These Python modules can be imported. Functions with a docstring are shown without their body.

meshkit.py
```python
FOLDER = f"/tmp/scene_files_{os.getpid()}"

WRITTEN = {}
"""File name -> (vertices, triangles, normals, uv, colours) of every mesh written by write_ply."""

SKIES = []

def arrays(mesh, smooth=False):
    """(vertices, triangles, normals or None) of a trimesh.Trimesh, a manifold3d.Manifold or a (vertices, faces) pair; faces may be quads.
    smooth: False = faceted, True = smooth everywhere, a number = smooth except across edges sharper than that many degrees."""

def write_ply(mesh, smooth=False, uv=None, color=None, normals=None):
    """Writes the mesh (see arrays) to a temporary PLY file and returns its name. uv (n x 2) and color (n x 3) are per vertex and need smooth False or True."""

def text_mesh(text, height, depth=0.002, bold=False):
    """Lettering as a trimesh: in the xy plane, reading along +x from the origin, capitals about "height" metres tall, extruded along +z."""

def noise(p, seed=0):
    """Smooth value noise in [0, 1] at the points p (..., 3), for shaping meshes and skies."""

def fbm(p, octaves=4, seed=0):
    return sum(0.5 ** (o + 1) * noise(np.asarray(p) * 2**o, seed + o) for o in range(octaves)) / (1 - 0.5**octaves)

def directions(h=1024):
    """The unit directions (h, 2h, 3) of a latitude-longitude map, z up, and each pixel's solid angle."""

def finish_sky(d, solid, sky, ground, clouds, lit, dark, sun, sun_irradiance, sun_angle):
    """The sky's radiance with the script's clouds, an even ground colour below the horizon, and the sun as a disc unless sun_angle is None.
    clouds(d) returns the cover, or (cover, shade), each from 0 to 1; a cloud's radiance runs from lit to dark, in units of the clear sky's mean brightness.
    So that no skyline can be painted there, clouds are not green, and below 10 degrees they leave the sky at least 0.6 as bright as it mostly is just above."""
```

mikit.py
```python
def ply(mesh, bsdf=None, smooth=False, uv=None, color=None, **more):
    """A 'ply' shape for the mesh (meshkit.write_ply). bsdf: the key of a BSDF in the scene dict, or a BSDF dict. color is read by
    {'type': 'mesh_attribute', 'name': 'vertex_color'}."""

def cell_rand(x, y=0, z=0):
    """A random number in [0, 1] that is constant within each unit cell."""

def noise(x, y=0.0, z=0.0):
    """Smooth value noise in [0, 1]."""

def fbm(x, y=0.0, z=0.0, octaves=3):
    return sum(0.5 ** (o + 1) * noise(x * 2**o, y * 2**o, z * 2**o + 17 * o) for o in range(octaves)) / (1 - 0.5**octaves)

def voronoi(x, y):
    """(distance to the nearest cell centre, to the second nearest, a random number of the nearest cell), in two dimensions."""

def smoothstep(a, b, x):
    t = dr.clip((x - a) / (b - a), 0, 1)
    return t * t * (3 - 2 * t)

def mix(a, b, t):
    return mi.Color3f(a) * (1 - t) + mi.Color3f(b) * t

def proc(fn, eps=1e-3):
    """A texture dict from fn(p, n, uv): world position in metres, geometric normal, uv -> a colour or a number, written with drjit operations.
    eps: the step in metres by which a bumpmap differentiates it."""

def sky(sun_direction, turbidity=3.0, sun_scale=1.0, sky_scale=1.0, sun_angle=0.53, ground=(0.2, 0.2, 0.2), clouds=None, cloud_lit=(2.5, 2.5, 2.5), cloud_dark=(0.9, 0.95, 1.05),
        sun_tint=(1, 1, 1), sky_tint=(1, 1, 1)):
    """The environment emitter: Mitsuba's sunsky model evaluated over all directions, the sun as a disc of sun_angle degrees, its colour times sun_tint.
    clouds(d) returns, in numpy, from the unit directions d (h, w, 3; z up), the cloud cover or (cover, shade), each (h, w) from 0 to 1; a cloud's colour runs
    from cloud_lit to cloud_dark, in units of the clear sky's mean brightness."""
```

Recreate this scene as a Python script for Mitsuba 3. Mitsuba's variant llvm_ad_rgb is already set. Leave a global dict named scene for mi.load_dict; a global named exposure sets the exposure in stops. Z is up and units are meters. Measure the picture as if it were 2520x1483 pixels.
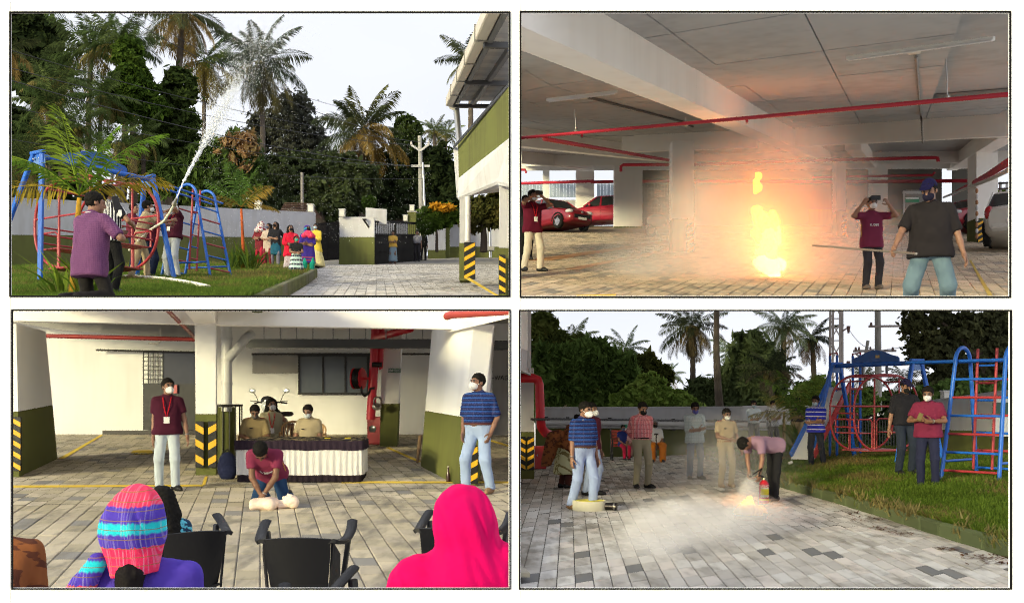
import math, random
import numpy as np
import trimesh, manifold3d, shapely
import mitsuba as mi
import mikit, meshkit

# ---------------------------------------------------------------- camera, sky, exposure
F, U0, VH, CZ = 2600.0, 1260.0, 985.0, 1.75          # focal length in photo units, image centre, horizon row, eye height
scene, labels = {}, {}
T = mi.ScalarTransform4f
scene['camera'] = {'type': 'perspective', 'fov': math.degrees(2 * math.atan(1260.0 / F)), 'fov_axis': 'x', 'near_clip': 0.1, 'far_clip': 3000.0,
                   'principal_point_offset_y': -(VH - 741.5) / 1483.0,
                   'to_world': T().look_at(origin=[0, 0, CZ], target=[0, 10, CZ], up=[0, 0, 1])}
SUN = (-0.62, -0.76, 0.17)
scene['sky_light'] = mikit.sky(SUN, turbidity=4, sun_scale=0.34, sky_scale=0.5, sun_angle=10, clouds=lambda d: (1.0, 0.5 * meshkit.fbm(d * (2.2, 2.2, 5.0) + 3.0, 4, 5) ** 1.5),
                               cloud_lit=(1.85, 1.90, 2.02), cloud_dark=(1.1, 1.2, 1.45), sun_tint=(0.70, 1.05, 1.75), ground=(0.25, 0.24, 0.22))
exposure = 4.33

# ---------------------------------------------------------------- helpers
CAM = np.array([0.0, 0.0, CZ])
UP = np.array([0.0, 0.0, 1.0])
V3 = lambda *a: np.array(a, float)


def ray(u, v):
    return V3((u - U0) / F, 1.0, (VH - v) / F)


def P(u, v, Y):
    return CAM + Y * ray(u, v)


class Place:
    """One yard or hall: its ground runs up at an even slope, seen from h metres above it."""
    def __init__(s, vh, h):
        s.vh, s.h = vh, h

    def g(s, u, v, k=0.0):
        return P(u, v, F * (s.h - k) / (v - s.vh))

    def at(s, u, Y, k=0.0):
        return P(u, s.vh + F * (s.h - k) / Y, Y)

    def z(s, Y, k=0.0):
        return CZ - s.h + k + Y * (VH - s.vh) / F


TL, TR, BL, BR = Place(600, 1.02), Place(486, 1.53), Place(892, 2.0), Place(985, 1.75)


def nrm(a):
    a = np.asarray(a, float)
    return a / (np.linalg.norm(a) + 1e-12)


def rotz(a):
    c, s = math.cos(a), math.sin(a)
    return np.array([[c, -s, 0], [s, c, 0], [0, 0, 1.0]])


def rotx(a):
    c, s = math.cos(a), math.sin(a)
    return np.array([[1, 0, 0], [0, c, -s], [0, s, c]])


def roty(a):
    c, s = math.cos(a), math.sin(a)
    return np.array([[c, 0, s], [0, 1, 0], [-s, 0, c]])


def srgb(r, g, b):
    return tuple(((c / 255.0) / 12.92 if c <= 10 else ((c / 255.0 + 0.055) / 1.055) ** 2.4) for c in (r, g, b))


def basis(d):
    d = nrm(d)
    a = np.cross(d, V3(0, 0, 1) if abs(d[2]) < 0.9 else V3(1, 0, 0))
    a = nrm(a)
    return a, np.cross(d, a), d


class MB:
    """Collects coloured pieces of one mesh."""
    def __init__(s):
        s.v, s.f, s.c, s.n = [], [], [], 0

    def add(s, v, f, c=(0.5, 0.5, 0.5)):
        v, f = np.asarray(v, float), np.asarray(f, int)
        if f.shape[1] == 4:
            f = np.vstack([f[:, [0, 1, 2]], f[:, [0, 2, 3]]])
        s.v.append(v); s.f.append(f + s.n); s.n += len(v)
        c = np.asarray(c, float)
        s.c.append(np.broadcast_to(c, (len(v), 3)))
        return s

    def flat(s, v, f, c=(0.5, 0.5, 0.5)):
        v, f = np.asarray(v, float), np.asarray(f, int)
        c = np.asarray(c, float)
        cc = c[f.reshape(-1)] if c.ndim == 2 else c
        return s.add(v[f.reshape(-1)], np.arange(f.size).reshape(f.shape), cc)

    def quad(s, a, b, c, d, col=(0.5, 0.5, 0.5)):
        return s.add([a, b, c, d], [[0, 1, 2, 3]], col)

    def hexa(s, p, col=(0.5, 0.5, 0.5)):
        """p: bottom ring of 4, top ring of 4."""
        return s.flat(p, [[3, 2, 1, 0], [4, 5, 6, 7], [0, 1, 5, 4], [1, 2, 6, 5], [2, 3, 7, 6], [3, 0, 4, 7]], col)

    def box(s, c, size, col=(0.5, 0.5, 0.5), R=None, b=0.0):
        h = np.asarray(size, float) / 2
        R = np.eye(3) if R is None else R
        if b > 0:
            b = min(b, h.min() * 0.9)
            pts = []
            for sx in (-1, 1):
                for sy in (-1, 1):
                    for sz in (-1, 1):
                        q = V3(sx, sy, sz) * h
                        for ax in range(3):
                            r = q - V3(sx, sy, sz) * b
                            r[ax] = q[ax]
                            pts.append(r)
            m = trimesh.convex.convex_hull(np.array(pts))
            return s.flat(np.asarray(m.vertices) @ R.T + np.asarray(c, float), m.faces, col)
        q = np.array([[-1, -1, -1], [1, -1, -1], [1, 1, -1], [-1, 1, -1], [-1, -1, 1], [1, -1, 1], [1, 1, 1], [-1, 1, 1]]) * h
        return s.hexa(q @ R.T + np.asarray(c, float), col)

    def bar(s, p0, p1, w, t, col=(0.5, 0.5, 0.5), up=(0, 0, 1), b=0.0):
        """A rectangular bar from p0 to p1, w across, t along 'up'."""
        p0, p1 = np.asarray(p0, float), np.asarray(p1, float)
        d = nrm(p1 - p0)
        x = nrm(np.cross(d, up)); z = np.cross(x, d)
        return s.box((p0 + p1) / 2, (w, np.linalg.norm(p1 - p0), t), col, np.stack([x, d, z], 1), b)

    def tube(s, pts, r, col=(0.5, 0.5, 0.5), n=8, caps=True):
        p = np.asarray(pts, float)
        r = np.broadcast_to(np.asarray(r, float), (len(p),))
        t = np.gradient(p, axis=0)
        t /= np.linalg.norm(t, axis=1, keepdims=True) + 1e-12
        a0, _, _ = basis(t[0])
        A, B = [], []
        for k in range(len(p)):
            a0 = nrm(a0 - t[k] * (a0 @ t[k]))
            A.append(a0); B.append(np.cross(t[k], a0))
        A, B = np.array(A), np.array(B)
        an = np.arange(n) * 2 * np.pi / n
        v = p[:, None] + r[:, None, None] * (np.cos(an)[None, :, None] * A[:, None] + np.sin(an)[None, :, None] * B[:, None])
        i, j = np.meshgrid(np.arange(len(p) - 1), np.arange(n), indexing='ij')
        q = np.stack([i * n + j, i * n + (j + 1) % n, (i + 1) * n + (j + 1) % n, (i + 1) * n + j], -1).reshape(-1, 4)
        c = np.asarray(col, float)
        if c.ndim == 2:
            c = np.repeat(c, n, 0)
        s.add(v.reshape(-1, 3), q, c)
        if caps:
            for k, sg in ((0, -1), (-1, 1)):
                ring = v[k]
                ce = np.asarray(col, float)
                ce = ce[k] if ce.ndim == 2 else ce
                fan = np.array([[n, (j + 1) % n, j] if sg < 0 else [n, j, (j + 1) % n] for j in range(n)])
                s.add(np.vstack([ring, p[k:k + 1] if k == 0 else p[-1:]]), fan, ce)
        return s

    def lathe(s, prof, c, col=(0.5, 0.5, 0.5), n=20, R=None):
        """prof: (radius, height) pairs round the axis z through c."""
        pr = np.asarray(prof, float)
        an = np.arange(n) * 2 * np.pi / n
        v = np.stack([pr[:, None, 0] * np.cos(an), pr[:, None, 0] * np.sin(an), np.repeat(pr[:, 1:2], n, 1)], -1)
        i, j = np.meshgrid(np.arange(len(pr) - 1), np.arange(n), indexing='ij')
        q = np.stack([i * n + j, i * n + (j + 1) % n, (i + 1) * n + (j + 1) % n, (i + 1) * n + j], -1).reshape(-1, 4)
        v = v.reshape(-1, 3)
        R = np.eye(3) if R is None else R
        return s.flat(v @ R.T + np.asarray(c, float), q, col) if n <= 8 else s.add(v @ R.T + np.asarray(c, float), q, col)

    def ell(s, c, r, col=(0.5, 0.5, 0.5), R=None, sub=2):
        m = trimesh.creation.icosphere(sub)
        R = np.eye(3) if R is None else R
        return s.add((np.asarray(m.vertices) * np.asarray(r, float)) @ R.T + np.asarray(c, float), m.faces, col)

    def prism(s, poly, d, col=(0.5, 0.5, 0.5)):
        """A flat polygon (n points in space, convex or not) pushed along d."""
        p = np.asarray(poly, float)
        n = len(p)
        o = p[0]
        nn = nrm(sum(np.cross(p[k] - o, p[(k + 1) % n] - o) for k in range(n)))
        a, b, _ = basis(nn)
        q2 = np.stack([(p - o) @ a, (p - o) @ b], 1)
        vv, ff = trimesh.creation.triangulate_polygon(shapely.Polygon(q2), engine='earcut')
        idx = [int(np.argmin(((q2 - w) ** 2).sum(1))) for w in np.asarray(vv)]
        ff = np.array([[idx[k] for k in t] for t in ff])
        d = np.asarray(d, float)
        s.flat(p, ff, col); s.flat(p + d, ff[:, ::-1], col)
        for k in range(n):
            a, b = p[k], p[(k + 1) % n]
            s.quad(a, b, b + d, a + d, col)
        return s

    def xf(s, M, t=(0, 0, 0)):
        s.v = [v @ np.asarray(M).T + np.asarray(t, float) for v in s.v]
        return s

    def mesh(s):
        return np.vstack(s.v), np.vstack(s.f), np.vstack(s.c)


def fresh(name):
    if name not in scene and name not in labels:
        return name
    k = 1
    while f'{name}_{k:03d}' in scene or f'{name}_{k:03d}' in labels:
        k += 1
    return f'{name}_{k:03d}'


PAL, PALI, PATTERNS = [], {}, set()


def coded(v, f, c, smooth=True):
    """A shape file whose uv holds each face's colour: an index into the script's list of hues, and a brightness."""
    c = np.asarray(c, float)
    b = np.maximum(c.max(1), 1e-4)
    q = np.round(c / b[:, None] * 40).astype(int)
    u, inv = np.unique(q, axis=0, return_inverse=True)
    ids = np.empty(len(u))
    for n, t in enumerate(map(tuple, u)):
        if t not in PALI:
            PALI[t] = len(PAL)
            PAL.append(t)
        ids[n] = PALI[t]
    idx = ids[np.asarray(inv).reshape(-1)]
    n = None
    if smooth:
        v, f, n = meshkit.arrays((v, f), True)
    if len(u) > 1 and (idx[f] != idx[f][:, :1]).any():
        fi = np.repeat(idx[f[:, 0]], 3)
        ff = f.reshape(-1)
        v, b, n, f, idx = v[ff], b[ff], None if n is None else n[ff], np.arange(len(ff)).reshape(-1, 3), fi
    return meshkit.write_ply((v, f), False, np.stack([idx + 0.5, b], 1), None, n), n is None


def shape(v, f, c, bsdf, smooth=True):
    name, flat = coded(v, f, c, smooth)
    return {'type': 'ply', 'filename': name, 'face_normals': flat, 'bsdf': {'type': 'ref', 'id': bsdf}}


def put(name, mb, bsdf='paint', parent=None, label=None, cat=None, group=None, kind=None, smooth=True, uv=None):
    key = fresh(name if parent is None else parent + '__' + name)
    v, f, c = mb.mesh() if isinstance(mb, MB) else mb
    scene[key] = shape(v, f, c, bsdf, smooth) if bsdf not in PATTERNS else mikit.ply((v, f), bsdf, smooth=smooth, uv=uv)
    tag(key, label, cat, group, kind)
    return key


def tag(key, label=None, cat=None, group=None, kind=None):
    d = {k: x for k, x in (('label', label), ('category', cat), ('group', group), ('kind', kind)) if x}
    if d:
        labels[key] = d


def thing(name, label, cat, group=None):
    key = fresh(name)
    tag(key, label, cat, group)
    return key


# ---------------------------------------------------------------- materials
def colour_of(p, n, uv):
    dr = mikit.dr
    i = dr.minimum(mi.UInt32(dr.maximum(uv.x, 0)), len(PAL) - 1)
    a = np.array(PAL, np.float32) / 40
    return mi.Color3f(*[dr.gather(mi.Float, mi.Float(np.ascontiguousarray(a[:, k])), i) for k in range(3)]) * uv.y


VC = mikit.proc(colour_of)


def mat(name, rough=0.5, metal=0.0, color=VC, bump=None, bscale=1.0, **kw):
    b = {'type': 'principled', 'base_color': color, 'roughness': rough, 'metallic': metal, **kw}
    if bump is not None:
        b = {'type': 'bumpmap', 'nested': b, 'tex': mikit.proc(bump, eps=0.004), 'scale': bscale}
    scene[name] = {'type': 'twosided', 'bsdf': b}


nz, fb = mikit.noise, mikit.fbm
mat('paint', 0.38, specular=0.5)
mat('matte', 0.9, specular=0.25)
mat('gloss', 0.18, specular=0.6, clearcoat=0.8, clearcoat_gloss=0.9)
mat('plastic', 0.45, specular=0.3)
mat('metal', 0.35, 0.85)
mat('skin', 0.5, specular=0.35)
mat('cloth', 0.92, specular=0.15, sheen=0.3)
mat('hair', 0.75, specular=0.12)
SB = mikit.proc(lambda p, n, uv: 0.006 * fb(p.x * 14, p.y * 9, p.z * 14, octaves=4) + 0.002 * nz(p.x * 90, p.y * 40, p.z * 90), eps=0.004)
scene['stone'] = {'type': 'twosided', 'bsdf': {'type': 'bumpmap', 'scale': 1.0, 'tex': SB, 'nested': {'type': 'blendbsdf',
    'weight': mikit.proc(lambda p, n, uv: 0.85 * mikit.smoothstep(0.42, 0.80, 0.5 * fb(p.x * 1.1, p.y * 0.6, 3.0, octaves=3) + 0.5 * fb(p.x * 9, p.y * 3, 7.0, octaves=3))),
    'a': {'type': 'principled', 'base_color': VC, 'roughness': 0.93, 'specular': 0.2}, 'b': {'type': 'principled', 'base_color': {'type': 'rgb', 'value': [0.17, 0.155, 0.13]}, 'roughness': 0.95, 'specular': 0.1}}}}
mat('bark', 0.95, specular=0.1, bump=lambda p, n, uv: 0.03 * fb(p.x * 9, p.y * 9, p.z * 22, octaves=3))
scene['leaf'] = {'type': 'principledthin', 'base_color': VC, 'roughness': 0.45, 'spec_trans': 0.0, 'diff_trans': 0.7, 'eta': 1.4}


def plaster(base, dirt, s=1.0):
    def fn(p, n, uv):
        big = fb(p.x * 0.9 * s, p.y * 0.5 * s, p.z * 0.9 * s, octaves=3)
        streak = fb(p.x * 7 * s, p.y * 5 * s, p.z * 0.8 * s, octaves=3)
        return mikit.mix(base, dirt, mikit.smoothstep(0.42, 0.85, 0.55 * big + 0.45 * streak))
    return mikit.proc(fn)


PB = lambda p, n, uv: 0.003 * fb(p.x * 11, p.y * 7, p.z * 11, octaves=3)
mat('wall_white', 0.85, color=plaster((0.50, 0.50, 0.525), (0.41, 0.40, 0.395)), bump=PB, specular=0.2)
mat('wall_olive', 0.8, color=plaster((0.115, 0.125, 0.035), (0.085, 0.085, 0.03)), bump=PB, specular=0.25)
mat('wall_cream', 0.85, color=plaster((0.81, 0.805, 0.79), (0.73, 0.72, 0.69), 0.6), bump=PB, specular=0.2)
mat('concrete', 0.9, color=plaster((0.36, 0.35, 0.33), (0.24, 0.235, 0.225), 0.8), bump=PB, specular=0.2)
mat('beam_white', 0.85, color=plaster((0.90, 0.875, 0.84), (0.82, 0.78, 0.735), 0.7), bump=PB, specular=0.2)
mat('slab', 0.9, color=plaster((0.41, 0.425, 0.445), (0.32, 0.33, 0.345), 0.7), bump=PB, specular=0.2)
# ---------------------------------------------------------------- people
class Field:
    """A distance field on a grid; its zero surface becomes a mesh."""
    def __init__(s, lo, hi, h):
        s.lo, s.h = np.asarray(lo, float), h
        s.n = np.maximum(np.ceil((np.asarray(hi, float) - s.lo) / h).astype(int) + 1, 4)
        s.ax = [s.lo[k] + h * np.arange(s.n[k]) for k in range(3)]
        s.d = np.full(s.n, 9.0)

    def _sub(s, lo, hi):
        i0 = np.clip(np.floor((lo - s.lo) / s.h).astype(int), 0, s.n)
        i1 = np.clip(np.ceil((hi - s.lo) / s.h).astype(int) + 1, 0, s.n)
        sl = tuple(slice(a, b) for a, b in zip(i0, i1))
        g = np.meshgrid(*[s.ax[k][sl[k]] for k in range(3)], indexing='ij', sparse=True)
        return sl, g

    def _mix(s, sl, d, k, cut=False):
        a = s.d[sl]
        if cut:
            s.d[sl] = np.maximum(a, -d)
        elif k > 0:
            hh = np.maximum(k - np.abs(a - d), 0) / k
            s.d[sl] = np.minimum(a, d) - hh * hh * k * 0.25
        else:
            s.d[sl] = np.minimum(a, d)

    def cone(s, a, b, ra, rb=None, k=0.03, cut=False):
        rb = ra if rb is None else rb
        a, b = np.asarray(a, float), np.asarray(b, float)
        m = max(ra, rb) + 0.06 + k
        sl, g = s._sub(np.minimum(a, b) - m, np.maximum(a, b) + m)
        ab = b - a
        L = ab @ ab + 1e-9
        t = np.clip(((g[0] - a[0]) * ab[0] + (g[1] - a[1]) * ab[1] + (g[2] - a[2]) * ab[2]) / L, 0, 1)
        d = np.sqrt((g[0] - a[0] - t * ab[0]) ** 2 + (g[1] - a[1] - t * ab[1]) ** 2 + (g[2] - a[2] - t * ab[2]) ** 2) - (ra + (rb - ra) * t)
        s._mix(sl, d, k, cut)
        return s

    def ell(s, c, r, R=None, k=0.03, cut=False):
        c, r = np.asarray(c, float), np.asarray(r, float)
        m = r.max() + 0.06 + k
        sl, g = s._sub(c - m, c + m)
        x, y, z = g[0] - c[0], g[1] - c[1], g[2] - c[2]
        if R is not None:
            x, y, z = R[0, 0] * x + R[1, 0] * y + R[2, 0] * z, R[0, 1] * x + R[1, 1] * y + R[2, 1] * z, R[0, 2] * x + R[1, 2] * y + R[2, 2] * z
        q = np.sqrt((x / r[0]) ** 2 + (y / r[1]) ** 2 + (z / r[2]) ** 2)
        s._mix(sl, (q - 1) * r.min(), k, cut)
        return s

    def plane(s, p, n):
        """Keeps the side that n points away from."""
        p, n = np.asarray(p, float), nrm(n)
        g = np.meshgrid(*s.ax, indexing='ij', sparse=True)
        s.d = np.maximum(s.d, (g[0] - p[0]) * n[0] + (g[1] - p[1]) * n[1] + (g[2] - p[2]) * n[2])
        return s

    def mesh(s):
        d = s.d.copy()
        for k in range(3):
            sl = [slice(None)] * 3
            for e in (0, -1):
                sl[k] = e
                d[tuple(sl)] = np.maximum(d[tuple(sl)], 0.01)
        ins = d < 0
        cnt = np.zeros(np.array(d.shape) - 1)
        pos = np.zeros(tuple(np.array(d.shape) - 1) + (3,))
        edges = []
        nx, ny, nz_ = np.array(d.shape) - 1
        for ax in range(3):
            a = [slice(None)] * 3; b = [slice(None)] * 3
            a[ax], b[ax] = slice(0, -1), slice(1, None)
            da, db = d[tuple(a)], d[tuple(b)]
            i, j, k = np.nonzero((da < 0) != (db < 0))
            t = da[i, j, k] / (da[i, j, k] - db[i, j, k])
            p = np.stack([i, j, k], 1).astype(float)
            p[:, ax] += t
            o1, o2 = [(1, 2), (2, 0), (0, 1)][ax]
            for s1 in (0, -1):
                for s2 in (0, -1):
                    c = np.stack([i, j, k], 1)
                    c[:, o1] += s1; c[:, o2] += s2
                    ok = ((c >= 0) & (c < [nx, ny, nz_])).all(1)
                    np.add.at(cnt, tuple(c[ok].T), 1)
                    np.add.at(pos, tuple(c[ok].T), p[ok])
            edges.append((ax, o1, o2, i, j, k, da[i, j, k] < 0))
        use = cnt > 0
        idx = -np.ones(cnt.shape, int)
        idx[use] = np.arange(use.sum())
        v = pos[use] / cnt[use][:, None] * s.h + s.lo
        fs = []
        for ax, o1, o2, i, j, k, neg in edges:
            c = np.stack([i, j, k], 1)
            q = []
            for s1, s2 in ((-1, -1), (0, -1), (0, 0), (-1, 0)):
                e = c.copy(); e[:, o1] += s1; e[:, o2] += s2
                q.append(idx[tuple(np.clip(e, 0, np.array(cnt.shape) - 1).T)])
            q = np.stack(q, 1)
            q[~neg] = q[~neg][:, ::-1]
            q = q[(q >= 0).all(1)]
            fs.append(q)
        q = np.vstack(fs)
        return v, np.vstack([q[:, [0, 1, 2]], q[:, [0, 2, 3]]])


def ik(a, b, l1, l2, pole):
    a, b = np.asarray(a, float), np.asarray(b, float)
    d = b - a
    L = np.linalg.norm(d)
    Lc = min(L, (l1 + l2) * 0.999)
    u = d / (L + 1e-9)
    b = a + u * Lc
    x = (l1 * l1 - l2 * l2 + Lc * Lc) / (2 * Lc)
    y = math.sqrt(max(l1 * l1 - x * x, 0))
    pl = np.asarray(pole, float)
    pl = nrm(pl - u * (pl @ u))
    return a + u * x + pl * y, b


def grown(v, f, amp, sc, seed):
    """Pushes vertices along their normals by noise: folds and creases."""
    n = np.zeros_like(v)
    fn = np.cross(v[f[:, 1]] - v[f[:, 0]], v[f[:, 2]] - v[f[:, 0]])
    for k in range(3):
        np.add.at(n, f[:, k], fn)
    n /= np.linalg.norm(n, axis=1, keepdims=True) + 1e-12
    return v + n * (amp * (2 * meshkit.fbm(v * np.asarray(sc, float) + seed * 7.3, 3, seed) - 0.6))[:, None]


def proto_head(female=False):
    f = Field((-0.11, -0.15, -0.2), (0.11, 0.14, 0.15), 0.0075)
    f.ell((0, 0.015, 0.03), (0.074, 0.094, 0.088))
    f.ell((0, -0.03, -0.015), (0.060, 0.066, 0.08))
    f.ell((0, -0.028, -0.06), (0.052 if not female else 0.046, 0.06, 0.055))
    f.cone((-0.045, -0.08, 0.03), (0.045, -0.08, 0.03), 0.014, k=0.02)
    f.cone((0, -0.098, 0.012), (0, -0.112, -0.024), 0.009, 0.0145, k=0.015)
    f.cone((-0.02, -0.088, -0.058), (0.02, -0.088, -0.058), 0.010, k=0.012)
    f.ell((0, -0.078, -0.098), (0.024, 0.02, 0.016), k=0.02)
    for sx in (-1, 1):
        f.ell((0.030 * sx, -0.098, 0.010), (0.014, 0.012, 0.009), k=0.0, cut=True)
        f.ell((0.030 * sx, -0.088, 0.010), (0.011, 0.011, 0.009), k=0.004)
        f.ell((0.077 * sx, 0.012, -0.004), (0.010, 0.022, 0.032), k=0.01)
    f.cone((0, 0.022, -0.07), (0, 0.03, -0.19), 0.05, 0.055, k=0.03)
    return f.mesh()


HEAD = proto_head()


def head_colors(v, skin):
    c = np.tile(np.asarray(skin, float), (len(v), 1))
    x, y, z = np.abs(v[:, 0]), v[:, 1], v[:, 2]
    eye = ((x - 0.030) ** 2 + (y + 0.095) ** 2 + (z - 0.010) ** 2) < 0.0135 ** 2
    c[eye] = (0.03, 0.02, 0.018)
    brow = (np.abs(x - 0.032) < 0.022) & (np.abs(z - 0.034) < 0.0085) & (y < -0.06)
    c[brow] = (0.012, 0.010, 0.009)
    lip = (x < 0.026) & (np.abs(z + 0.058) < 0.010) & (y < -0.08)
    c[lip] *= (0.95, 0.6, 0.6)
    beard = (z < -0.03) & (y < -0.02) & ~lip
    c[beard] *= 0.86
    return c


def proto_hair(kind):
    f = Field((-0.16, -0.16, -0.62), (0.16, 0.22, 0.17), 0.0095)
    if kind == 'bun':
        f.ell((0, 0.018, 0.038), (0.086, 0.104, 0.094))
    else:
        f.ell((0, 0.018, 0.038), (0.084, 0.103, 0.093))
    f.plane((0, -0.075, 0.072), (0, -0.61, -0.79))
    b = Field((-0.16, -0.16, -0.62), (0.16, 0.22, 0.17), 0.0095)
    b.ell((0, 0.018, 0.03), (0.081, 0.100, 0.098))
    b.plane((0, 0.022, 0), (0, -1, 0.15)); b.plane((0, 0, -0.062), (0, 0.25, -1))
    for sx in (-1, 1):
        b.cone((0.073 * sx, -0.022, 0.045), (0.069 * sx, -0.026, -0.012), 0.011, 0.005, k=0)
    f.d = np.minimum(f.d, b.d)
    if kind == 'long':
        for sx in (-1, 1):
            f.cone((0.05 * sx, 0.05, 0.05), (0.075 * sx, 0.075, -0.12), 0.05, 0.05, k=0.03)
            f.cone((0.07 * sx, 0.075, -0.12), (0.05 * sx, 0.11, -0.38), 0.05, 0.03, k=0.03)
        f.cone((0, 0.08, 0.05), (0, 0.13, -0.45), 0.06, 0.03, k=0.04)
        f.ell((0, -0.065, -0.02), (0.062, 0.09, 0.10), cut=True)
    if kind == 'bun':
        f.ell((0, 0.125, -0.01), (0.06, 0.05, 0.055), k=0.02)
    if kind == 'pony':
        f.cone((0, 0.07, -0.09), (0, 0.10, -0.20), 0.05, 0.06, k=0.03)
        f.cone((0, 0.10, -0.20), (0, 0.11, -0.26), 0.06, 0.02, k=0.03)
    v, g = f.mesh()
    return grown(v, g, 0.013, (75, 75, 45), 3), g


HAIR = {k: proto_hair(k) for k in ('short', 'long', 'bun', 'pony')}


def proto_mask(kind):
    f = Field((-0.1, -0.17, -0.14), (0.1, 0.05, 0.03), 0.0075)
    if kind == 'n95':
        f.ell((0, -0.065, -0.048), (0.062, 0.075, 0.056))
        f.cone((0, -0.115, -0.01), (0, -0.128, -0.06), 0.014, 0.02, k=0.03)
    else:
        f.ell((0, -0.055, -0.05), (0.063, 0.075, 0.060))
    f.plane((0, -0.02, 0), (0, 1, 0.1))
    return f.mesh()


MASK = {k: proto_mask(k) for k in ('n95', 'flat')}


def proto_cap():
    f = Field((-0.13, -0.22, -0.02), (0.13, 0.16, 0.18), 0.009)
    f.ell((0, 0.018, 0.045), (0.088, 0.107, 0.098))
    f.plane((0, 0, 0.045), (0, -0.12, -1))
    f.ell((0, -0.11, 0.056), (0.075, 0.085, 0.010), R=rotx(0.22), k=0.012)
    return f.mesh()


CAP = proto_cap()


def proto_scarf():
    """A shawl over the head with the face open, falling to the shoulders."""
    f = Field((-0.28, -0.26, -0.36), (0.28, 0.26, 0.18), 0.013)
    f.ell((0, 0.025, 0.032), (0.096, 0.112, 0.108))
    f.cone((0, 0.05, 0.0), (0, 0.055, -0.18), 0.10, 0.105, k=0.05)
    for sx in (-1, 1):
        f.cone((0.03 * sx, 0.0, -0.16), (0.15 * sx, 0.02, -0.24), 0.085, 0.08, k=0.05)
    f.cone((0, -0.04, -0.17), (0.03, -0.10, -0.30), 0.09, 0.08, k=0.05)
    f.ell((0, -0.13, -0.012), (0.060, 0.11, 0.098), cut=True)
    v, g = f.mesh()
    return grown(v, g, 0.012, (22, 22, 9), 5), g


SCARF = proto_scarf()


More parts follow.
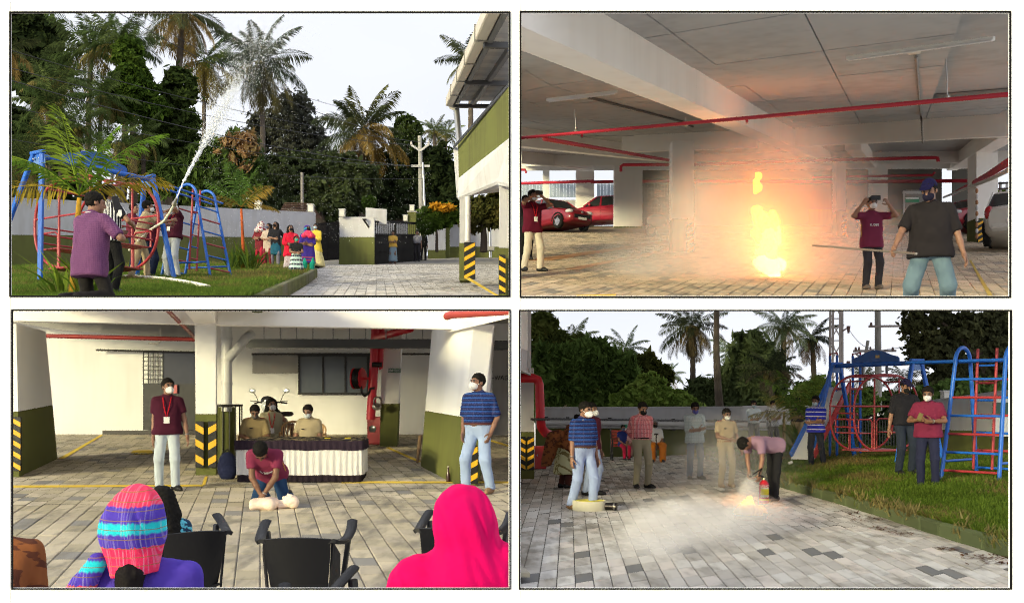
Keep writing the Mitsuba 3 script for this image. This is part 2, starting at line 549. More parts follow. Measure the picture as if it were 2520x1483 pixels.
def proto_hand(curl, spread=0.0, thumb=0.6):
    """Wrist at the origin, fingers along +z, palm facing -y, thumb on +x."""
    f = Field((-0.085, -0.12, -0.02), (0.10, 0.05, 0.20), 0.0055)
    f.cone((0, 0, -0.01), (0, 0, 0.02), 0.027, 0.029, k=0.01)
    f.ell((0.012, 0, 0.048), (0.026, 0.017, 0.05), k=0.015)
    f.ell((-0.014, 0, 0.048), (0.026, 0.016, 0.047), k=0.015)
    for x, L in ((0.031, 0.066), (0.011, 0.076), (-0.010, 0.070), (-0.029, 0.055)):
        p = V3(x, 0, 0.085)
        a = 0.25 * curl
        d0 = x * spread * 8
        for seg, r in ((0.45, 0.0092), (0.32, 0.0086), (0.23, 0.0078)):
            d = V3(math.sin(d0) * math.cos(a), -math.sin(a), math.cos(d0) * math.cos(a))
            q = p + d * L * seg * 1.1
            f.cone(p, q, r, r * 0.95, k=0.004)
            p = q; a += curl
    p = V3(0.030, -0.004, 0.022)
    a = 0.0
    for seg, r in ((0.040, 0.0125), (0.034, 0.0105), (0.026, 0.0092)):
        d = nrm(V3(math.cos(a) * 0.75, -0.35 * thumb - 0.5 * curl * 0.6, 0.75 + a * 0.4))
        q = p + d * seg
        f.cone(p, q, r, r * 0.94, k=0.006)
        p = q; a += 0.5
    return f.mesh()


HAND = {'relaxed': proto_hand(0.42), 'fist': proto_hand(1.25), 'flat': proto_hand(0.06, 0.35)}


def proto_shoe(kind):
    f = Field((-0.07, -0.24, -0.02), (0.07, 0.12, 0.17), 0.0095)
    f.cone((0, 0.045, 0.045), (0, -0.10, 0.035), 0.045, 0.046, k=0.03)
    f.cone((0, -0.10, 0.032), (0, -0.165, 0.024), 0.044, 0.032, k=0.03)
    f.cone((0, 0.03, 0.06), (0, 0.02, 0.13 if kind == 'boot' else 0.085), 0.044, 0.045, k=0.03)
    f.plane((0, 0, 0), (0, 0, -1))
    f.plane((0, 0, 0.14 if kind == 'boot' else 0.088), (0, 0, 1))
    return f.mesh()


SHOE = {k: proto_shoe(k) for k in ('shoe', 'boot')}
SKIN = {'a': (0.27, 0.145, 0.092), 'b': (0.20, 0.10, 0.062), 'c': (0.36, 0.21, 0.145)}
BLACK, DARK, WHITE = (0.012, 0.012, 0.013), (0.03, 0.03, 0.035), (0.72, 0.72, 0.72)


def frame_to(d, n):
    """Rotation whose z is d and whose -y lies nearest to n."""
    z = nrm(d)
    y = -nrm(np.asarray(n, float) - z * (np.asarray(n, float) @ z))
    return np.stack([np.cross(y, z), y, z], 1)


ARM = {'down': ((0.07, -0.03, -0.565), (0.3, 1, 0), 'relaxed', None), 'downb': ((0.05, 0.06, -0.56), (0.3, 1, 0), 'relaxed', None),
       'crossed': ((-0.225, -0.185, -0.25), (0.9, 0.5, -0.5), 'relaxed', (0, 1, 0.3)), 'crossed2': ((-0.21, -0.215, -0.28), (0.9, 0.5, -0.5), 'relaxed', (0, 1, 0.3)),
       'phone': ((-0.10, -0.34, 0.03), (0.6, 0.3, -1), 'fist', (-0.8, 0.4, 0)), 'belly': ((-0.15, -0.24, -0.32), (0.9, 0.4, -0.3), 'relaxed', (0, 1, 0)),
       'behind': ((-0.10, 0.19, -0.46), (1, 0.5, 0), 'fist', None), 'pocket': ((0.03, -0.07, -0.50), (0.6, 1, 0), 'relaxed', None),
       'hip': ((0.0, 0.10, -0.40), (1, 0.6, 0.2), 'relaxed', None), 'lap': ((-0.10, -0.27, -0.40), (0.7, 0.7, 0), 'relaxed', (0, 0.5, -1)),
       'table': ((-0.13, -0.30, -0.30), (0.9, 0.6, 0), 'relaxed', (0, 0, -1)), 'camera': ((-0.06, -0.24, 0.17), (0.9, 0.0, -0.6), 'fist', (-0.6, 0.7, 0))}
COUNT = [0]


def person(pl, u, v, label, yaw=0, H=1.68, px=None, Y=None, k=0.0, group=None, lean=0, side=0, twist=0, head=(0, 0, 0), fat=0.0, wid=1.0, arms=('down', 'down'),
           legs=None, hip=None, knee=(0, -1, 0.15), toe=(0, 0), skin='a', hair='short', haircol=(0.010, 0.009, 0.008), mask=None, masktype='n95', cap=None, scarf=None, shirt=None, pants=None,
           skirt=None, shoes=DARK, shoetype='shoe', belt=None, lanyard=False, glasses=False, drape=None, h=0.021, z=None, bag=None, text=None, textz=0.245, watch=None, stripe=None, epaulette=None):
    """One person: the body a single surface with head and hands, clothes and hair its children. Lengths below are for a height of 1.70."""
    COUNT[0] += 1
    seed = COUNT[0]
    if Y is None:
        Y = F * (pl.h - k) / (v - pl.vh)
    if px:
        H = px * Y / F
    O = pl.at(u, Y, k) if z is None else V3((u - U0) / F * Y, Y, z)
    q = H / 1.70
    M = rotz(math.radians(yaw))
    hip = 0.90 if hip is None else hip
    Rt = rotz(math.radians(twist)) @ rotx(math.radians(lean)) @ roty(math.radians(side))
    pel = V3(0, 0.02 if legs is None else 0.0, hip)
    tp = lambda x, y, zz: pel + Rt @ V3(x, y, zz)
    S = [tp(sg * 0.170 * wid, 0.005, 0.452) for sg in (-1, 1)]
    # arms
    El, Wr, HandK, Pn = [], [], [], []
    for i, sg in enumerate((-1, 1)):
        a = arms[i]
        a = ARM[a] if isinstance(a, str) else a
        off, pole, hk, pn = a if len(a) == 4 else (a[0], a[1], a[2] if len(a) > 2 else 'relaxed', None)
        w = S[i] + Rt @ (V3(*off) * (sg, 1, 1))
        e, w = ik(S[i], w, 0.285, 0.265, Rt @ (V3(*pole) * (sg, 1, 1)))
        El.append(e); Wr.append(w); HandK.append(hk)
        Pn.append(Rt @ (V3(*pn) * (sg, 1, 1)) if pn is not None else Rt @ V3(-sg, -0.15, 0))
    # legs
    Hj = [pel + rotz(math.radians(twist * 0.4)) @ V3(sg * 0.085, 0, 0) for sg in (-1, 1)]
    legs = legs or [(-0.115, 0.02, 0.075), (0.115, 0.0, 0.075)]
    Kn, An = [], []
    for i, sg in enumerate((-1, 1)):
        kn, an = ik(Hj[i], V3(*legs[i]), 0.43, 0.42, V3(*knee) + V3(sg * 0.12, 0, 0))
        Kn.append(kn); An.append(an)
    # head
    nb = tp(0, 0.012, 0.525)
    Rh = Rt @ rotz(math.radians(head[1])) @ rotx(math.radians(head[0])) @ roty(math.radians(head[2]))
    hc = nb + Rt @ V3(0, -0.01, 0.045) + Rh @ V3(0, -0.02, 0.095)
    pts = np.array(S + El + Wr + Hj + Kn + An + [nb, pel])
    lo, hi = pts.min(0) - 0.26, pts.max(0) + 0.26

    def torso(f, e, kk=0.07, top=True):
        f.cone(tp(-0.07, 0.015, 0.02), tp(0.07, 0.015, 0.02), 0.103 + e + fat * 0.3, k=kk)
        f.cone(tp(-0.055, 0, 0.19), tp(0.055, 0, 0.19), 0.092 + e + fat * 0.6, k=kk)
        f.cone(tp(-0.085 * wid, 0, 0.34), tp(0.085 * wid, 0, 0.34), 0.10 + e + fat * 0.25, k=kk)
        if fat > 0:
            f.ell(tp(0, -0.045 - fat * 0.4, 0.17), (0.11 + fat * 0.5, 0.08 + fat, 0.14), k=kk)
        if top:
            f.cone(tp(-0.12 * wid, 0.012, 0.435), tp(0.12 * wid, 0.012, 0.435), 0.058 + e, k=kk)
            for sg in (-1, 1):
                f.cone(tp(sg * 0.02, 0.018, 0.495), tp(sg * 0.15 * wid, 0.01, 0.452), 0.05 + e * 0.8, 0.046 + e * 0.8, k=0.03)
            f.cone(tp(0, 0.012, 0.46), tp(0, 0.012, 0.515), 0.058 + e, 0.052 + e * 0.7, k=0.04)

    def finish(vv, col):
        vv = (vv * q) @ M.T + O
        return vv

    sk = np.asarray(SKIN[skin] if isinstance(skin, str) else skin)
    f = Field(lo, hi, h)
    torso(f, -0.022 if shirt else -0.006)
    ls = 0.88 if pants else 1.0
    f.cone(tp(0, 0.012, 0.48), hc + Rh @ V3(0, 0.025, -0.07), 0.052, 0.05, k=0.03)
    for i in range(2):
        f.cone(S[i], El[i], 0.047, 0.038, k=0.03)
        f.cone(El[i], El[i] * 0.55 + Wr[i] * 0.45, 0.038, 0.036, k=0.02)
        f.cone(El[i] * 0.55 + Wr[i] * 0.45, Wr[i], 0.036, 0.025, k=0.02)
        f.cone(Hj[i], Kn[i], 0.078 * ls, 0.052 * ls, k=0.04)
        f.cone(Kn[i], Kn[i] * 0.65 + An[i] * 0.35 + V3(0, 0.012, 0), 0.05 * ls, 0.052 * ls, k=0.03)
        f.cone(Kn[i] * 0.65 + An[i] * 0.35, An[i], 0.05 * ls, 0.036, k=0.03)
        ft = rotz(math.radians(toe[i])) @ V3(0, -0.13, -0.035)
        f.cone(An[i] + V3(0, 0.02, -0.02), An[i] + ft, 0.034, 0.026, k=0.02)
    bv, bf = f.mesh()
    body = MB()
    body.add(finish(bv, None), bf, sk * (0.9 + 0.2 * meshkit.fbm(bv * 9, 2, seed))[:, None])
    body.add(finish(HEAD[0] @ Rh.T + hc, None), HEAD[1], head_colors(HEAD[0], sk))
    for i, sg in enumerate((-1, 1)):
        hv, hf = HAND[HandK[i]]
        R = frame_to(Wr[i] - El[i], Pn[i])
        mir = V3(-sg if False else 1, 1, 1)
        # the thumb lies towards the body's front
        if (R @ V3(1, 0, 0)) @ (Rt @ V3(-sg * 0.3, -1, 0.3)) < 0:
            mir = V3(-1, 1, 1)
        hv2 = (hv * mir) @ R.T + Wr[i]
        body.add(finish(hv2, None), hf if mir[0] > 0 else hf[:, ::-1], sk * 0.95)
    key = put('person', body, 'skin', label=label, cat='person', group=group)

    def child(name, vv, ff, col, bsdf='cloth', uv=None, lab=None):
        m = MB().add(finish(vv, None), ff, col)
        return put(name, m, bsdf, key, label=lab, uv=uv)

    def tuv(vv):
        w = (vv - pel) @ Rt
        return np.stack([np.arctan2(w[:, 0], -w[:, 1]) * 0.17, w[:, 2]], 1)

    def garment(name, f, col, bsdf='cloth', amp=0.007, sc=(14, 14, 7), lab=None):
        vv, ff = f.mesh()
        uv = tuv(vv)
        vv = grown(vv, ff, amp, sc, seed)
        cc = np.asarray(col, float) * (0.88 + 0.24 * meshkit.fbm(vv * 5 + seed, 3, seed))[:, None]
        return child(name, vv, ff, cc, bsdf, uv, lab)

    if pants:
        f = Field(lo, hi, h)
        e = pants.get('e', 0.012)
        f.cone(tp(-0.07, 0.015, 0.02), tp(0.07, 0.015, 0.02), 0.110 + fat * 0.35, k=0.05)
        f.cone(tp(-0.06, 0.0, 0.12), tp(0.06, 0.0, 0.12), 0.112 + fat * 0.6, k=0.05)
        hm = shirt.get('hem', -0.06) if shirt else 0.1
        f.plane(tp(0, 0, 0.115 if hm > 0.04 else max(hm, -0.14) + 0.05), Rt @ V3(0, 0, 1))
        g2 = Field(lo, hi, h)
        for i in range(2):
            g2.cone(Hj[i], Kn[i], 0.084 + e * 0.5, 0.058 + e, k=0.035)
            g2.cone(Kn[i], An[i], 0.057 + e, pants.get('cuff', 0.048) + e, k=0.03)
        if min(a[2] for a in legs) < 0.2 and hip > 0.55:
            g2.plane((0, 0, pants.get('hem', 0.055)), (0, 0, -1))
        hh = np.maximum(0.04 - np.abs(f.d - g2.d), 0) / 0.04
        f.d = np.minimum(f.d, g2.d) - hh * hh * 0.01
        garment('trousers', f, pants['col'], pants.get('bsdf', 'cloth'), 0.009, (16, 16, 10), pants.get('label'))
    if skirt:
        f = Field(lo - 0.1, hi + 0.1, h)
        zt, zb, rt, rb = skirt.get('top', -0.01 if shirt and shirt.get('hem', -0.06) < 0.04 else 0.12), skirt['hem'], skirt.get('rt', 0.125), skirt.get('rb', 0.20)
        top = tp(0, 0, zt)
        cx = (An[0] + An[1]) / 2
        bot = V3(*(top[:2] * 0.15 + cx[:2] * 0.85), zb)
        w = skirt.get('w', 0.05)
        for t in np.linspace(0, 1, 9):
            c = top * (1 - t) + bot * t
            r = rt * (1 - t) + rb * t
            f.cone(c - V3(w, 0, 0), c + V3(w, 0, 0), r * 0.92, k=0.04)
        f.plane((0, 0, zb), (0, 0, -1))
        f.plane(top, Rt @ V3(0, 0, 1))
        garment('skirt', f, skirt['col'], skirt.get('bsdf', 'cloth'), 0.022, (11, 11, 2), skirt.get('label'))
    if shirt:
        f = Field(lo - 0.05, hi + 0.05, shirt.get('h', h))
        e = shirt.get('e', 0.014)
        torso(f, e)
        hem = shirt.get('hem', -0.06)
        r = shirt.get('flare', 0.0)
        lo_ = 0.018 if hem < 0.04 else 0.004
        f.cone(tp(-0.06, 0, 0.10), tp(0.06, 0, 0.10), 0.095 + e + lo_ + fat * 0.6, k=0.05)
        f.cone(tp(-0.065, 0, 0.22), tp(0.065, 0, 0.22), 0.092 + e + lo_ + fat * 0.5, k=0.06)
        if hem < 0.0:
            n = 5 if hem > -0.3 else 9
            for t in np.linspace(0, 1, n):
                zz = hem * t
                c = tp(0, 0.005, zz) if zz > -0.25 else tp(0, 0.005, -0.25) + V3(0, 0, zz + 0.25)
                rr = 0.114 + e + fat * 0.4 + r * t
                f.cone(c - V3(0.07, 0, 0), c + V3(0.07, 0, 0), rr, k=0.04)
        sl = shirt.get('slv', 0.62)
        for i in range(2):
            if sl <= 1:
                end = S[i] * (1 - sl) + El[i] * sl
                g2 = Field(lo - 0.05, hi + 0.05, shirt.get('h', h))
                g2.cone(S[i], El[i], 0.052 + e, 0.050 + e, k=0.0)
                g2.plane(end, El[i] - S[i])
            else:
                end = El[i] * (2 - sl) + Wr[i] * (sl - 1)
                g2 = Field(lo - 0.05, hi + 0.05, shirt.get('h', h))
                g2.cone(S[i], El[i], 0.052 + e, 0.042 + e, k=0.0)
                g2.cone(El[i], Wr[i], 0.042 + e, 0.034 + e, k=0.02)
                g2.plane(end, Wr[i] - El[i])
            hh = np.maximum(0.03 - np.abs(f.d - g2.d), 0) / 0.03
            f.d = np.minimum(f.d, g2.d) - hh * hh * 0.0075
        if hem > -0.25:
            f.plane(tp(0, 0, hem), -(Rt @ V3(0, 0, 1)))
        else:
            f.plane(tp(0, 0, -0.25) + V3(0, 0, hem + 0.25), (0, 0, -1))
        garment('shirt', f, shirt['col'], shirt.get('bsdf', 'cloth'), shirt.get('amp', 0.008), (13, 13, 7), shirt.get('label'))
        if shirt.get('collar', True) and not scarf:
            m = MB()
            cc = tp(0, 0.006, 0.515)
            an = np.linspace(-2.5, 2.5, 15) + math.pi / 2
            m.tube([cc + Rt @ V3(0.07 * math.cos(a), 0.065 * math.sin(a), 0.02 * math.sin(a)) for a in an], 0.017, np.asarray(shirt.get('collarcol', shirt['col'])) * 0.9, 6)
            vv, ff, c3 = m.mesh()
            child('collar', vv, ff, c3)
    if belt is not None:
        m = MB()
        an = np.linspace(0, 2 * math.pi, 25)
        rx, ry = 0.172 + fat * 0.55, 0.118 + fat * 0.85
        m.tube([tp(rx * math.cos(a), ry * math.sin(a) - fat * 0.35, 0.085) for a in an], 0.016, belt, 6, False)
        vv, ff, c3 = m.mesh()
        child('belt', vv, ff, c3, 'plastic')
    if shoes is not None:
        for i in range(2):
            sv, sf = SHOE[shoetype]
            R = rotz(math.radians(toe[i]))
            d = nrm(An[i] - Kn[i])
            if d[2] > -0.35:        # kneeling or lifted: the sole turns with the shin
                R = frame_to(-d, V3(0, 0, -1) if abs(d[2]) < 0.9 else V3(0, -1, 0)) @ np.diag([1, 1, 1])
                child('shoe', sv @ R.T + An[i] + R @ V3(0, 0, -0.05), sf, shoes, 'plastic')
            else:
                child('shoe', sv @ R.T + V3(An[i][0], An[i][1], An[i][2] - 0.075), sf, shoes, 'plastic')
    if scarf is not None:
        sv, sf = SCARF
        uv = np.stack([np.arctan2(sv[:, 0], -sv[:, 1]) * 0.12, sv[:, 2]], 1)
        col = scarf.get('col')
        child('headscarf', sv @ (Rt if scarf.get('torso') else Rh).T + hc, sf, col, scarf.get('bsdf', 'cloth'), uv, scarf.get('label'))
    elif cap is not None:
        child('cap', CAP[0] @ Rh.T + hc, CAP[1], cap)
        child('hair', HAIR['short'][0] * 0.985 @ Rh.T + hc, HAIR['short'][1], haircol, 'hair')
    elif hair:
        child('hair', HAIR[hair][0] * 1.02 @ Rh.T + hc, HAIR[hair][1], haircol, 'hair')
    if mask is not None:
        child('face_mask', MASK[masktype][0] @ Rh.T + hc, MASK[masktype][1], mask)
        if not scarf:
            for sx in (-1, 1):
                m = MB()
                m.tube([hc + Rh @ V3(sx * x, y, zz) for x, y, zz in ((0.058, -0.05, -0.03), (0.074, -0.01, -0.005), (0.084, 0.02, 0.01))], 0.0035, mask, 5)
                vv, ff, c3 = m.mesh()
                child('strap', vv, ff, c3)
    if glasses:
        m = MB()
        for sx in (-1, 1):
            m.tube([hc + Rh @ V3(sx * 0.031 + 0.024 * math.cos(a), -0.112, 0.008 + 0.019 * math.sin(a)) for a in np.linspace(0, 6.283, 13)], 0.003, (0.05, 0.01, 0.01), 5, False)
            m.tube([hc + Rh @ V3(sx * 0.055, -0.11, 0.012), hc + Rh @ V3(sx * 0.082, 0.02, 0.008)], 0.003, (0.05, 0.01, 0.01), 5)
        vv, ff, c3 = m.mesh()
        child('glasses', vv, ff, c3, 'plastic')
    yf = -(0.118 + fat * 0.9)
    if lanyard:
        m = MB()
        for sx in (-1, 1):
            m.tube([tp(sx * 0.062, 0.03, 0.535), tp(sx * 0.06, -0.07, 0.50), tp(sx * 0.045, yf - 0.012, 0.40), tp(0.006 * sx, yf - 0.026, 0.22)], 0.0075, (0.55, 0.02, 0.03), 5)
        vv, ff, c3 = m.mesh()
        child('lanyard', vv, ff, c3)
        m = MB()
        m.box(tp(0, yf - 0.030, 0.165), (0.085, 0.006, 0.10), (0.75, 0.74, 0.72), Rt, 0.002)
        vv, ff, c3 = m.mesh()
        child('badge', vv, ff, c3, 'plastic')
    if text:
        t = meshkit.text_mesh(text, 0.033, 0.004, True)
        tv = np.asarray(t.vertices, float)
        cx = tv[:, 0].max() / 2
        a = (tv[:, 0] - cx) / 0.155
        rr = 0.152 + fat * 0.62 + tv[:, 2]
        w = np.stack([0.155 * np.sin(a) * 0.98, -(rr - 0.155 * (1 - np.cos(a))) , textz + tv[:, 1]], 1)
        child('lettering', (w @ Rt.T) + pel, np.asarray(t.faces), WHITE)
    if stripe is not None:
        for sx in (-1, 1):
            m = MB()
            m.tube([tp(sx * (0.196 + fat * 0.4), -0.01, zz) for zz in (-0.05, 0.1, 0.2, 0.3)], 0.010, stripe, 6)
            vv, ff, c3 = m.mesh()
            child('side_stripe', vv, ff, c3)
    if epaulette is not None:
        for i, sg in enumerate((-1, 1)):
            m = MB().bar(tp(sg * 0.09, 0.0, 0.535), tp(sg * 0.19, 0.005, 0.515), 0.05, 0.012, epaulette, b=0.003)
            vv, ff, c3 = m.mesh()
            child('shoulder_strap', vv, ff, c3)
        m = MB().box(tp(-0.07, yf - 0.02, 0.36), (0.06, 0.006, 0.018), BLACK, Rt)
        vv, ff, c3 = m.mesh()
        child('name_plate', vv, ff, c3, 'plastic')
    if watch is not None:
        i = watch
        d = nrm(Wr[i] - El[i])
        a, b, _ = basis(d)
        c = Wr[i] - d * 0.025
        m = MB().tube([c + 0.031 * (math.cos(t) * a + math.sin(t) * b) for t in np.linspace(0, 6.283, 13)], 0.009, (0.35, 0.35, 0.36), 6, False)
        vv, ff, c3 = m.mesh()
        child('wristwatch', vv, ff, c3, 'metal')
    W = lambda p: (np.asarray(p) * q) @ M.T + O
    return dict(key=key, hand=[W(Wr[i] + nrm(Wr[i] - El[i]) * 0.07) for i in range(2)], head=W(hc), O=O, q=q, M=M, W=W, tp=tp, wrist=[W(w) for w in Wr], Rh=M @ Rh, Y=Y, pel=W(pel), S=[W(x) for x in S])


def pattern(name, fn, **kw):
    PATTERNS.add(name)
    mat(name, 0.92, color=mikit.proc(fn), specular=0.15, sheen=0.3, **kw)


def per(x, w, duty=0.5):
    import drjit as dr
    t = x / w
    t = t - dr.floor(t)
    return mikit.smoothstep(0.0, 0.06, t) * (1 - mikit.smoothstep(duty, duty + 0.06, t))


MIX = mikit.mix
pattern('stripe_bw', lambda p, n, uv: MIX((0.02, 0.02, 0.03), (0.70, 0.70, 0.72), per(uv.x, 0.042, 0.45)))
pattern('stripe_blue', lambda p, n, uv: MIX((0.025, 0.035, 0.42), (0.62, 0.62, 0.68), per(uv.y, 0.10, 0.20)))
pattern('plaid_blue', lambda p, n, uv: MIX(MIX((0.010, 0.016, 0.075), (0.030, 0.085, 0.30), per(uv.y, 0.062, 0.35)), (0.10, 0.10, 0.22), 0.6 * per(uv.y + 0.02, 0.062, 0.12) + 0.25 * per(uv.x, 0.12, 0.1)))
pattern('check_pink', lambda p, n, uv: MIX(MIX((0.58, 0.16, 0.19), (0.62, 0.42, 0.42), 0.5 * per(uv.x, 0.07, 0.5)), (0.07, 0.03, 0.06), 0.8 * mikit.dr.maximum(per(uv.x, 0.07, 0.07), per(uv.y, 0.085, 0.07))))
pattern('check_pale', lambda p, n, uv: MIX((0.50, 0.60, 0.62), (0.22, 0.33, 0.38), 0.6 * mikit.dr.maximum(per(uv.x, 0.06, 0.15), per(uv.y, 0.07, 0.15))))
pattern('plaid_skirt', lambda p, n, uv: MIX(MIX((0.45, 0.62, 0.60), (0.03, 0.04, 0.07), per(uv.y, 0.16, 0.4)), (0.70, 0.70, 0.70), 0.5 * per(uv.x, 0.09, 0.2)))
pattern('weave_purple', lambda p, n, uv: MIX((0.115, 0.040, 0.115), (0.22, 0.10, 0.20), 0.45 * mikit.dr.maximum(per(uv.x, 0.016, 0.3), per(uv.y, 0.022, 0.3))))
pattern('floral', lambda p, n, uv: MIX((0.60, 0.56, 0.55), (0.25, 0.03, 0.06), mikit.smoothstep(0.52, 0.58, fb(uv.x * 30, uv.y * 30, 1.0, octaves=2))))
pattern('band_kurta', lambda p, n, uv: MIX((0.05, 0.03, 0.26), (0.35, 0.06, 0.10), per(uv.y, 0.09, 0.4) * (1 - mikit.smoothstep(-0.22, -0.16, uv.y))))
pattern('batik_rust', lambda p, n, uv: MIX((0.24, 0.085, 0.030), (0.10, 0.035, 0.02), mikit.smoothstep(0.55, 0.62, fb(uv.x * 22, uv.y * 22, 4.0, octaves=3))))
pattern('leaf_green_print', lambda p, n, uv: MIX((0.50, 0.50, 0.30), (0.20, 0.17, 0.07), mikit.smoothstep(0.56, 0.62, fb(uv.x * 16, uv.y * 16, 9.0, octaves=2))))
pattern('blue_mosaic', lambda p, n, uv: MIX((0.02, 0.05, 0.10), (0.12, 0.50, 0.62), mikit.smoothstep(0.48, 0.52, fb(uv.x * 60, uv.y * 60, 2.0, octaves=2))))


def ikat(p, n, uv):
    dr = mikit.dr
    y = uv.y + 0.012 * (nz(uv.x * 120, 0.0) - 0.5)
    c = MIX((0.075, 0.045, 0.40), (0.02, 0.55, 0.62), mikit.smoothstep(-0.030, -0.015, y) * (1 - mikit.smoothstep(0.022, 0.037, y)))
    c = MIX(c, (0.75, 0.035, 0.12), mikit.smoothstep(-0.085, -0.09, y))
    c = MIX(c, (0.75, 0.05, 0.12), mikit.smoothstep(0.105, 0.115, y))
    thread = 0.5 * per(uv.x + 0.004 * nz(uv.y * 9, 1.0), 0.017, 0.25) + 0.5 * per(uv.x, 0.041, 0.12)
    c = MIX(c, (0.55, 0.50, 0.70), 0.40 * thread * mikit.smoothstep(0.3, 0.6, nz(uv.x * 40, uv.y * 14)))
    return MIX(c, (0.28, 0.16, 0.05), per(uv.y + 0.003, 0.045, 0.07))


pattern('ikat', ikat)
# ---------------------------------------------------------------- the setting
def struct(name, mb, bsdf='wall_white', parent=None, **k):
    return put(name, mb, bsdf, parent, kind='structure' if parent is None else None, **k)


OLIVE, RED, BLUE = (0.115, 0.125, 0.035), (0.55, 0.02, 0.03), (0.02, 0.12, 0.52)

# ground everywhere, below the yards
g = MB()
g.quad(V3(-900, -300, -2.2), V3(900, -300, -2.2), V3(900, 1500, -2.2), V3(-900, 1500, -2.2), (0.42, 0.40, 0.365))
struct('ground', g, 'matte')


def sheet(pl, pts, k=0.0, th=0.12, col=(0.3, 0.3, 0.3), name='pavement', bsdf='stone'):
    """An even sheet of ground: (u, Y) corners, anticlockwise."""
    top = [pl.at(u, Y, k) for u, Y in pts]
    return struct(name, MB().prism(top, (0, 0, -th), col), bsdf)


def white_frame():
    """The white painted four-light frame that the yards are seen through, black beading inside each light."""
    yf, d = 4.5, 0.012
    key = thing('window_frame', 'large white painted frame of four openings with thin black beading', 'window frame')
    us, vs = (-75, 26, 1252, 1282, 2484, 2595), (-85, 32, 728, 765, 1446, 1570)
    for n, (u0, u1) in (('stile', (us[0], us[1])), ('mullion', (us[2], us[3])), ('stile', (us[4], us[5]))):
        a, b = P(u0, vs[5], yf), P(u1, vs[0], yf)
        put(n, MB().box((a + b) / 2 + V3(0, d / 2, 0), (b[0] - a[0], d, b[2] - a[2]), (0.86, 0.86, 0.86), b=0.002), 'matte', key)
    for (u0, u1) in ((us[1], us[2]), (us[3], us[4])):
        for (v0, v1) in ((vs[0], vs[1]), (vs[2], vs[3]), (vs[4], vs[5])):
            a, b = P(u0, v1, yf), P(u1, v0, yf)
            put('rail', MB().box((a + b) / 2 + V3(0, d / 2, 0), (b[0] - a[0] - 1e-4, d - 0.003, b[2] - a[2]), (0.86, 0.86, 0.86), b=0.001), 'matte', key)
    for (u0, u1, v0, v1) in ((25, 1254, 31, 729), (1281, 2486, 30, 731), (30, 1255, 763, 1448), (1279, 2488, 764, 1448)):
        y = yf - 0.004
        a, b = P(u0, v1, y), P(u1, v0, y)
        w = 0.0064
        m = MB()
        for x in (a[0], b[0]):
            m.box((x, y, (a[2] + b[2]) / 2), (w, 0.006, b[2] - a[2] + w), (0.004, 0.004, 0.004))
        for z in (a[2], b[2]):
            m.box(((a[0] + b[0]) / 2, y, z), (b[0] - a[0] - w, 0.006, w), (0.004, 0.004, 0.004))
        put('beading', m, 'matte', key)


white_frame()


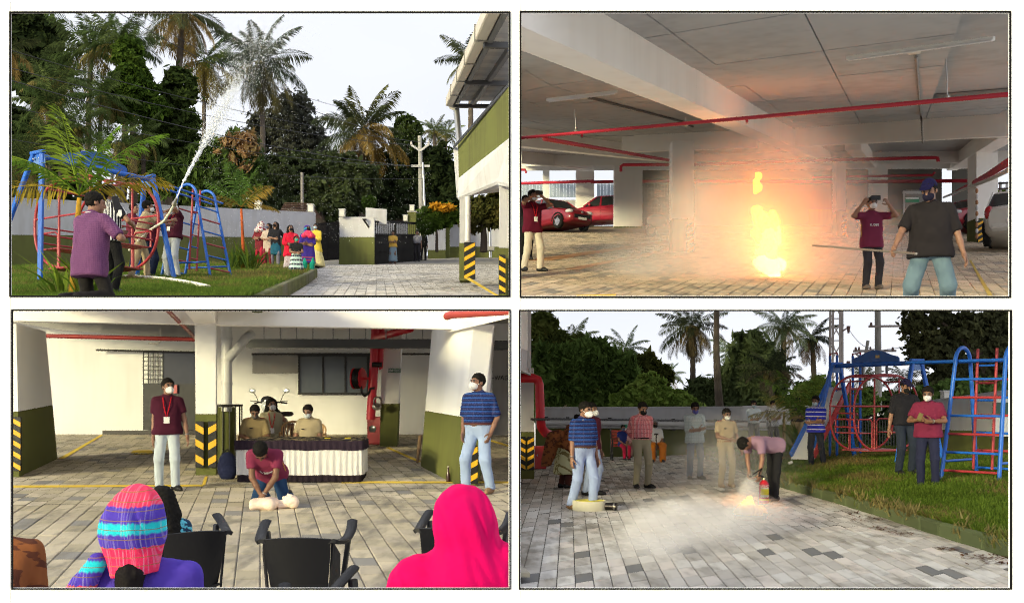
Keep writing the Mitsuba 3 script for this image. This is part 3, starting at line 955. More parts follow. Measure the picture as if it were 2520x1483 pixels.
# ---- paving: courses of blocks running towards a vanishing point
def paving(pl, name, region, vp1, vp2, w, l, o, tones, dark, joint, gap=0.012, k=0.0, seed=1, keep=300, th=0.05, vlim=0):
    """region: pixel outline. Blocks of w by l metres; the first 'keep' nearest are parts of the pavement, the others one piece of it."""
    rnd = np.random.RandomState(seed)
    poly = shapely.Polygon([(p[0], p[1]) for p in region])
    O = pl.g(*o, k)
    up = V3(0, 0, 1)

    def direction(u):
        d = V3((u - U0) / F, 1.0, (VH - pl.vh) / F)
        return nrm(d)
    B = direction(vp1[0])
    A = direction(vp2[0]) * (1 if vp2[0] > U0 else -1) if abs(vp2[0]) < 2e4 else V3(1, 0, 0)
    nn = nrm(np.cross(A, B))
    base = struct(name, MB().prism([pl.g(u, v, k - 0.012) for u, v in region], (0, 0, -0.10), joint), 'stone')
    to_uv = lambda p: (U0 + F * p[0] / p[1], VH - F * (p[2] - CZ) / p[1])
    cells = []
    Gi = [np.linalg.lstsq(np.stack([A, B], 1), pl.g(u, v, k) - O, rcond=None)[0] for u, v in region]
    i0, i1 = int(min(x[0] for x in Gi) / w) - 1, int(max(x[0] for x in Gi) / w) + 2
    j0, j1 = int(min(x[1] for x in Gi) / l) - 2, int(max(x[1] for x in Gi) / l) + 2
    for i in range(i0, i1):
        off = rnd.rand() * l
        for j in range(j0, j1):
            c = O + A * (i + 0.5) * w + B * ((j + 0.5) * l + off)
            if c[1] < 3:
                continue
            u, v = to_uv(c)
            if shapely.Point(u, v).within(poly):
                cells.append((c[1], c, i, j))
    cells.sort(key=lambda t: t[0])
    cells = cells[:3600]
    # a few block shapes shared by all
    protos = []
    for q in range(14):
        t = dark if q >= 11 else tones[q % len(tones)]
        tone = np.asarray(t) * (0.9 + 0.2 * rnd.rand())
        hh = trimesh.convex.convex_hull(np.array([[sx * (0.5 - e), sy * (0.5 - e2), z] for sx in (-1, 1) for sy in (-1, 1)
                                                  for e, e2, z in ((0, 0, -1), (0, 0, -0.16), (0.035, 0.02, 0.0))]))
        m = MB().flat(np.asarray(hh.vertices), hh.faces, tone)
        v, f, c = m.mesh()
        # lighter worn centre and darker mottling as the stone has it
        protos.append(shape(v, f, c, 'stone'))
    rest = MB()
    for n, (_, c, i, j) in enumerate(cells):
        q = rnd.randint(0, 11) if rnd.rand() > 0.055 else rnd.randint(11, 14)
        dz = rnd.uniform(-0.003, 0.004)
        ww, ll = w - gap, l - gap
        if n < keep:
            M = np.eye(4)
            M[:3, 0], M[:3, 1], M[:3, 2], M[:3, 3] = A * ww, B * ll, nn * th, c + up * dz
            key = fresh(base + '__paver')
            scene[key] = {**protos[q], 'to_world': T(M)}
        else:
            tone = np.asarray(dark if q >= 11 else tones[q % len(tones)]) * (0.88 + 0.24 * rnd.rand())
            a, b = A * ww / 2, B * ll / 2
            rest.quad(c - a - b + up * dz, c + a - b + up * dz, c + a + b + up * dz, c - a + b + up * dz, tone)
    if rest.n:
        put('distant_pavers', rest, 'stone', base, kind='stuff')
    return base


def chevron_guard(parent, c, w, h, t, right=1, n=4, R=None, name='corner_guard', up_=False):
    """A black rubber corner guard with slanting yellow bands; c is the middle of its face."""
    R = np.eye(3) if R is None else R
    gk = put(name, MB().box(c, (w, t, h), (0.012, 0.012, 0.012), R, 0.004), 'plastic', parent)
    p = h / n
    for i in range(n):
        z = -h / 2 + p * (i + 0.5)
        dx, s = w / 2 * 0.96, w * 0.55 * right
        q = [V3(-dx, 0, z - p * 0.22 - s / 2), V3(dx, 0, z - p * 0.22 + s / 2), V3(dx, 0, z + p * 0.22 + s / 2), V3(-dx, 0, z + p * 0.22 - s / 2)]
        q = [V3(x[0], -t / 2 - 0.003, min(max(x[2], -h / 2 + 0.005), h / 2 - 0.005)) for x in q]
        m = MB().prism([R @ x + c for x in q], R @ V3(0, 0.004, 0), (0.80, 0.42, 0.02))
        put('yellow_band', m, 'plastic', gk)
    return gk


def wall_run(pl, name, pts, ktop, kmid, label, cat='wall', th=0.2, kbase=0.0, cap=True, upper='wall_white', lower='wall_olive', struct_=False):
    """A straight masonry wall from (u, Y) to (u, Y): plaster above, olive dado below."""
    (u0, Y0), (u1, Y1) = pts
    key = thing(name, label, cat)
    d = V3(0, th, 0)

    def blk(part, ka, kb, bs, grow=0.0):
        a, b = pl.at(u0, Y0, ka), pl.at(u1, Y1, ka)
        a2, b2 = pl.at(u0, Y0, kb), pl.at(u1, Y1, kb)
        gd = V3(0, -grow, 0)
        put(part, MB().hexa([a + gd, b + gd, b + d - gd, a + d - gd, a2 + gd, b2 + gd, b2 + d - gd, a2 + d - gd]), bs, key)
    blk('plaster', kmid, ktop, upper)
    blk('dado', kbase - 0.15, kmid - 0.002, lower, 0.012)
    if cap:
        blk('coping', ktop + 0.002, ktop + 0.06, upper, 0.03)
    return key


def vwall(pl, u0, Y0, u1, Y1, v0a, v0b, v1a, v1b, th=0.25, col=(0.5, 0.5, 0.5)):
    """hexa between two upright pixel edges: (u0: rows v0a top, v0b bottom), (u1: ...)."""
    d = V3(0, th, 0)
    p = [P(u0, v0b, Y0), P(u1, v1b, Y1), P(u1, v1a, Y1), P(u0, v0a, Y0)]
    return MB().hexa([p[0], p[1], p[1] + d, p[0] + d, p[3], p[2], p[2] + d, p[3] + d], col)
# ---------------------------------------------------------------- plants
def palm(base, top, rad, label, n=24, seed=1, tones=((0.030, 0.055, 0.012), (0.055, 0.075, 0.018), (0.16, 0.13, 0.035)), yellow=0.2, r0=0.17, name='palm_tree', cat='palm tree', group=None,
         droop=1.0, nuts=True, leafw=0.085, elev=(-0.6, 1.35), crown=True, trunkcol=(0.12, 0.10, 0.082), young=False, density=44):
    rnd = np.random.RandomState(seed)
    base, top = np.asarray(base, float), np.asarray(top, float)
    key = thing(name, label, cat, group)
    H = np.linalg.norm(top - base)
    ts = np.linspace(0, 1, max(int(H / 0.22), 6))
    bend = V3(rnd.uniform(-1, 1), rnd.uniform(-0.5, 0.5), 0) * H * 0.02
    pts = [base * (1 - t) + top * t + bend * math.sin(math.pi * t) for t in ts]
    rr = [r0 * (1.0 - 0.38 * t + 0.35 * math.exp(-t * H / 0.5)) * (1.06 if i % 2 else 0.97) for i, t in enumerate(ts)]
    tc = np.array([np.asarray(trunkcol) * (0.75 + 0.5 * rnd.rand()) for _ in ts])
    put('trunk', MB().tube(pts, rr, tc, 9), 'bark', key)
    if not crown:
        return key
    m = MB()
    V, Fc, C = [], [], []
    ga = 2.39996
    for i in range(n):
        fr = (i + 0.5) / n
        el = elev[1] + (elev[0] - elev[1]) * fr ** 0.8 + rnd.uniform(-0.12, 0.12)
        az = i * ga + rnd.uniform(-0.3, 0.3)
        L = rad * 1.22 * (0.78 + 0.34 * rnd.rand()) * (0.85 if fr < 0.15 else 1.0)
        hd = V3(math.cos(az), math.sin(az), 0)
        old = fr > 1 - yellow or (fr > 0.5 and rnd.rand() < yellow * 0.6)
        base_c = np.asarray(tones[2] if old else tones[rnd.randint(0, 2)]) * rnd.uniform(0.7, 1.3)
        K = 12
        p, a = top + V3(0, 0, 0.05), el
        line = [p]
        for q in range(K):
            a -= (0.050 + 0.045 * fr) * droop * (0.35 + q / K * 1.5)
            p = p + (hd * math.cos(a) + UP * math.sin(a)) * L / K
            line.append(p)
        line = np.array(line)
        m.tube(line, np.linspace(0.03, 0.006, K + 1) * (rad / 2.6), base_c * 1.5, 4, False)
        tw = rnd.uniform(-0.7, 0.7)
        side0 = nrm(np.cross(hd, UP))
        s = np.linspace(0.14, 0.995, density)
        for sg in (-1, 1):
            q = s * K
            i0 = np.minimum(q.astype(int), K - 1)
            t = (q - i0)[:, None]
            pos = line[i0] * (1 - t) + line[i0 + 1] * t
            tan = line[i0 + 1] - line[i0]
            tan /= np.linalg.norm(tan, axis=1, keepdims=True)
            nn = np.cross(side0, tan)
            side = side0 * math.cos(tw) + nn * math.sin(tw)
            ll = L * 0.255 * np.sin(np.pi * (0.12 + 0.80 * s))[:, None] * rnd.uniform(0.75, 1.2, (len(s), 1))
            out = side * sg * 0.85 + tan * (0.45 + 0.5 * s[:, None]) + rnd.normal(0, 0.10, (len(s), 3))
            out[:, 2] -= 0.25 + 0.30 * rnd.rand(len(s)) * droop
            out /= np.linalg.norm(out, axis=1, keepdims=True)
            mid = pos + out * ll * 0.55
            tip = pos + out * ll
            tip[:, 2] -= 0.22 * ll[:, 0] * (0.6 + rnd.rand(len(s))) * droop
            wv = tan * leafw * rnd.uniform(0.7, 1.2, (len(s), 1)) * (rad / 2.6)
            n0 = sum(len(x) for x in V)
            vv = np.stack([pos, mid - wv * 0.5, mid + wv * 0.5, tip], 1).reshape(-1, 3)
            k = np.arange(len(s)) * 4 + n0
            V.append(vv)
            Fc.append(np.vstack([np.stack([k, k + 1, k + 2], 1), np.stack([k + 1, k + 3, k + 2], 1)]))
            cc = base_c * rnd.uniform(0.7, 1.35, (len(s), 1)) * (1 + 0.0 * s[:, None])
            C.append(np.repeat(cc, 4, 0))
    m.add(np.vstack(V), np.vstack(Fc), np.vstack(C))
    put('crown', m, 'leaf', key)
    if nuts:
        for q in range(7):
            a = q * 0.9
            m2 = MB().ell(top + V3(math.cos(a) * 0.28, math.sin(a) * 0.28, -0.18 - 0.08 * (q % 3)) * 1.0, (0.12, 0.12, 0.15), (0.13, 0.12, 0.03), sub=1)
            put('coconut', m2, 'matte', key)
    return key


def leaves_in(rnd, blobs, n, size, tones, hole=0.5, hs=1.4, flat=0.0, shape=1.9, droopy=0.0):
    """n leaf faces spread through a union of ellipsoids, thinned by noise so that gaps and clumps show."""
    vol = np.array([b[1][0] * b[1][1] * b[1][2] for b in blobs]) ** 0.72
    which = rnd.choice(len(blobs), int(n * 1.9), p=vol / vol.sum())
    c = np.array([b[0] for b in blobs])[which]
    r = np.array([b[1] for b in blobs])[which]
    d = rnd.normal(size=(len(which), 3))
    d /= np.linalg.norm(d, axis=1, keepdims=True)
    rad = rnd.rand(len(which)) ** (1 / 2.4)
    rough = 0.35 + 1.25 * meshkit.fbm(d * 2.9 + which[:, None] * 3.1, 4, 5)
    stray = np.where(rnd.rand(len(which)) < 0.13, rnd.uniform(1.0, 1.3, len(which)), 1.0)
    p = c + d * r * (rad * rough * stray)[:, None]
    nz1 = meshkit.fbm(p * hs / max(r.mean(), 0.3) * 1.6, 3, 9)
    keep = nz1 > np.quantile(nz1, hole * 0.95)
    p, d, which, nz1 = p[keep][:n], d[keep][:n], which[keep][:n], nz1[keep][:n]
    k = len(p)
    nn = d + rnd.normal(size=(k, 3)) * 0.8 + V3(0, 0, 0.5)
    nn /= np.linalg.norm(nn, axis=1, keepdims=True)
    a = np.cross(nn, rnd.normal(size=(k, 3)))
    a[:, 2] -= droopy
    a /= np.linalg.norm(a, axis=1, keepdims=True)
    b = np.cross(nn, a)
    s = size * rnd.uniform(0.7, 1.75, (k, 1))
    v = np.stack([p - a * s * shape / 2, p - b * s / 2, p + b * s / 2, p + a * s * shape / 2], 1).reshape(-1, 3)
    i = np.arange(k) * 4
    f = np.vstack([np.stack([i, i + 1, i + 2], 1), np.stack([i + 1, i + 3, i + 2], 1)])
    tones = np.asarray(tones)
    big = meshkit.fbm(p / max(r.mean(), 0.3) * 0.9 + 11, 2, 4)
    cl = np.clip((nz1 - nz1.min()) / (np.ptp(nz1) + 1e-6) * 0.35 + (big - 0.3) * 1.0 + rnd.rand(k) * 0.35 - 0.12, 0, 0.999)
    tt = cl * (len(tones) - 1)
    t0 = tt.astype(int)
    col = tones[t0] * (1 - (tt - t0))[:, None] + tones[np.minimum(t0 + 1, len(tones) - 1)] * (tt - t0)[:, None]
    col = col * rnd.uniform(0.75, 1.25, (k, 1))
    return v, f, np.repeat(col, 4, 0)


GREEN = ((0.030, 0.046, 0.014), (0.060, 0.090, 0.025), (0.115, 0.16, 0.045))
LIGHT = ((0.04, 0.075, 0.015), (0.07, 0.12, 0.02), (0.12, 0.17, 0.03))
DEEP = ((0.020, 0.031, 0.013), (0.040, 0.058, 0.022), (0.078, 0.105, 0.038))


def tree(base, blobs, label, n=9000, size=0.22, tones=GREEN, seed=1, hole=0.5, r0=0.2, name='leafy_tree', cat='tree', group=None, limbs=True, shape=1.9, hs=1.4, trunkcol=(0.09, 0.07, 0.055), droopy=0.0, dens=1.7, bloom=None):
    """base: foot of the trunk; blobs: (centre, radii) of the clumps of the crown."""
    rnd = np.random.RandomState(seed)
    key = thing(name, label, cat, group)
    base = np.asarray(base, float)
    cen = np.mean([b[0] for b in blobs], 0)
    low = min(b[0][2] - b[1][2] * 0.4 for b in blobs)
    fork = V3(base[0] * 0.4 + cen[0] * 0.6, base[1] * 0.4 + cen[1] * 0.6, max(base[2] + 0.3, min(low + 0.2, cen[2])))
    t = np.linspace(0, 1, 8)
    pts = [base * (1 - x) + fork * x + V3(math.sin(x * 5 + seed), 0, 0) * 0.06 * r0 * 10 * x * (1 - x) for x in t]
    m = MB().tube(pts, np.linspace(r0 * 1.25, r0 * 0.75, 8), trunkcol, 9)
    put('trunk', m, 'bark', key)
    if limbs:
        for b in blobs[:14]:
            e = np.asarray(b[0], float)
            mid = (fork + e) / 2 + rnd.normal(size=3) * 0.12 * np.linalg.norm(e - fork)
            x = np.linspace(0, 1, 7)[:, None]
            pp = (1 - x) ** 2 * fork + 2 * x * (1 - x) * mid + x * x * e
            put('limb', MB().tube(pp, np.linspace(r0 * 0.5, r0 * 0.10, 7), trunkcol, 6), 'bark', key)
    v, f, c = leaves_in(rnd, blobs, int(n * dens), size * 0.78, tones, hole, hs, shape=shape, droopy=droopy)
    put('crown', MB().add(v, f, c), 'leaf', key)
    if bloom is not None:
        bl, bn, bs, bt = bloom
        v, f, c = leaves_in(rnd, bl, bn, bs, bt, 0.55, 2.2, shape=2.6)
        put('blossom', MB().add(v, f, c), 'leaf', key)
    return key


def pblobs(Y, lst, dy=0.7):
    """Clumps given as (u, v, half width, half height) in photo units at distance Y (or a fifth number of its own)."""
    out = []
    for b in lst:
        y = b[4] if len(b) > 4 else Y
        s = y / F
        out.append((P(b[0], b[1], y), V3(b[2] * s, max(b[2], b[3]) * s * dy, b[3] * s)))
    return out


def grass(name, pts, n, hgt, tones, seed, label, dry=0.25):
    """Blades over a patch; pts(rnd, n) gives the foot points."""
    rnd = np.random.RandomState(seed)
    p = pts(rnd, n)
    k = len(p)
    tuft = meshkit.fbm(p * V3(1.4, 0.8, 0), 3, seed)
    az = rnd.rand(k) * 6.283
    hh = hgt * (0.35 + 1.3 * tuft + 0.5 * rnd.rand(k))
    lean = rnd.uniform(0.3, 1.3, k)
    dirv = np.stack([np.cos(az) * lean, np.sin(az) * lean, np.ones(k)], 1) * hh[:, None]
    w = np.stack([-np.sin(az), np.cos(az), np.zeros(k)], 1) * (hgt * 0.16)
    v = np.stack([p - w, p + w, p + dirv], 1).reshape(-1, 3)
    f = np.arange(k * 3).reshape(-1, 3)
    t = np.asarray(tones)
    dr_ = meshkit.fbm(p * V3(0.9, 0.5, 0) + 31, 3, seed + 3)
    c = t[rnd.randint(0, 2, k)] * (0.55 + 0.9 * tuft)[:, None]
    c = np.where((dr_ + 0.25 * (rnd.rand(k) - 0.5) > 1 - dry - 0.22)[:, None], t[2] * rnd.uniform(0.6, 1.2, (k, 1)), c)
    put(name, MB().add(v, f, np.repeat(c, 3, 0)), 'leaf', label=label, cat='grass', kind='stuff')


def areca(base, H, spread, label, n=9, seed=3, stemcol=(0.42, 0.10, 0.03), tones=((0.10, 0.17, 0.02), (0.17, 0.22, 0.03), (0.34, 0.26, 0.04)), name='areca_palm', lean=(0, 0), clump=0, up=1.25):
    """A young palm: slim coloured stem, few feathered fronds, sometimes suckers round its foot."""
    base = np.asarray(base, float)
    top = base + V3(lean[0], lean[1], H)
    key = palm(base, top, spread, label, n=n, seed=seed, tones=tones, yellow=0.18, r0=0.05, name=name, cat='palm', droop=0.75, nuts=False, leafw=0.085, elev=(0.35, up), trunkcol=stemcol, density=30)
    for q in range(clump):
        rnd = np.random.RandomState(seed + q)
        b = base + V3(rnd.uniform(-0.35, 0.35), rnd.uniform(-0.3, 0.3), 0)
        m = MB()
        V, Fc, C = [], [], []
        for j in range(16):
            az, el = rnd.rand() * 6.28, rnd.uniform(0.7, 1.4)
            L = rnd.uniform(0.5, 1.0) * spread * 0.8
            hd = V3(math.cos(az), math.sin(az), 0)
            p0 = b + hd * 0.05
            p1 = p0 + (hd * math.cos(el) + UP * math.sin(el)) * L * 0.6
            p2 = p1 + (hd * math.cos(el - 0.5) + UP * math.sin(el - 0.5)) * L * 0.5
            w = nrm(np.cross(hd, UP)) * 0.035
            i0 = len(V) * 5
            V.append(np.array([p0, p1 - w, p1 + w, p2, p2]))
            Fc += [[i0, i0 + 1, i0 + 2], [i0 + 1, i0 + 3, i0 + 2]]
            C.append(np.tile(np.asarray(tones[j % 2]) * rnd.uniform(0.6, 1.2), (5, 1)))
        m.add(np.vstack(V), Fc, np.vstack(C))
        put('sucker', m, 'leaf', key)
    return key


def wire(name, pts, r, label, col=(0.05, 0.05, 0.055), sag=0.0, group=None):
    a, b = np.asarray(pts[0], float), np.asarray(pts[1], float)
    t = np.linspace(0, 1, 13)[:, None]
    p = a * (1 - t) + b * t
    p[:, 2] -= 4 * sag * (t * (1 - t))[:, 0]
    put(name, MB().tube(p, r, col, 5), 'metal', label=label, cat='wire', group=group)
# ---------------------------------------------------------------- builders of objects
class Kit:
    """Parts in a thing's own axes (x right, y back, z up), turned by yaw and set down at O."""
    def __init__(s, name, label, cat, O, yaw=0.0, sc=1.0, group=None, R=None):
        s.key = thing(name, label, cat, group)
        s.O, s.M, s.sc = np.asarray(O, float), (rotz(math.radians(yaw)) if R is None else R), sc

    def put(s, name, m, bsdf='paint', parent=None, label=None, kind=None, **k):
        m.v = [(v * s.sc) @ s.M.T + s.O for v in m.v]
        return put(name, m, bsdf, parent or s.key, label=label, kind=kind, **k)

    def w(s, p):
        return (np.asarray(p, float) * s.sc) @ s.M.T + s.O


BL_, RD_ = (0.015, 0.13, 0.55), (0.36, 0.035, 0.045)


def swing(label, O, yaw, sc=1.0, feet=None, gs=1.0):
    k = Kit('gondola_swing', label, 'swing', O, yaw, sc)
    W, Ht = 1.28, 2.30                                    # half length of the beam, its height
    for sx in (-1, 1):
        x = sx * W
        for sy in (-1, 1):
            fo = (feet or {}).get((sx, sy), (x + sx * 0.10, sy * 0.74))
            k.put('leg', MB().bar((fo[0], fo[1], -0.1), (x, sy * 0.13, Ht), 0.085, 0.085, BL_, b=0.012))
        k.put('cap_plate', MB().prism([(x - sx * 0.02, -0.16, Ht + 0.02), (x - sx * 0.02, 0.16, Ht + 0.02), (x, 0.22, Ht - 0.20), (x, -0.22, Ht - 0.20)], (0.02, 0, 0), (0.10, 0.20, 0.45)))
        k.put('cap_bar', MB().bar((x, -0.20, Ht + 0.03), (x, 0.20, Ht + 0.03), 0.09, 0.06, BL_, b=0.012))
        for sy in (-1, 1):
            k.put('bolt', MB().ell((x - 0.02, sy * 0.09, Ht - 0.09), (0.03, 0.022, 0.022), (0.6, 0.6, 0.6), sub=1), 'metal')
    k.put('beam', MB().tube([(-W, 0, Ht - 0.03), (W, 0, Ht - 0.03)], 0.052, BL_, 12))
    xs = np.linspace(-0.75, 0.75, 25)
    prof = [(x, 0, Ht + 0.03 + 0.06 + 0.17 * math.cos(x / 0.75 * math.pi / 2) ** 2 + (0.05 if abs(x) < 0.7 else 0)) for x in xs]
    k.put('name_board', MB().prism([(-0.75, 0, Ht + 0.02)] + prof + [(0.75, 0, Ht + 0.02)], (0, 0.03, 0), (0.02, 0.10, 0.42)))
    k.put('plaque', MB().box((0.1, -0.008, Ht + 0.15), (0.13, 0.01, 0.07), (0.5, 0.42, 0.2)))
    # the gondola: two hoops across the beam, floor, facing benches
    Gz = rotz(math.pi / 2)
    gp = lambda n, m: k.put(n, m.xf(Gz * np.array([[gs], [gs], [1]])))
    def hoop(y):
        an = np.linspace(0, 2 * math.pi, 49)
        pts = []
        for a in an:
            c, s_ = math.cos(a), math.sin(a)
            e = 2 / 2.5
            x = 1.10 * math.copysign(abs(c) ** e, c)
            z = 1.12 + 0.90 * math.copysign(abs(s_) ** e, s_)
            pts.append((x, y, max(z, 0.25)))
        return pts
    for y in (-0.42, 0.42):
        gp('hoop', MB().tube(hoop(y), 0.026, RD_, 8, False))
        for x in (-0.42, 0.42):
            gp('upright', MB().tube([(x, y, 0.25), (x, y, 1.93)], 0.021, RD_, 8))
        gp('cross_rail', MB().tube([(-1.08, y, 1.28), (1.08, y, 1.28)], 0.02, RD_, 8))
    for x in (-0.75, -0.25, 0.25, 0.75):
        z = 1.12 + 0.90 * (max(1 - (abs(x) / 1.10) ** 2.5, 0)) ** (1 / 2.5)
        gp('tie_rod', MB().tube([(x, -0.42, z), (x, 0.42, z)], 0.018, RD_, 8))
    for i in range(9):
        gp('floor_slat', MB().box((-0.62 + i * 0.155, 0, 0.25), (0.135, 0.90, 0.03), (0.30, 0.05, 0.05), b=0.006))
    for sx in (-1, 1):
        for i in range(3):
            gp('seat_slat', MB().box((sx * (0.56 + i * 0.14), 0, 0.66), (0.12, 0.80, 0.025), (0.33, 0.045, 0.05), b=0.005))
        for y in (-0.40, 0.40):
            gp('seat_side', MB().tube([(sx * 0.48, y, 0.27), (sx * 0.48, y, 0.92), (sx * 0.55, y, 0.98), (sx * 0.90, y, 0.98), (sx * 0.93, y, 0.94), (sx * 0.93, y, 0.66)], 0.018, RD_, 8))
        for z in (0.80, 0.98, 1.12):
            gp('back_rail', MB().tube([(sx * 0.97, -0.40, z), (sx * 0.97, 0.40, z)], 0.018, RD_, 8))
    for sx in (-1, 1):
        k.put('hanger', MB().tube([(sx * 0.38, 0, Ht - 0.05), (sx * 0.38, 0, 2.0)], 0.03, (0.10, 0.10, 0.11), 8), 'metal')
        k.put('hanger_bar', MB().tube([(sx * 0.38, -0.3, 1.98), (sx * 0.38, 0.3, 1.98)], 0.022, RD_, 8))
    return k


def climber(label, O, yaw, sc=1.0, fb_=0.85):
    k = Kit('climbing_frame', label, 'climbing frame', O, yaw, sc)
    w, H, ft = 0.42, 2.25, 0.26                # half width, height, foot spread, top spread
    for sx in (-1, 1):
        pts = [(sx * w * 1.15, -fb_, 0)] + [(sx * w, -ft * math.cos(a), H - 0.26 + 0.27 * math.sin(a)) for a in np.linspace(0, math.pi, 13)] + [(sx * w * 1.15, fb_, 0)]
        k.put('arch', MB().tube(pts, 0.034, BL_, 9))
    for sy in (-1, 1):
        for i in range(6):
            t = (i + 0.7) / 6.6
            y = sy * (fb_ * (1 - t) + ft * t); z = t * (H - 0.26)
            ww = w * (1.15 - 0.15 * t)
            k.put('rung', MB().tube([(-ww, y, z), (ww, y, z)], 0.021, RD_ if i % 2 == (0 if sy < 0 else 1) else BL_, 8))
    for sy in (-0.16, 0.16):
        k.put('top_bar', MB().tube([(-w - 0.95, sy, H - 0.22), (w + 0.5, sy, H - 0.22)], 0.026, BL_, 8))
    for x in (-0.16, 0.16):
        k.put('inner_rail', MB().tube([(x - 0.1, 0.04, 0.22), (x, 0.0, H - 0.02)], 0.024, RD_, 8))
    for i in range(6):
        z = 0.5 + i * 0.29
        k.put('inner_rung', MB().tube([(-0.16 - 0.1 * (1 - z / H), 0.03, z), (0.16 - 0.1 * (1 - z / H), 0.03, z)], 0.018, RD_ if i % 2 == 0 else BL_, 8))
    for x in (-w * 1.1, w * 1.1):
        k.put('base_rail', MB().tube([(x, -fb_ * 0.83, 0.36), (x, fb_ * 0.83, 0.36)], 0.022, BL_, 8))
    return k


def armchair(label, O, yaw, sc=1.0, group=None):
    """A black moulded chair with arms on metal legs, seen from behind in the photograph."""
    k = Kit('plastic_armchair', label, 'chair', O, yaw, sc, group)
    col = (0.008, 0.008, 0.010)
    # x right, y towards the back, z up
    nu, nv = 17, 13
    def panel(fn, th, nu=nu, nv=nv):
        u, v = np.meshgrid(np.linspace(-1, 1, nu), np.linspace(0, 1, nv), indexing='ij')
        p = fn(u, v)
        du = np.gradient(p, axis=0); dv = np.gradient(p, axis=1)
        n = np.cross(du, dv); n /= np.linalg.norm(n, axis=-1, keepdims=True) + 1e-9
        a, b = p + n * th / 2, p - n * th / 2
        m = MB()
        i, j = np.meshgrid(np.arange(nu - 1), np.arange(nv - 1), indexing='ij')
        q = np.stack([i * nv + j, (i + 1) * nv + j, (i + 1) * nv + j + 1, i * nv + j + 1], -1).reshape(-1, 4)
        m.add(a.reshape(-1, 3), q, col); m.add(b.reshape(-1, 3), q[:, ::-1], col)
        rim = [(0, j) for j in range(nv)] + [(i, nv - 1) for i in range(1, nu)] + [(nu - 1, j) for j in range(nv - 2, -1, -1)] + [(i, 0) for i in range(nu - 2, -1, -1)]
        A = np.array([a[t] for t in rim]); B = np.array([b[t] for t in rim])
        r = len(rim) - 1
        m.add(np.vstack([A, B]), [[x, x + 1, x + 1 + r + 1, x + r + 1] for x in range(r)], col)
        return m
    def back(u, v):
        hw = 0.165 + 0.052 * v ** 0.7
        x = u * hw
        y = 0.22 + 0.10 * v - 0.055 * (u ** 2)
        z = 0.40 + (0.42 + 0.018 * (1 - u ** 2)) * v
        return np.stack([x, y, z], -1)
    k.put('backrest', panel(back, 0.014), 'plastic')
    def seat(u, v):
        return np.stack([u * (0.225 - 0.03 * v), -0.26 + 0.47 * v, 0.43 - 0.03 * np.sin(v * 3) + 0.02 * u ** 2], -1)
    k.put('seat', panel(seat, 0.016), 'plastic')
    for sx in (-1, 1):
        def arm(u, v, sx=sx):
            t = v
            x = sx * (0.228 + 0.075 * np.sin(t * math.pi * 0.62) + 0.030 * u)
            y = 0.27 - 0.52 * t
            z = 0.80 - 0.05 * np.sin(t * math.pi) + 0.075 * t + 0.010 * (1 - u ** 2)
            return np.stack([x, y, z], -1)
        k.put('armrest', panel(arm, 0.026, 7, 13), 'plastic')
        k.put('arm_post', MB().bar((sx * 0.285, -0.20, 0.82), (sx * 0.23, -0.17, 0.40), 0.03, 0.09, col, up=(0, 1, 0.1), b=0.01), 'plastic')
        k.put('side_web', MB().prism([(sx * 0.215, 0.23, 0.80), (sx * 0.245, 0.10, 0.70), (sx * 0.235, 0.05, 0.47), (sx * 0.19, 0.20, 0.42)], (sx * 0.014, 0, 0), col), 'plastic')
        for sy, y1 in ((-1, -0.25), (1, 0.27)):
            k.put('leg', MB().tube([(sx * 0.21, y1 * 0.8, 0.42), (sx * 0.245, y1, 0.0)], 0.014, (0.45, 0.45, 0.45), 9), 'metal')
    return k


def monobloc(label, O, yaw, col, group=None):
    k = Kit('plastic_chair', label, 'chair', O, yaw, 1.0, group)
    for i in range(7):
        x = -0.165 + i * 0.055
        k.put('back_slat', MB().bar((x, 0.21, 0.43), (x, 0.27, 0.80), 0.032, 0.010, col, up=(0, 1, 0), b=0.003), 'plastic')
    an = np.linspace(0, math.pi, 13)
    k.put('back_frame', MB().tube([(0.215, 0.20, 0.42)] + [(0.215 * math.cos(a), 0.25, 0.74 + 0.13 * math.sin(a)) for a in an] + [(-0.215, 0.20, 0.42)], 0.02, col, 8), 'plastic')
    k.put('seat', MB().box((0, 0, 0.43), (0.44, 0.44, 0.025), col, b=0.01), 'plastic')
    for sx in (-1, 1):
        k.put('armrest', MB().tube([(sx * 0.22, 0.22, 0.66), (sx * 0.25, 0.05, 0.66), (sx * 0.25, -0.18, 0.64), (sx * 0.23, -0.21, 0.45)], 0.021, col, 8), 'plastic')
        for y in (-0.2, 0.2):
            k.put('leg', MB().bar((sx * 0.20, y, 0.42), (sx * 0.235, y * 1.15, 0), 0.04, 0.04, col, b=0.006), 'plastic')
    return k


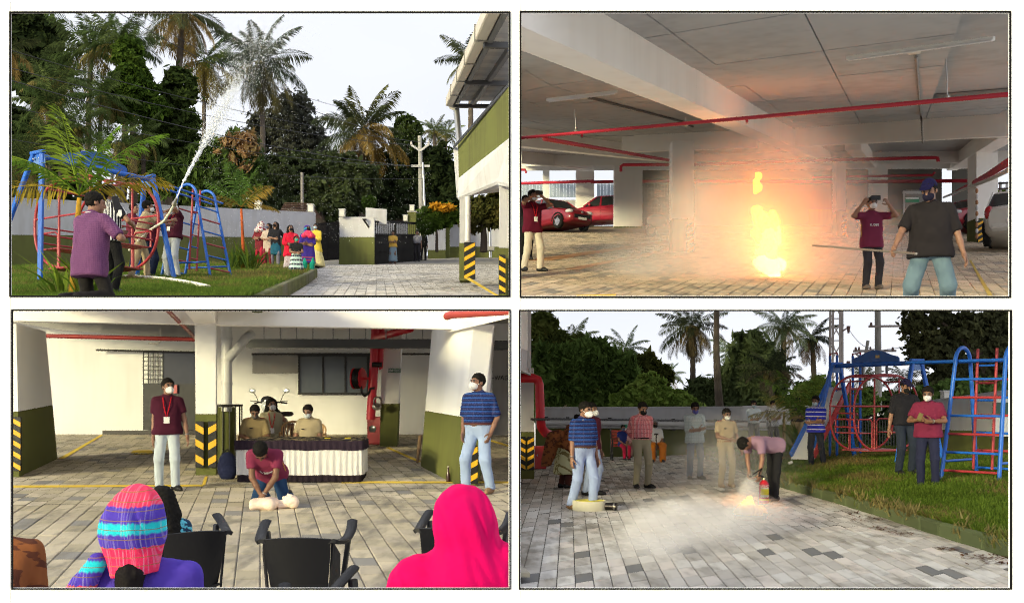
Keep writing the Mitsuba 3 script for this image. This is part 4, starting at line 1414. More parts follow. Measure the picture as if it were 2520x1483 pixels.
def car(label, O, yaw, col, L=3.75, Wd=1.66, H=1.52, hatch=True, sc=1.0, plate=None):
    """A hatchback: x is forward. Body lofted over sections, glass house, wheels with rims, lamps."""
    k = Kit('parked_car', label, 'car', O, yaw, sc)
    h = Wd / 2
    # stations along x: (x, half width, sill height, shoulder height)
    st = [(L / 2, 0.66, 0.34, 0.56), (L / 2 - 0.10, 0.80, 0.24, 0.70), (L / 2 - 0.45, 0.95, 0.20, 0.83), (L / 2 - 0.95, 1.0, 0.20, 0.93), (0.3, 1.0, 0.19, 0.96), (-0.6, 1.0, 0.19, 0.99),
          (-L / 2 + 0.55, 0.99, 0.21, 1.03), (-L / 2 + 0.14, 0.92, 0.26, 1.02), (-L / 2, 0.80, 0.34, 0.92)]
    ring = []
    for x, w, z0, z1 in st:
        w = w * h
        a = np.array([(-w * 0.86, z0), (-w * 0.99, z0 + 0.14), (-w, (z0 + z1) / 2), (-w * 0.97, z1 - 0.08), (-w * 0.88, z1), (-w * 0.45, z1 + 0.035), (0, z1 + 0.045)])
        a = np.vstack([a, (a[:-1] * (-1, 1))[::-1]])
        ring.append(np.column_stack([np.full(len(a), x), a[:, 0], a[:, 1]]))
    ring = np.array(ring)
    n, mloop = ring.shape[:2]
    m = MB()
    i, j = np.meshgrid(np.arange(n - 1), np.arange(mloop), indexing='ij')
    q = np.stack([i * mloop + j, (i + 1) * mloop + j, (i + 1) * mloop + (j + 1) % mloop, i * mloop + (j + 1) % mloop], -1).reshape(-1, 4)
    m.add(ring.reshape(-1, 3), q, col)
    for e in (0, -1):
        m.add(np.vstack([ring[e], ring[e].mean(0)]), [[t, (t + 1) % mloop, mloop] for t in range(mloop)], col)
    k.put('body', m, 'gloss')
    # roof and glass
    bx, fx = -L / 2 + 0.30, L / 2 - 1.02
    rb, rf = -L / 2 + 0.72, L / 2 - 1.72
    zt, zs = H, 0.985
    k.put('roof', MB().hexa([V3(rb, -h * 0.70, zt - 0.07), V3(rf, -h * 0.72, zt - 0.05), V3(rf, h * 0.72, zt - 0.05), V3(rb, h * 0.70, zt - 0.07),
                             V3(rb + 0.1, -h * 0.58, zt), V3(rf - 0.12, -h * 0.6, zt + 0.01), V3(rf - 0.12, h * 0.6, zt + 0.01), V3(rb + 0.1, h * 0.58, zt)], col), 'gloss')
    glass = (0.02, 0.025, 0.028)
    k.put('cabin_glass', MB().hexa([V3(bx, -h * 0.90, zs), V3(fx, -h * 0.90, zs - 0.04), V3(fx, h * 0.90, zs - 0.04), V3(bx, h * 0.90, zs),
                                    V3(rb, -h * 0.70, zt - 0.065), V3(rf, -h * 0.72, zt - 0.045), V3(rf, h * 0.72, zt - 0.045), V3(rb, h * 0.70, zt - 0.065)], glass), 'gloss')
    for sy in (-1, 1):
        y0, y1 = sy * h * 0.915, sy * h * 0.735
        for xa, xb, w in ((fx + 0.0, rf, 0.07), (-0.12, -0.15, 0.09), (bx + 0.02, rb, 0.16)):
            k.put('pillar', MB().bar((xa, y0, zs - 0.03), (xb, y1, zt - 0.05), w, 0.03, col, up=(0, sy, 0.35), b=0.008), 'gloss')
        k.put('wing_mirror', MB().box((fx - 0.35, sy * (h * 0.97 + 0.08), 1.02), (0.12, 0.16, 0.12), col, b=0.03), 'gloss')
        k.put('headlight', MB().ell((L / 2 - 0.22, sy * h * 0.68, 0.70), (0.20, 0.17, 0.10), (0.55, 0.57, 0.60), sub=2), 'gloss')
        k.put('tail_light', MB().ell((-L / 2 + 0.10, sy * h * 0.80, 0.86), (0.09, 0.12, 0.20), (0.35, 0.01, 0.02), sub=2), 'gloss')
        k.put('door_handle', MB().box((-0.45, sy * h * 1.0, 0.86), (0.16, 0.03, 0.03), col, b=0.01), 'gloss')
        k.put('door_seam', MB().tube([(-0.13, sy * h * 0.995, 0.28), (-0.13, sy * h * 1.003, 0.6), (-0.13, sy * h * 0.965, 0.90)], 0.006, (0.01, 0.01, 0.01), 5), 'matte')
        for x in (L / 2 - 0.72, -L / 2 + 0.62):
            R = rotx(math.pi / 2)
            wk = k.put('wheel', MB().lathe([(0.17, -0.09), (0.27, -0.095), (0.30, -0.06), (0.30, 0.06), (0.27, 0.095), (0.17, 0.09)], (x, sy * (h - 0.09), 0.30), (0.012, 0.012, 0.012), 24, R), 'matte')
            k.put('rim', MB().lathe([(0.0, 0.085 * 1), (0.19, 0.07), (0.20, 0.09)], (x, sy * (h - 0.09), 0.30), (0.45, 0.45, 0.47), 24, R if sy < 0 else rotx(-math.pi / 2)), 'metal', wk)
            for a in range(5):
                t = a * 6.283 / 5
                k.put('spoke', MB().bar((x, sy * (h + 0.0), 0.30), (x + 0.19 * math.cos(t), sy * (h + 0.0), 0.30 + 0.19 * math.sin(t)), 0.05, 0.02, (0.5, 0.5, 0.52), up=(0, 1, 0)), 'metal', wk)
            k.put('wheel_arch', MB().tube([(x + 0.36 * math.cos(a), sy * h * 0.985, 0.31 + 0.36 * math.sin(a)) for a in np.linspace(0.05, math.pi - 0.05, 13)], 0.035, (0.012, 0.012, 0.012), 6), 'matte')
    k.put('grille', MB().box((L / 2 - 0.02, 0, 0.50), (0.08, 0.9, 0.16), (0.012, 0.012, 0.012), b=0.01), 'plastic')
    k.put('badge', MB().ell((L / 2 - 0.0, 0, 0.68), (0.03, 0.06, 0.05), (0.5, 0.5, 0.5), sub=1), 'metal')
    for sx, zz in ((1, 0.40), (-1, 0.62)):
        k.put('number_plate', MB().box((sx * (L / 2 + 0.03), 0, zz), (0.02, 0.46, 0.11), (0.7, 0.7, 0.68), b=0.004), 'plastic')
    k.put('bumper', MB().box((-L / 2 + 0.03, 0, 0.44), (0.16, h * 1.5, 0.18), col, b=0.05), 'gloss')
    return k


def motorcycle(label, O, yaw):
    k = Kit('motorcycle', label, 'motorcycle', O, yaw)
    for x in (0.62, -0.62):
        wk = k.put('wheel', MB().tube([(x + 0.29 * math.cos(a), 0, 0.30 + 0.29 * math.sin(a)) for a in np.linspace(0, 6.283, 25)], 0.05, (0.012, 0.012, 0.012), 8, False), 'matte')
        for a in range(6):
            t = a * 6.283 / 6
            k.put('spoke', MB().tube([(x, 0, 0.30), (x + 0.27 * math.cos(t), 0, 0.30 + 0.27 * math.sin(t))], 0.012, (0.3, 0.3, 0.3), 5), 'metal', wk)
    k.put('tank', MB().ell((0.18, 0, 0.80), (0.30, 0.15, 0.14), (0.015, 0.015, 0.018)), 'gloss')
    k.put('seat', MB().box((-0.35, 0, 0.80), (0.75, 0.24, 0.10), (0.012, 0.012, 0.012), b=0.04), 'plastic')
    k.put('engine', MB().box((0.02, 0, 0.45), (0.42, 0.26, 0.34), (0.08, 0.08, 0.085), b=0.04), 'metal')
    for sy in (-1, 1):
        k.put('fork', MB().tube([(0.62, sy * 0.08, 0.30), (0.40, sy * 0.09, 0.98)], 0.025, (0.35, 0.35, 0.36), 8), 'metal')
        k.put('handlebar', MB().tube([(0.40, 0, 1.0), (0.38, sy * 0.2, 1.06), (0.28, sy * 0.36, 1.04)], 0.017, (0.03, 0.03, 0.03), 8), 'metal')
        k.put('lever', MB().tube([(0.34, sy * 0.22, 1.07), (0.38, sy * 0.42, 1.09)], 0.008, (0.02, 0.02, 0.02), 6), 'metal')
        mk = k.put('mirror', MB().ell((0.36, sy * 0.38, 1.30), (0.015, 0.075, 0.05), (0.55, 0.58, 0.6), sub=2), 'metal')
        k.put('mirror_stalk', MB().tube([(0.36, sy * 0.24, 1.06), (0.36, sy * 0.30, 1.2), (0.37, sy * 0.37, 1.28)], 0.008, (0.02, 0.02, 0.02), 6), 'metal', mk)
    k.put('headlight', MB().ell((0.50, 0, 0.98), (0.10, 0.12, 0.12), (0.5, 0.52, 0.55)), 'gloss')
    k.put('fairing', MB().ell((0.46, 0, 1.08), (0.10, 0.15, 0.11), (0.02, 0.02, 0.025)), 'gloss')
    return k


def light_box(pl, u, Y, k, label, sc=1.0, group='wall lanterns'):
    """A small square lantern on a wall or post."""
    q = Kit('wall_lantern', label, 'lantern', pl.at(u, Y, k), 0, sc, group)
    q.put('body', MB().box((0, 0, 0.14), (0.22, 0.22, 0.26), (0.62, 0.60, 0.55), b=0.01))
    q.put('lid', MB().box((0, 0, 0.285), (0.27, 0.27, 0.03), (0.60, 0.60, 0.58), b=0.006))
    for sx in (-1, 1):
        q.put('frame_bar', MB().box((sx * 0.105, -0.115, 0.14), (0.015, 0.012, 0.27), (0.2, 0.2, 0.2)))


def phone(c, R, label, size=(0.16, 0.009, 0.078)):
    k = Kit('mobile_phone', label, 'phone', c, R=R)
    k.put('case', MB().box((0, 0, 0), size, (0.015, 0.015, 0.017), b=0.004), 'plastic')
    k.put('lens', MB().ell((size[0] * 0.36, size[1] * 0.5, size[2] * 0.25), (0.012, 0.004, 0.012), (0.03, 0.03, 0.04), sub=1), 'gloss')


def text_on(parent, name, txt, height, O, right, up, out, col, bsdf='paint', center=True, bold=True):
    t = meshkit.text_mesh(txt, height, 0.004, bold)
    v = np.asarray(t.vertices, float)
    if center:
        v = v - V3(v[:, 0].max() / 2, height / 2, 0)
    right, up, out = nrm(right), nrm(up), nrm(out)
    w = v[:, :1] * right + v[:, 1:2] * up + v[:, 2:3] * out + np.asarray(O, float)
    return put(name, MB().add(w, np.asarray(t.faces), col), bsdf, parent)
# ================================================================ upper left: yard with swing, hose drill and compound wall
KL = 0.25
ALL_TL = [(14, 20.6), (1256, 20.6), (1256, 78), (14, 78)]
paving(TL, 'pavement', [(430, 735), (1256, 735), (1256, 628), (1090, 628), (700, 640), (560, 665)], (930, 600), (-30000, 600), 0.215, 0.40, (900, 720),
       ((0.40, 0.385, 0.355), (0.45, 0.43, 0.40), (0.36, 0.345, 0.325), (0.42, 0.39, 0.355)), (0.22, 0.22, 0.225), (0.16, 0.15, 0.14), seed=3)
# lawn and its kerb
edge = [(470, 750), (560, 743), (627, 727), (668, 709), (712, 690), (745, 676), (772, 662), (775, 650)]
lawn = [TL.g(u, v, KL) for u, v in edge]
lawn += [TL.at(775, 46, KL), TL.at(400, 41, KL), TL.at(16, 35, KL), TL.at(16, 13.3, KL), TL.at(470, 13.3, KL)]
struct('lawn', MB().prism(lawn, (0, 0, -0.03), (0.085, 0.11, 0.03)), 'stone')
dk_ = [p + V3(0, 0, -0.034) for p in lawn]
struct('lawn_deck', MB().prism(dk_, (0, 0, -0.03), (0.8, 0.8, 0.78)), 'matte')  # added pale sheet hidden under the lawn, bounces light into the hall below
kk = thing('garden_kerb', 'mossy concrete kerb along the lawn beside the upper driveway', 'kerb')
fine = np.array([TL.g(u, v, KL) for u, v in edge[2:7]])
seg = np.linalg.norm(np.diff(fine, axis=0), axis=1)
cum = np.concatenate([[0], np.cumsum(seg)])
nst = int(cum[-1] / 0.55)
for i in range(nst):
    a, b = [V3(*[np.interp((i + e) / nst * cum[-1], cum, fine[:, c]) for c in range(3)]) for e in (0.0, 0.97)]
    put('kerb_stone', MB().bar(a + V3(0.03, 0, -0.12), b + V3(0.03, 0, -0.12), 0.16, 0.28, np.asarray((0.11, 0.12, 0.05)) * (0.85 + 0.3 * ((i * 7) % 5) / 5), b=0.02), 'stone', kk)
plg = shapely.Polygon([(p[0], p[1]) for p in lawn])


def lawn_pts(rnd, n):
    y = 1 / (rnd.rand(n) * (1 / 13.4 - 1 / 42) + 1 / 42)
    u = rnd.uniform(18, 790, n)
    p = np.stack([(u - U0) / F * y, y], 1)
    ok = shapely.contains_xy(plg, p[:, 0], p[:, 1])
    p = p[ok]
    return np.column_stack([p, CZ - TL.h + KL + p[:, 1] * (VH - TL.vh) / F])


GT = ((0.10, 0.17, 0.028), (0.15, 0.22, 0.04), (0.26, 0.23, 0.08))
grass('grass', lawn_pts, 60000, 0.085, GT, 11, 'short uneven grass on the lawn under the swing and hose crew', 0.22)

# compound walls
wall_run(TL, 'compound_wall', [(14, 35.0), (775, 52.0)], 2.50, 1.32, 'long white and olive compound wall behind the lawn')
wall_run(TL, 'compound_wall', [(834, 53), (921, 52.5)], 2.29, 1.36, 'short white and olive wall between the small gate and sliding gate')
wall_run(TL, 'compound_wall', [(1053, 74), (1096, 75)], 2.32, 0.59, 'white and olive wall piece right of the two guards')
wall_run(TL, 'compound_wall', [(1106, 78), (1255, 78)], 2.36, 0.81, 'white and olive wall behind the building column')
sb = thing('sign_block', 'blank white sign block standing on the wall behind the sliding gate', 'sign')
put('panel', vwall(TL, 900, 54, 951, 54, 511, 552, 515, 552), 'wall_white', sb)
wall_run(TL, 'compound_wall', [(921, 65.0), (1030, 68)], 2.36, 0.3, 'white wall seen through the bars of the sliding gate')
for u, Y, k, lab in ((765, 52, 2.56, 'lantern on the end of the long wall'), (842, 52.6, 2.35, 'lantern on the wall right of the small gate'),
                     (635, 48.3, 2.56, 'lantern on the long wall above the women'), (1014, 66, 3.04, 'lantern on the tall olive gate post'), (1098, 76, 3.22, 'lantern on the far olive post'), (998, 66, 2.42, 'lantern low behind the gate corner')):
    light_box(TL, u, Y, k, lab, 1.3)
for u0, u1, Y, v0, v1, lab in ((1003, 1024, 66, 522, 645, 'tall olive gate post topped by a lantern'), (1089, 1106, 75.5, 527, 637, 'olive square post in the far wall')):
    q = thing('gate_post', lab, 'post')
    put('shaft', vwall(TL, u0, Y, u1, Y, v0, v1, v0, v1, 0.4), 'wall_olive', q)
    put('cap', vwall(TL, u0 - 1.5, Y - 0.05, u1 + 1.5, Y - 0.05, v0 - 2.5, v0 - 0.3, v0 - 2.5, v0 - 0.3, 0.5), 'wall_white', q)


def gate(label, u0, u1, Y0, Y1, v0, v1, v0b, v1b, bars=None, name='sliding_gate', tilt=None):
    q = thing(name, label, 'gate')
    col = (0.012, 0.011, 0.011)
    A, B = (u0, Y0, v0, v1), (u1, Y1, v0b, v1b)
    pt = lambda s, t: P(A[0] + (B[0] - A[0]) * s, A[2] * (1 - t) * (1 - s) + A[3] * t * (1 - s) + B[2] * (1 - t) * s + B[3] * t * s, A[1] + (B[1] - A[1]) * s)
    for s in (0, 0.5, 1):
        put('stile', MB().bar(pt(s, 0), pt(s, 1), 0.09, 0.06, col, up=(0, 1, 0)), 'matte', q)
    for t in (0, 0.3, 0.68, 1):
        put('rail', MB().bar(pt(0, t), pt(1, t), 0.06, 0.09, col), 'matte', q)
    for i in range(24):
        s = (i + 0.5) / 24
        put('bar', MB().bar(pt(s, 0), pt(s, 0.3), 0.035, 0.03, (0.02, 0.018, 0.018), up=(0, 1, 0)), 'matte', q)
    for a, b in ((0.32, 0.67), (0.69, 0.985)):
        m = MB().hexa([pt(0.01, b), pt(0.99, b), pt(0.99, b) + V3(0, 0.03, 0), pt(0.01, b) + V3(0, 0.03, 0), pt(0.01, a), pt(0.99, a), pt(0.99, a) + V3(0, 0.03, 0), pt(0.01, a) + V3(0, 0.03, 0)], (0.012, 0.011, 0.010))
        put('panel', m, 'matte', q)
    for i in range(30):
        s = (i + 0.5) / 30
        put('ribbing', MB().bar(pt(s, 0.70) + V3(0, -0.02, 0), pt(s, 0.97) + V3(0, -0.02, 0), 0.03, 0.02, (0.022, 0.019, 0.018), up=(0, 1, 0)), 'matte', q)
    return q, pt


gq, pt = gate('wide black sliding gate with an open barred top', 917, 1029, 52.8, 64.0, 545, 652, 551, 642)
put('brace', MB().bar(P(895, 541, 52.3), pt(0, 0.26), 0.08, 0.06, (0.022, 0.02, 0.02), up=(0, 1, 0)), 'matte', gq)
put('top_track', MB().bar(P(894, 540, 52.2), pt(1, -0.02), 0.09, 0.07, (0.022, 0.02, 0.02)), 'matte', gq)
gate('narrow black steel gate between the two white walls', 777, 833, 52.3, 53.0, 552, 640, 548, 637, name='small_gate')

# electric pole and wires
ep = Kit('electric_pole', 'pale concrete electric pole with forked arm by the far wall', 'pole', TL.at(1042, 66, 0))
s66 = 66 / F
put('shaft', MB().tube([P(1043, 640, 66), P(1036, 480, 66), P(1033, 335, 66)], [0.20, 0.16, 0.12], (0.50, 0.49, 0.47), 10), 'concrete', ep.key)
for a, b in (((1034, 372), (1012, 357)), ((1034, 372), (1055, 356))):
    put('fork_arm', MB().bar(P(*a, 65.8), P(*b, 65.8), 0.11, 0.11, (0.5, 0.49, 0.47)), 'paint', ep.key)
    put('insulator', MB().tube([P(b[0], b[1], 65.8), P(b[0], b[1] - 8, 65.8)], [0.09, 0.05], (0.55, 0.5, 0.45), 8), 'paint', ep.key)
put('cross_arm', MB().bar(P(1012, 409, 65.7), P(1058, 409, 65.7), 0.12, 0.12, (0.5, 0.49, 0.47)), 'paint', ep.key)
put('stay_tube', MB().tube([P(1040, 400, 65.6), P(1050, 620, 65.6)], 0.07, (0.45, 0.45, 0.45), 8), 'metal', ep.key)
WL = ('second highest wire running to the left fork of the pole', 'highest wire running from the left edge to the right fork of the pole', 'third wire from the top, ending at the pole cross arm', 'fourth wire down from the left edge, ending near the pole top', 'steep wire crossing from the frame top before the slanting palm', 'steep wire that ends in the sky left of the lone palm', 'lowest wire at the left edge, just above the palm tops of the swing')
for i_, (a, b, ya, yb, r) in enumerate((((18, 166), (1014, 357), 40, 65.6, 0.016), ((18, 122), (1056, 352), 40, 65.6, 0.014), ((18, 196), (1014, 409), 38, 65.6, 0.018), ((18, 262), (1036, 409), 38, 65.6, 0.013), ((290, 31), (900, 315), 45, 64, 0.016), ((335, 31), (830, 262), 46, 64, 0.013), ((18, 342), (1038, 440), 40, 65.5, 0.012))):
    wire('overhead_wire', (P(*a, ya), P(*b, yb)), r, WL[i_], sag=0.5, group='overhead wires of the upper yard')

# ---- building at the right
bk = thing('building', 'white and olive apartment building corner with roofed balcony at the yard', 'building')
def pface(pts, th, bs, name, col=(0.5, 0.5, 0.5), parent=bk, lab=None):
    return put(name, MB().prism([P(u, v, y) for u, v, y in pts], th, col), bs, parent, label=lab)
pface([(1127, 356, 28.2), (1254, 208, 17.0), (1255, 338, 17.0), (1129, 437, 28.2)], (0, 0.3, 0), 'wall_olive', 'balcony_parapet')
pface([(1115, 361, 28.6), (1127, 354, 28.3), (1130, 437, 28.3), (1124, 487, 28.6)], (0.2, 0.4, 0), 'wall_white', 'corner_strip')
pface([(1129, 438, 28.2), (1255, 338.5, 17.0), (1255, 452, 17.0), (1222, 447, 19.6), (1126, 487, 28.2)], (0, 0.3, 0), 'wall_white', 'fascia_beam')
pface([(1115, 360, 28.4), (1255, 200, 16.9), (1255, 208, 16.9), (1115, 366, 28.4)], (0, 0.12, 0), 'paint', 'parapet_capping', (0.02, 0.02, 0.02))
pface([(1126, 487.5, 28.3), (1222, 447.5, 19.7), (1255, 452.5, 17.1), (1254, 470, 30.0), (1180, 478, 31.0)], (0, 0, 0.12), 'wall_white', 'soffit')
cp = put('column', vwall(TL, 1131, 25.0, 1156, 25.0, 484, 598, 484, 598, 0.5), 'wall_white', bk)
put('dado', vwall(TL, 1130, 24.97, 1156.5, 24.97, 598.4, 690, 598.4, 690, 0.53), 'wall_olive', cp)
chevron_guard(bk, P(1156, 642, 24.7), 0.26, 0.86, 0.06, 1, 4)
put('rainwater_pipe', MB().tube([P(1151, 484, 24.6), P(1151, 594, 24.6)], 0.062, (0.66, 0.66, 0.66), 12), 'paint', bk)
put('pipe_collar', MB().tube([P(1151, 530, 24.6), P(1151, 534, 24.6)], 0.072, (0.60, 0.60, 0.60), 12), 'paint', bk)
cp = put('column', vwall(TL, 1228, 19.8, 1256, 19.8, 440, 610, 440, 610, 0.6), 'wall_white', bk)
put('dado', vwall(TL, 1227, 19.78, 1256, 19.78, 610.4, 735, 610.4, 735, 0.62), 'wall_olive', cp)
chevron_guard(bk, P(1236, 675, 19.6), 0.12, 0.72, 0.05, -1, 4)
put('crossbeam', vwall(TL, 1170, 30, 1256, 30, 446, 452, 446, 452, 0.3), 'wall_white', bk)
# balcony roof: gutter, purlins, sheet
rk = put('canopy_gutter', MB().bar(P(1106, 251, 29.0), P(1222, 0, 15.0), 0.20, 0.24, (0.55, 0.50, 0.43), b=0.02), 'paint', bk)
for t in (0.2, 0.4, 0.6, 0.8):
    c = P(1106, 251, 29.0) * (1 - t) + P(1222, 0, 15.0) * t
    put('gutter_clip', MB().box(c, (0.24, 0.05, 0.28), (0.2, 0.19, 0.18)), 'paint', rk)
A0, A1 = P(1112, 249, 29.2), P(1228, 2, 15.2)
D0, D1 = P(1152, 240, 31.0), P(1300, 40, 17.5)
nr = 26
def clip(p, q):
    f = lambda s: s[0] + 0.0022 * s[1]
    return q if f(q) < 0 else p + (q - p) * (f(p) / (f(p) - f(q)))
for i in range(nr):
    t0, t1 = i / nr, (i + 0.96) / nr
    a, b = A0 * (1 - t0) + A1 * t0, A0 * (1 - t1) + A1 * t1
    c, d = D0 * (1 - t1) + D1 * t1 + V3(7, 1.5, 0.3), D0 * (1 - t0) + D1 * t0 + V3(7, 1.5, 0.3)
    c, d = clip(b, c), clip(a, d)
    if min(a[0] + .0022 * a[1], 0) > -0.02:
        continue
    put('roof_sheet', MB().hexa([a, b, c, d, a + V3(0, 0, 0.03), b + V3(0, 0, 0.03), c + V3(0, 0, 0.03), d + V3(0, 0, 0.03)], (0.42, 0.40, 0.38) if i % 2 else (0.36, 0.34, 0.33)), 'matte', rk)
for o in (0.10, 0.55, 1.1):
    put('purlin', MB().bar(A0 + V3(o, 0, -0.12), clip(A0 + V3(o, 0, -0.12), A1 + V3(o, 0, -0.12)), 0.09, 0.12, (0.10, 0.10, 0.11)), 'paint', bk)
for t in (0.05, 0.42, 0.8):
    a = A0 * (1 - t) + A1 * t
    put('rafter', MB().bar(a + V3(0, 0, -0.2), clip(a + V3(0, 0, -0.2), a + V3(6, 1.5, 0.1)), 0.09, 0.10, (0.08, 0.08, 0.085)), 'paint', bk)
put('canopy_post', MB().tube([P(1122, 258, 29.0), P(1131, 352, 28.6)], 0.085, (0.5, 0.5, 0.5), 12), 'metal', bk)
put('post_bracket', MB().tube([P(1108, 254, 28.9), P(1112, 262, 28.9), P(1122, 266, 28.9)], 0.09, (0.55, 0.52, 0.48), 10), 'paint', bk)
m = MB().prism([P(1143, 684, 24.3), P(1156, 684, 24.3), P(1240, 735, 18.2), P(1232, 735, 18.2)], (0, 0, 0.004), (0.55, 0.38, 0.05))
put('parking_line', m, 'matte', bk)
lp = thing('lamp_post', 'slim grey lamp post standing against the far wall under the building', 'lamp post')
put('shaft', MB().tube([P(1203, 492, 76), P(1207, 634, 76)], 0.12, (0.5, 0.5, 0.5), 10), 'metal', lp)
put('head', MB().box(P(1203, 488, 76), (0.5, 0.4, 0.35), (0.6, 0.6, 0.6), b=0.05), 'paint', lp)
put('footing', MB().box(P(1207, 612, 75.8), (0.55, 0.4, 0.3), (0.55, 0.55, 0.53), b=0.02), 'concrete', lp)

# ---- swing, climber, hose
swing('blue and red gondola swing on the lawn behind the purple shirted man', TL.at(236, 21.6, KL), 58, 1.02, {(-1, -1): (-1.3, -0.1), (-1, 1): (-1.4, 1.5), (1, -1): (1.4, -0.74), (1, 1): (1.35, 0.5)}, 1.16)
climber('blue and red climbing frame by the white wall behind the hose crew', TL.at(484, 24.2, KL - 0.05), 74, 0.93, 0.68)
hose_pts = [P(305, 683, 22.8), P(345, 686, 22.4), P(395, 693, 21.4), P(440, 703, 20.0), P(478, 716, 18.6), P(512, 734, 17.2)]
hz = [V3(p[0], p[1], TL.z(p[1], KL) + 0.06) for p in hose_pts]
tt = np.linspace(0, len(hz) - 1, 40)
hzs = np.array([[np.interp(t, range(len(hz)), [p[c] for p in hz]) for c in range(3)] for t in tt])
put('fire_hose', MB().tube(hzs, 0.048, (0.66, 0.63, 0.56), 10), 'cloth', label='white canvas fire hose lying on the lawn towards the drive', cat='fire hose')
hb = [P(318, 616, 22.4), P(345, 588, 22.0), P(372, 564, 21.4), P(402, 546, 21.0), P(420, 520, 20.8), P(430, 500, 20.7)]
tt = np.linspace(0, 5, 30)
hbs = np.array([[np.interp(t, range(6), [p[c] for p in hb]) for c in range(3)] for t in tt])
put('fire_hose', MB().tube(hbs, 0.024, (0.60, 0.62, 0.52), 10), 'cloth', label='white fire hose raised through the arms of the hose crew', cat='fire hose')
nk = thing('hose_nozzle', 'metal branch pipe nozzle held up by the man in maroon', 'nozzle')
put('barrel', MB().tube([P(429, 502, 20.7), P(435, 487, 20.6)], [0.040, 0.022], (0.6, 0.58, 0.55), 12), 'metal', nk)
put('coupling', MB().tube([P(428, 505, 20.72), P(430, 500, 20.7)], 0.052, (0.55, 0.5, 0.4), 12), 'metal', nk)

# ---- plants beyond the wall
def tpalm(u, vt, Y, rad_px, label, ub=None, vb=600, **kw):
    s = Y / F
    return palm(P(ub if ub is not None else u, vb, Y), P(u, vt, Y), rad_px * s, label, group=kw.pop('group', None), **kw)


PT = ((0.055, 0.085, 0.028), (0.085, 0.115, 0.04), (0.19, 0.155, 0.055))
tpalm(450, 28, 70, 120, 'tall slanting coconut palm, its crown cut by the frame top', ub=385, vb=560, seed=4, n=22, yellow=0.4, r0=0.30, density=50, elev=(-1.0, 0.7), tones=((0.07, 0.085, 0.04), (0.085, 0.10, 0.045), (0.24, 0.17, 0.06)))
tpalm(505, 150, 78, 95, 'coconut palm with browning fronds left of the water jet', vb=560, seed=5, n=26, yellow=0.45, r0=0.2, elev=(-1.3, 1.2))
tpalm(640, 150, 82, 118, 'big coconut palm behind the spray of the jet', vb=560, seed=6, n=34, yellow=0.3, r0=0.25, elev=(-1.25, 1.4), tones=((0.045, 0.06, 0.03), (0.07, 0.08, 0.035), (0.15, 0.13, 0.05)))
tpalm(893, 318, 74, 112, 'coconut palm standing alone against the pale sky at centre', vb=560, seed=7, n=36, yellow=0.35, r0=0.24, elev=(-1.0, 1.4), tones=((0.05, 0.065, 0.03), (0.09, 0.095, 0.035), (0.22, 0.15, 0.045)), density=56)
tpalm(300, 110, 66, 100, 'upright coconut palm behind the bright bush', vb=540, seed=8, n=26, yellow=0.1, r0=0.22, elev=(-0.3, 1.45), tones=PT)
tpalm(225, 130, 68, 112, 'dark coconut palm beside the big round tree', vb=540, seed=9, n=28, yellow=0.15, r0=0.22, elev=(-0.6, 1.4), tones=PT)
tpalm(118, 255, 60, 105, 'coconut palm low at the left before the dark tree', vb=560, seed=10, n=28, yellow=0.25, r0=0.22, elev=(-0.9, 1.35), tones=PT)
tpalm(60, 395, 56, 100, 'drooping palm at the far left above the white wall', vb=600, seed=12, n=24, yellow=0.3, r0=0.2, elev=(-1.1, 1.2), tones=PT)
tpalm(290, 350, 58, 80, 'small palm in the gap above the swing', vb=590, seed=13, n=18, yellow=0.3, r0=0.18, elev=(-1.0, 1.1), tones=PT)
for i_, (u_, v_, y_, r_, lab_) in enumerate(((150, 195, 64, 85, 'palm crown filling the gap right of the round tree'), (195, 310, 59, 82, 'low dark palm crown over the swing'), (352, 330, 61, 62, 'palm crown low between the green tree and slanting trunk'), (100, 335, 57, 80, 'shaggy palm crown at left above the bushes'), (250, 235, 62, 80, 'palm crown between the two upright palms'))):
    tpalm(u_, v_, y_, r_, lab_, vb=590, seed=100 + i_, n=24, yellow=0.15, r0=0.16, elev=(-1.0, 1.3), tones=((0.06, 0.09, 0.03), (0.095, 0.13, 0.045), (0.18, 0.155, 0.055)), trunkcol=(0.06, 0.05, 0.04))
tpalm(1158, 150, 70, 82, 'coconut palm behind the balcony roof', vb=520, seed=14, n=26, yellow=0.2, r0=0.22, elev=(-1.0, 1.4), tones=((0.07, 0.085, 0.045), (0.11, 0.12, 0.06), (0.18, 0.15, 0.06)))
tpalm(1068, 322, 100, 46, 'distant palm left of the building', vb=470, seed=15, n=20, yellow=0.2, r0=0.2, tones=((0.09, 0.12, 0.05), (0.13, 0.15, 0.06), (0.2, 0.17, 0.06)))
tpalm(1098, 330, 104, 42, 'distant palm next to the building edge', vb=470, seed=16, n=18, yellow=0.2, r0=0.2, tones=((0.10, 0.13, 0.05), (0.13, 0.16, 0.06), (0.2, 0.17, 0.06)))
tpalm(20, 120, 55, 70, 'palm fronds reaching in from the left edge', vb=560, seed=17, n=16, yellow=0.6, r0=0.2, elev=(-1.0, 0.6), tones=((0.06, 0.07, 0.03), (0.06, 0.07, 0.03), (0.22, 0.15, 0.05)))
TG = GREEN
tree(P(95, 600, 80), pblobs(80, [(85, 90, 70, 62), (60, 160, 55, 55), (125, 170, 50, 48), (45, 60, 40, 40), (100, 215, 50, 40)]), 'big dark round tree at the upper left', 15000, 0.36, DEEP, 21, 0.42, 0.5)
tree(P(60, 600, 72), pblobs(72, [(45, 330, 50, 70), (105, 400, 70, 70), (60, 455, 70, 60), (160, 430, 55, 60), (150, 340, 45, 45), (35, 420, 40, 80)]), 'dense dark bushy tree above the left wall', 18000, 0.30, DEEP, 22, 0.38, 0.4)
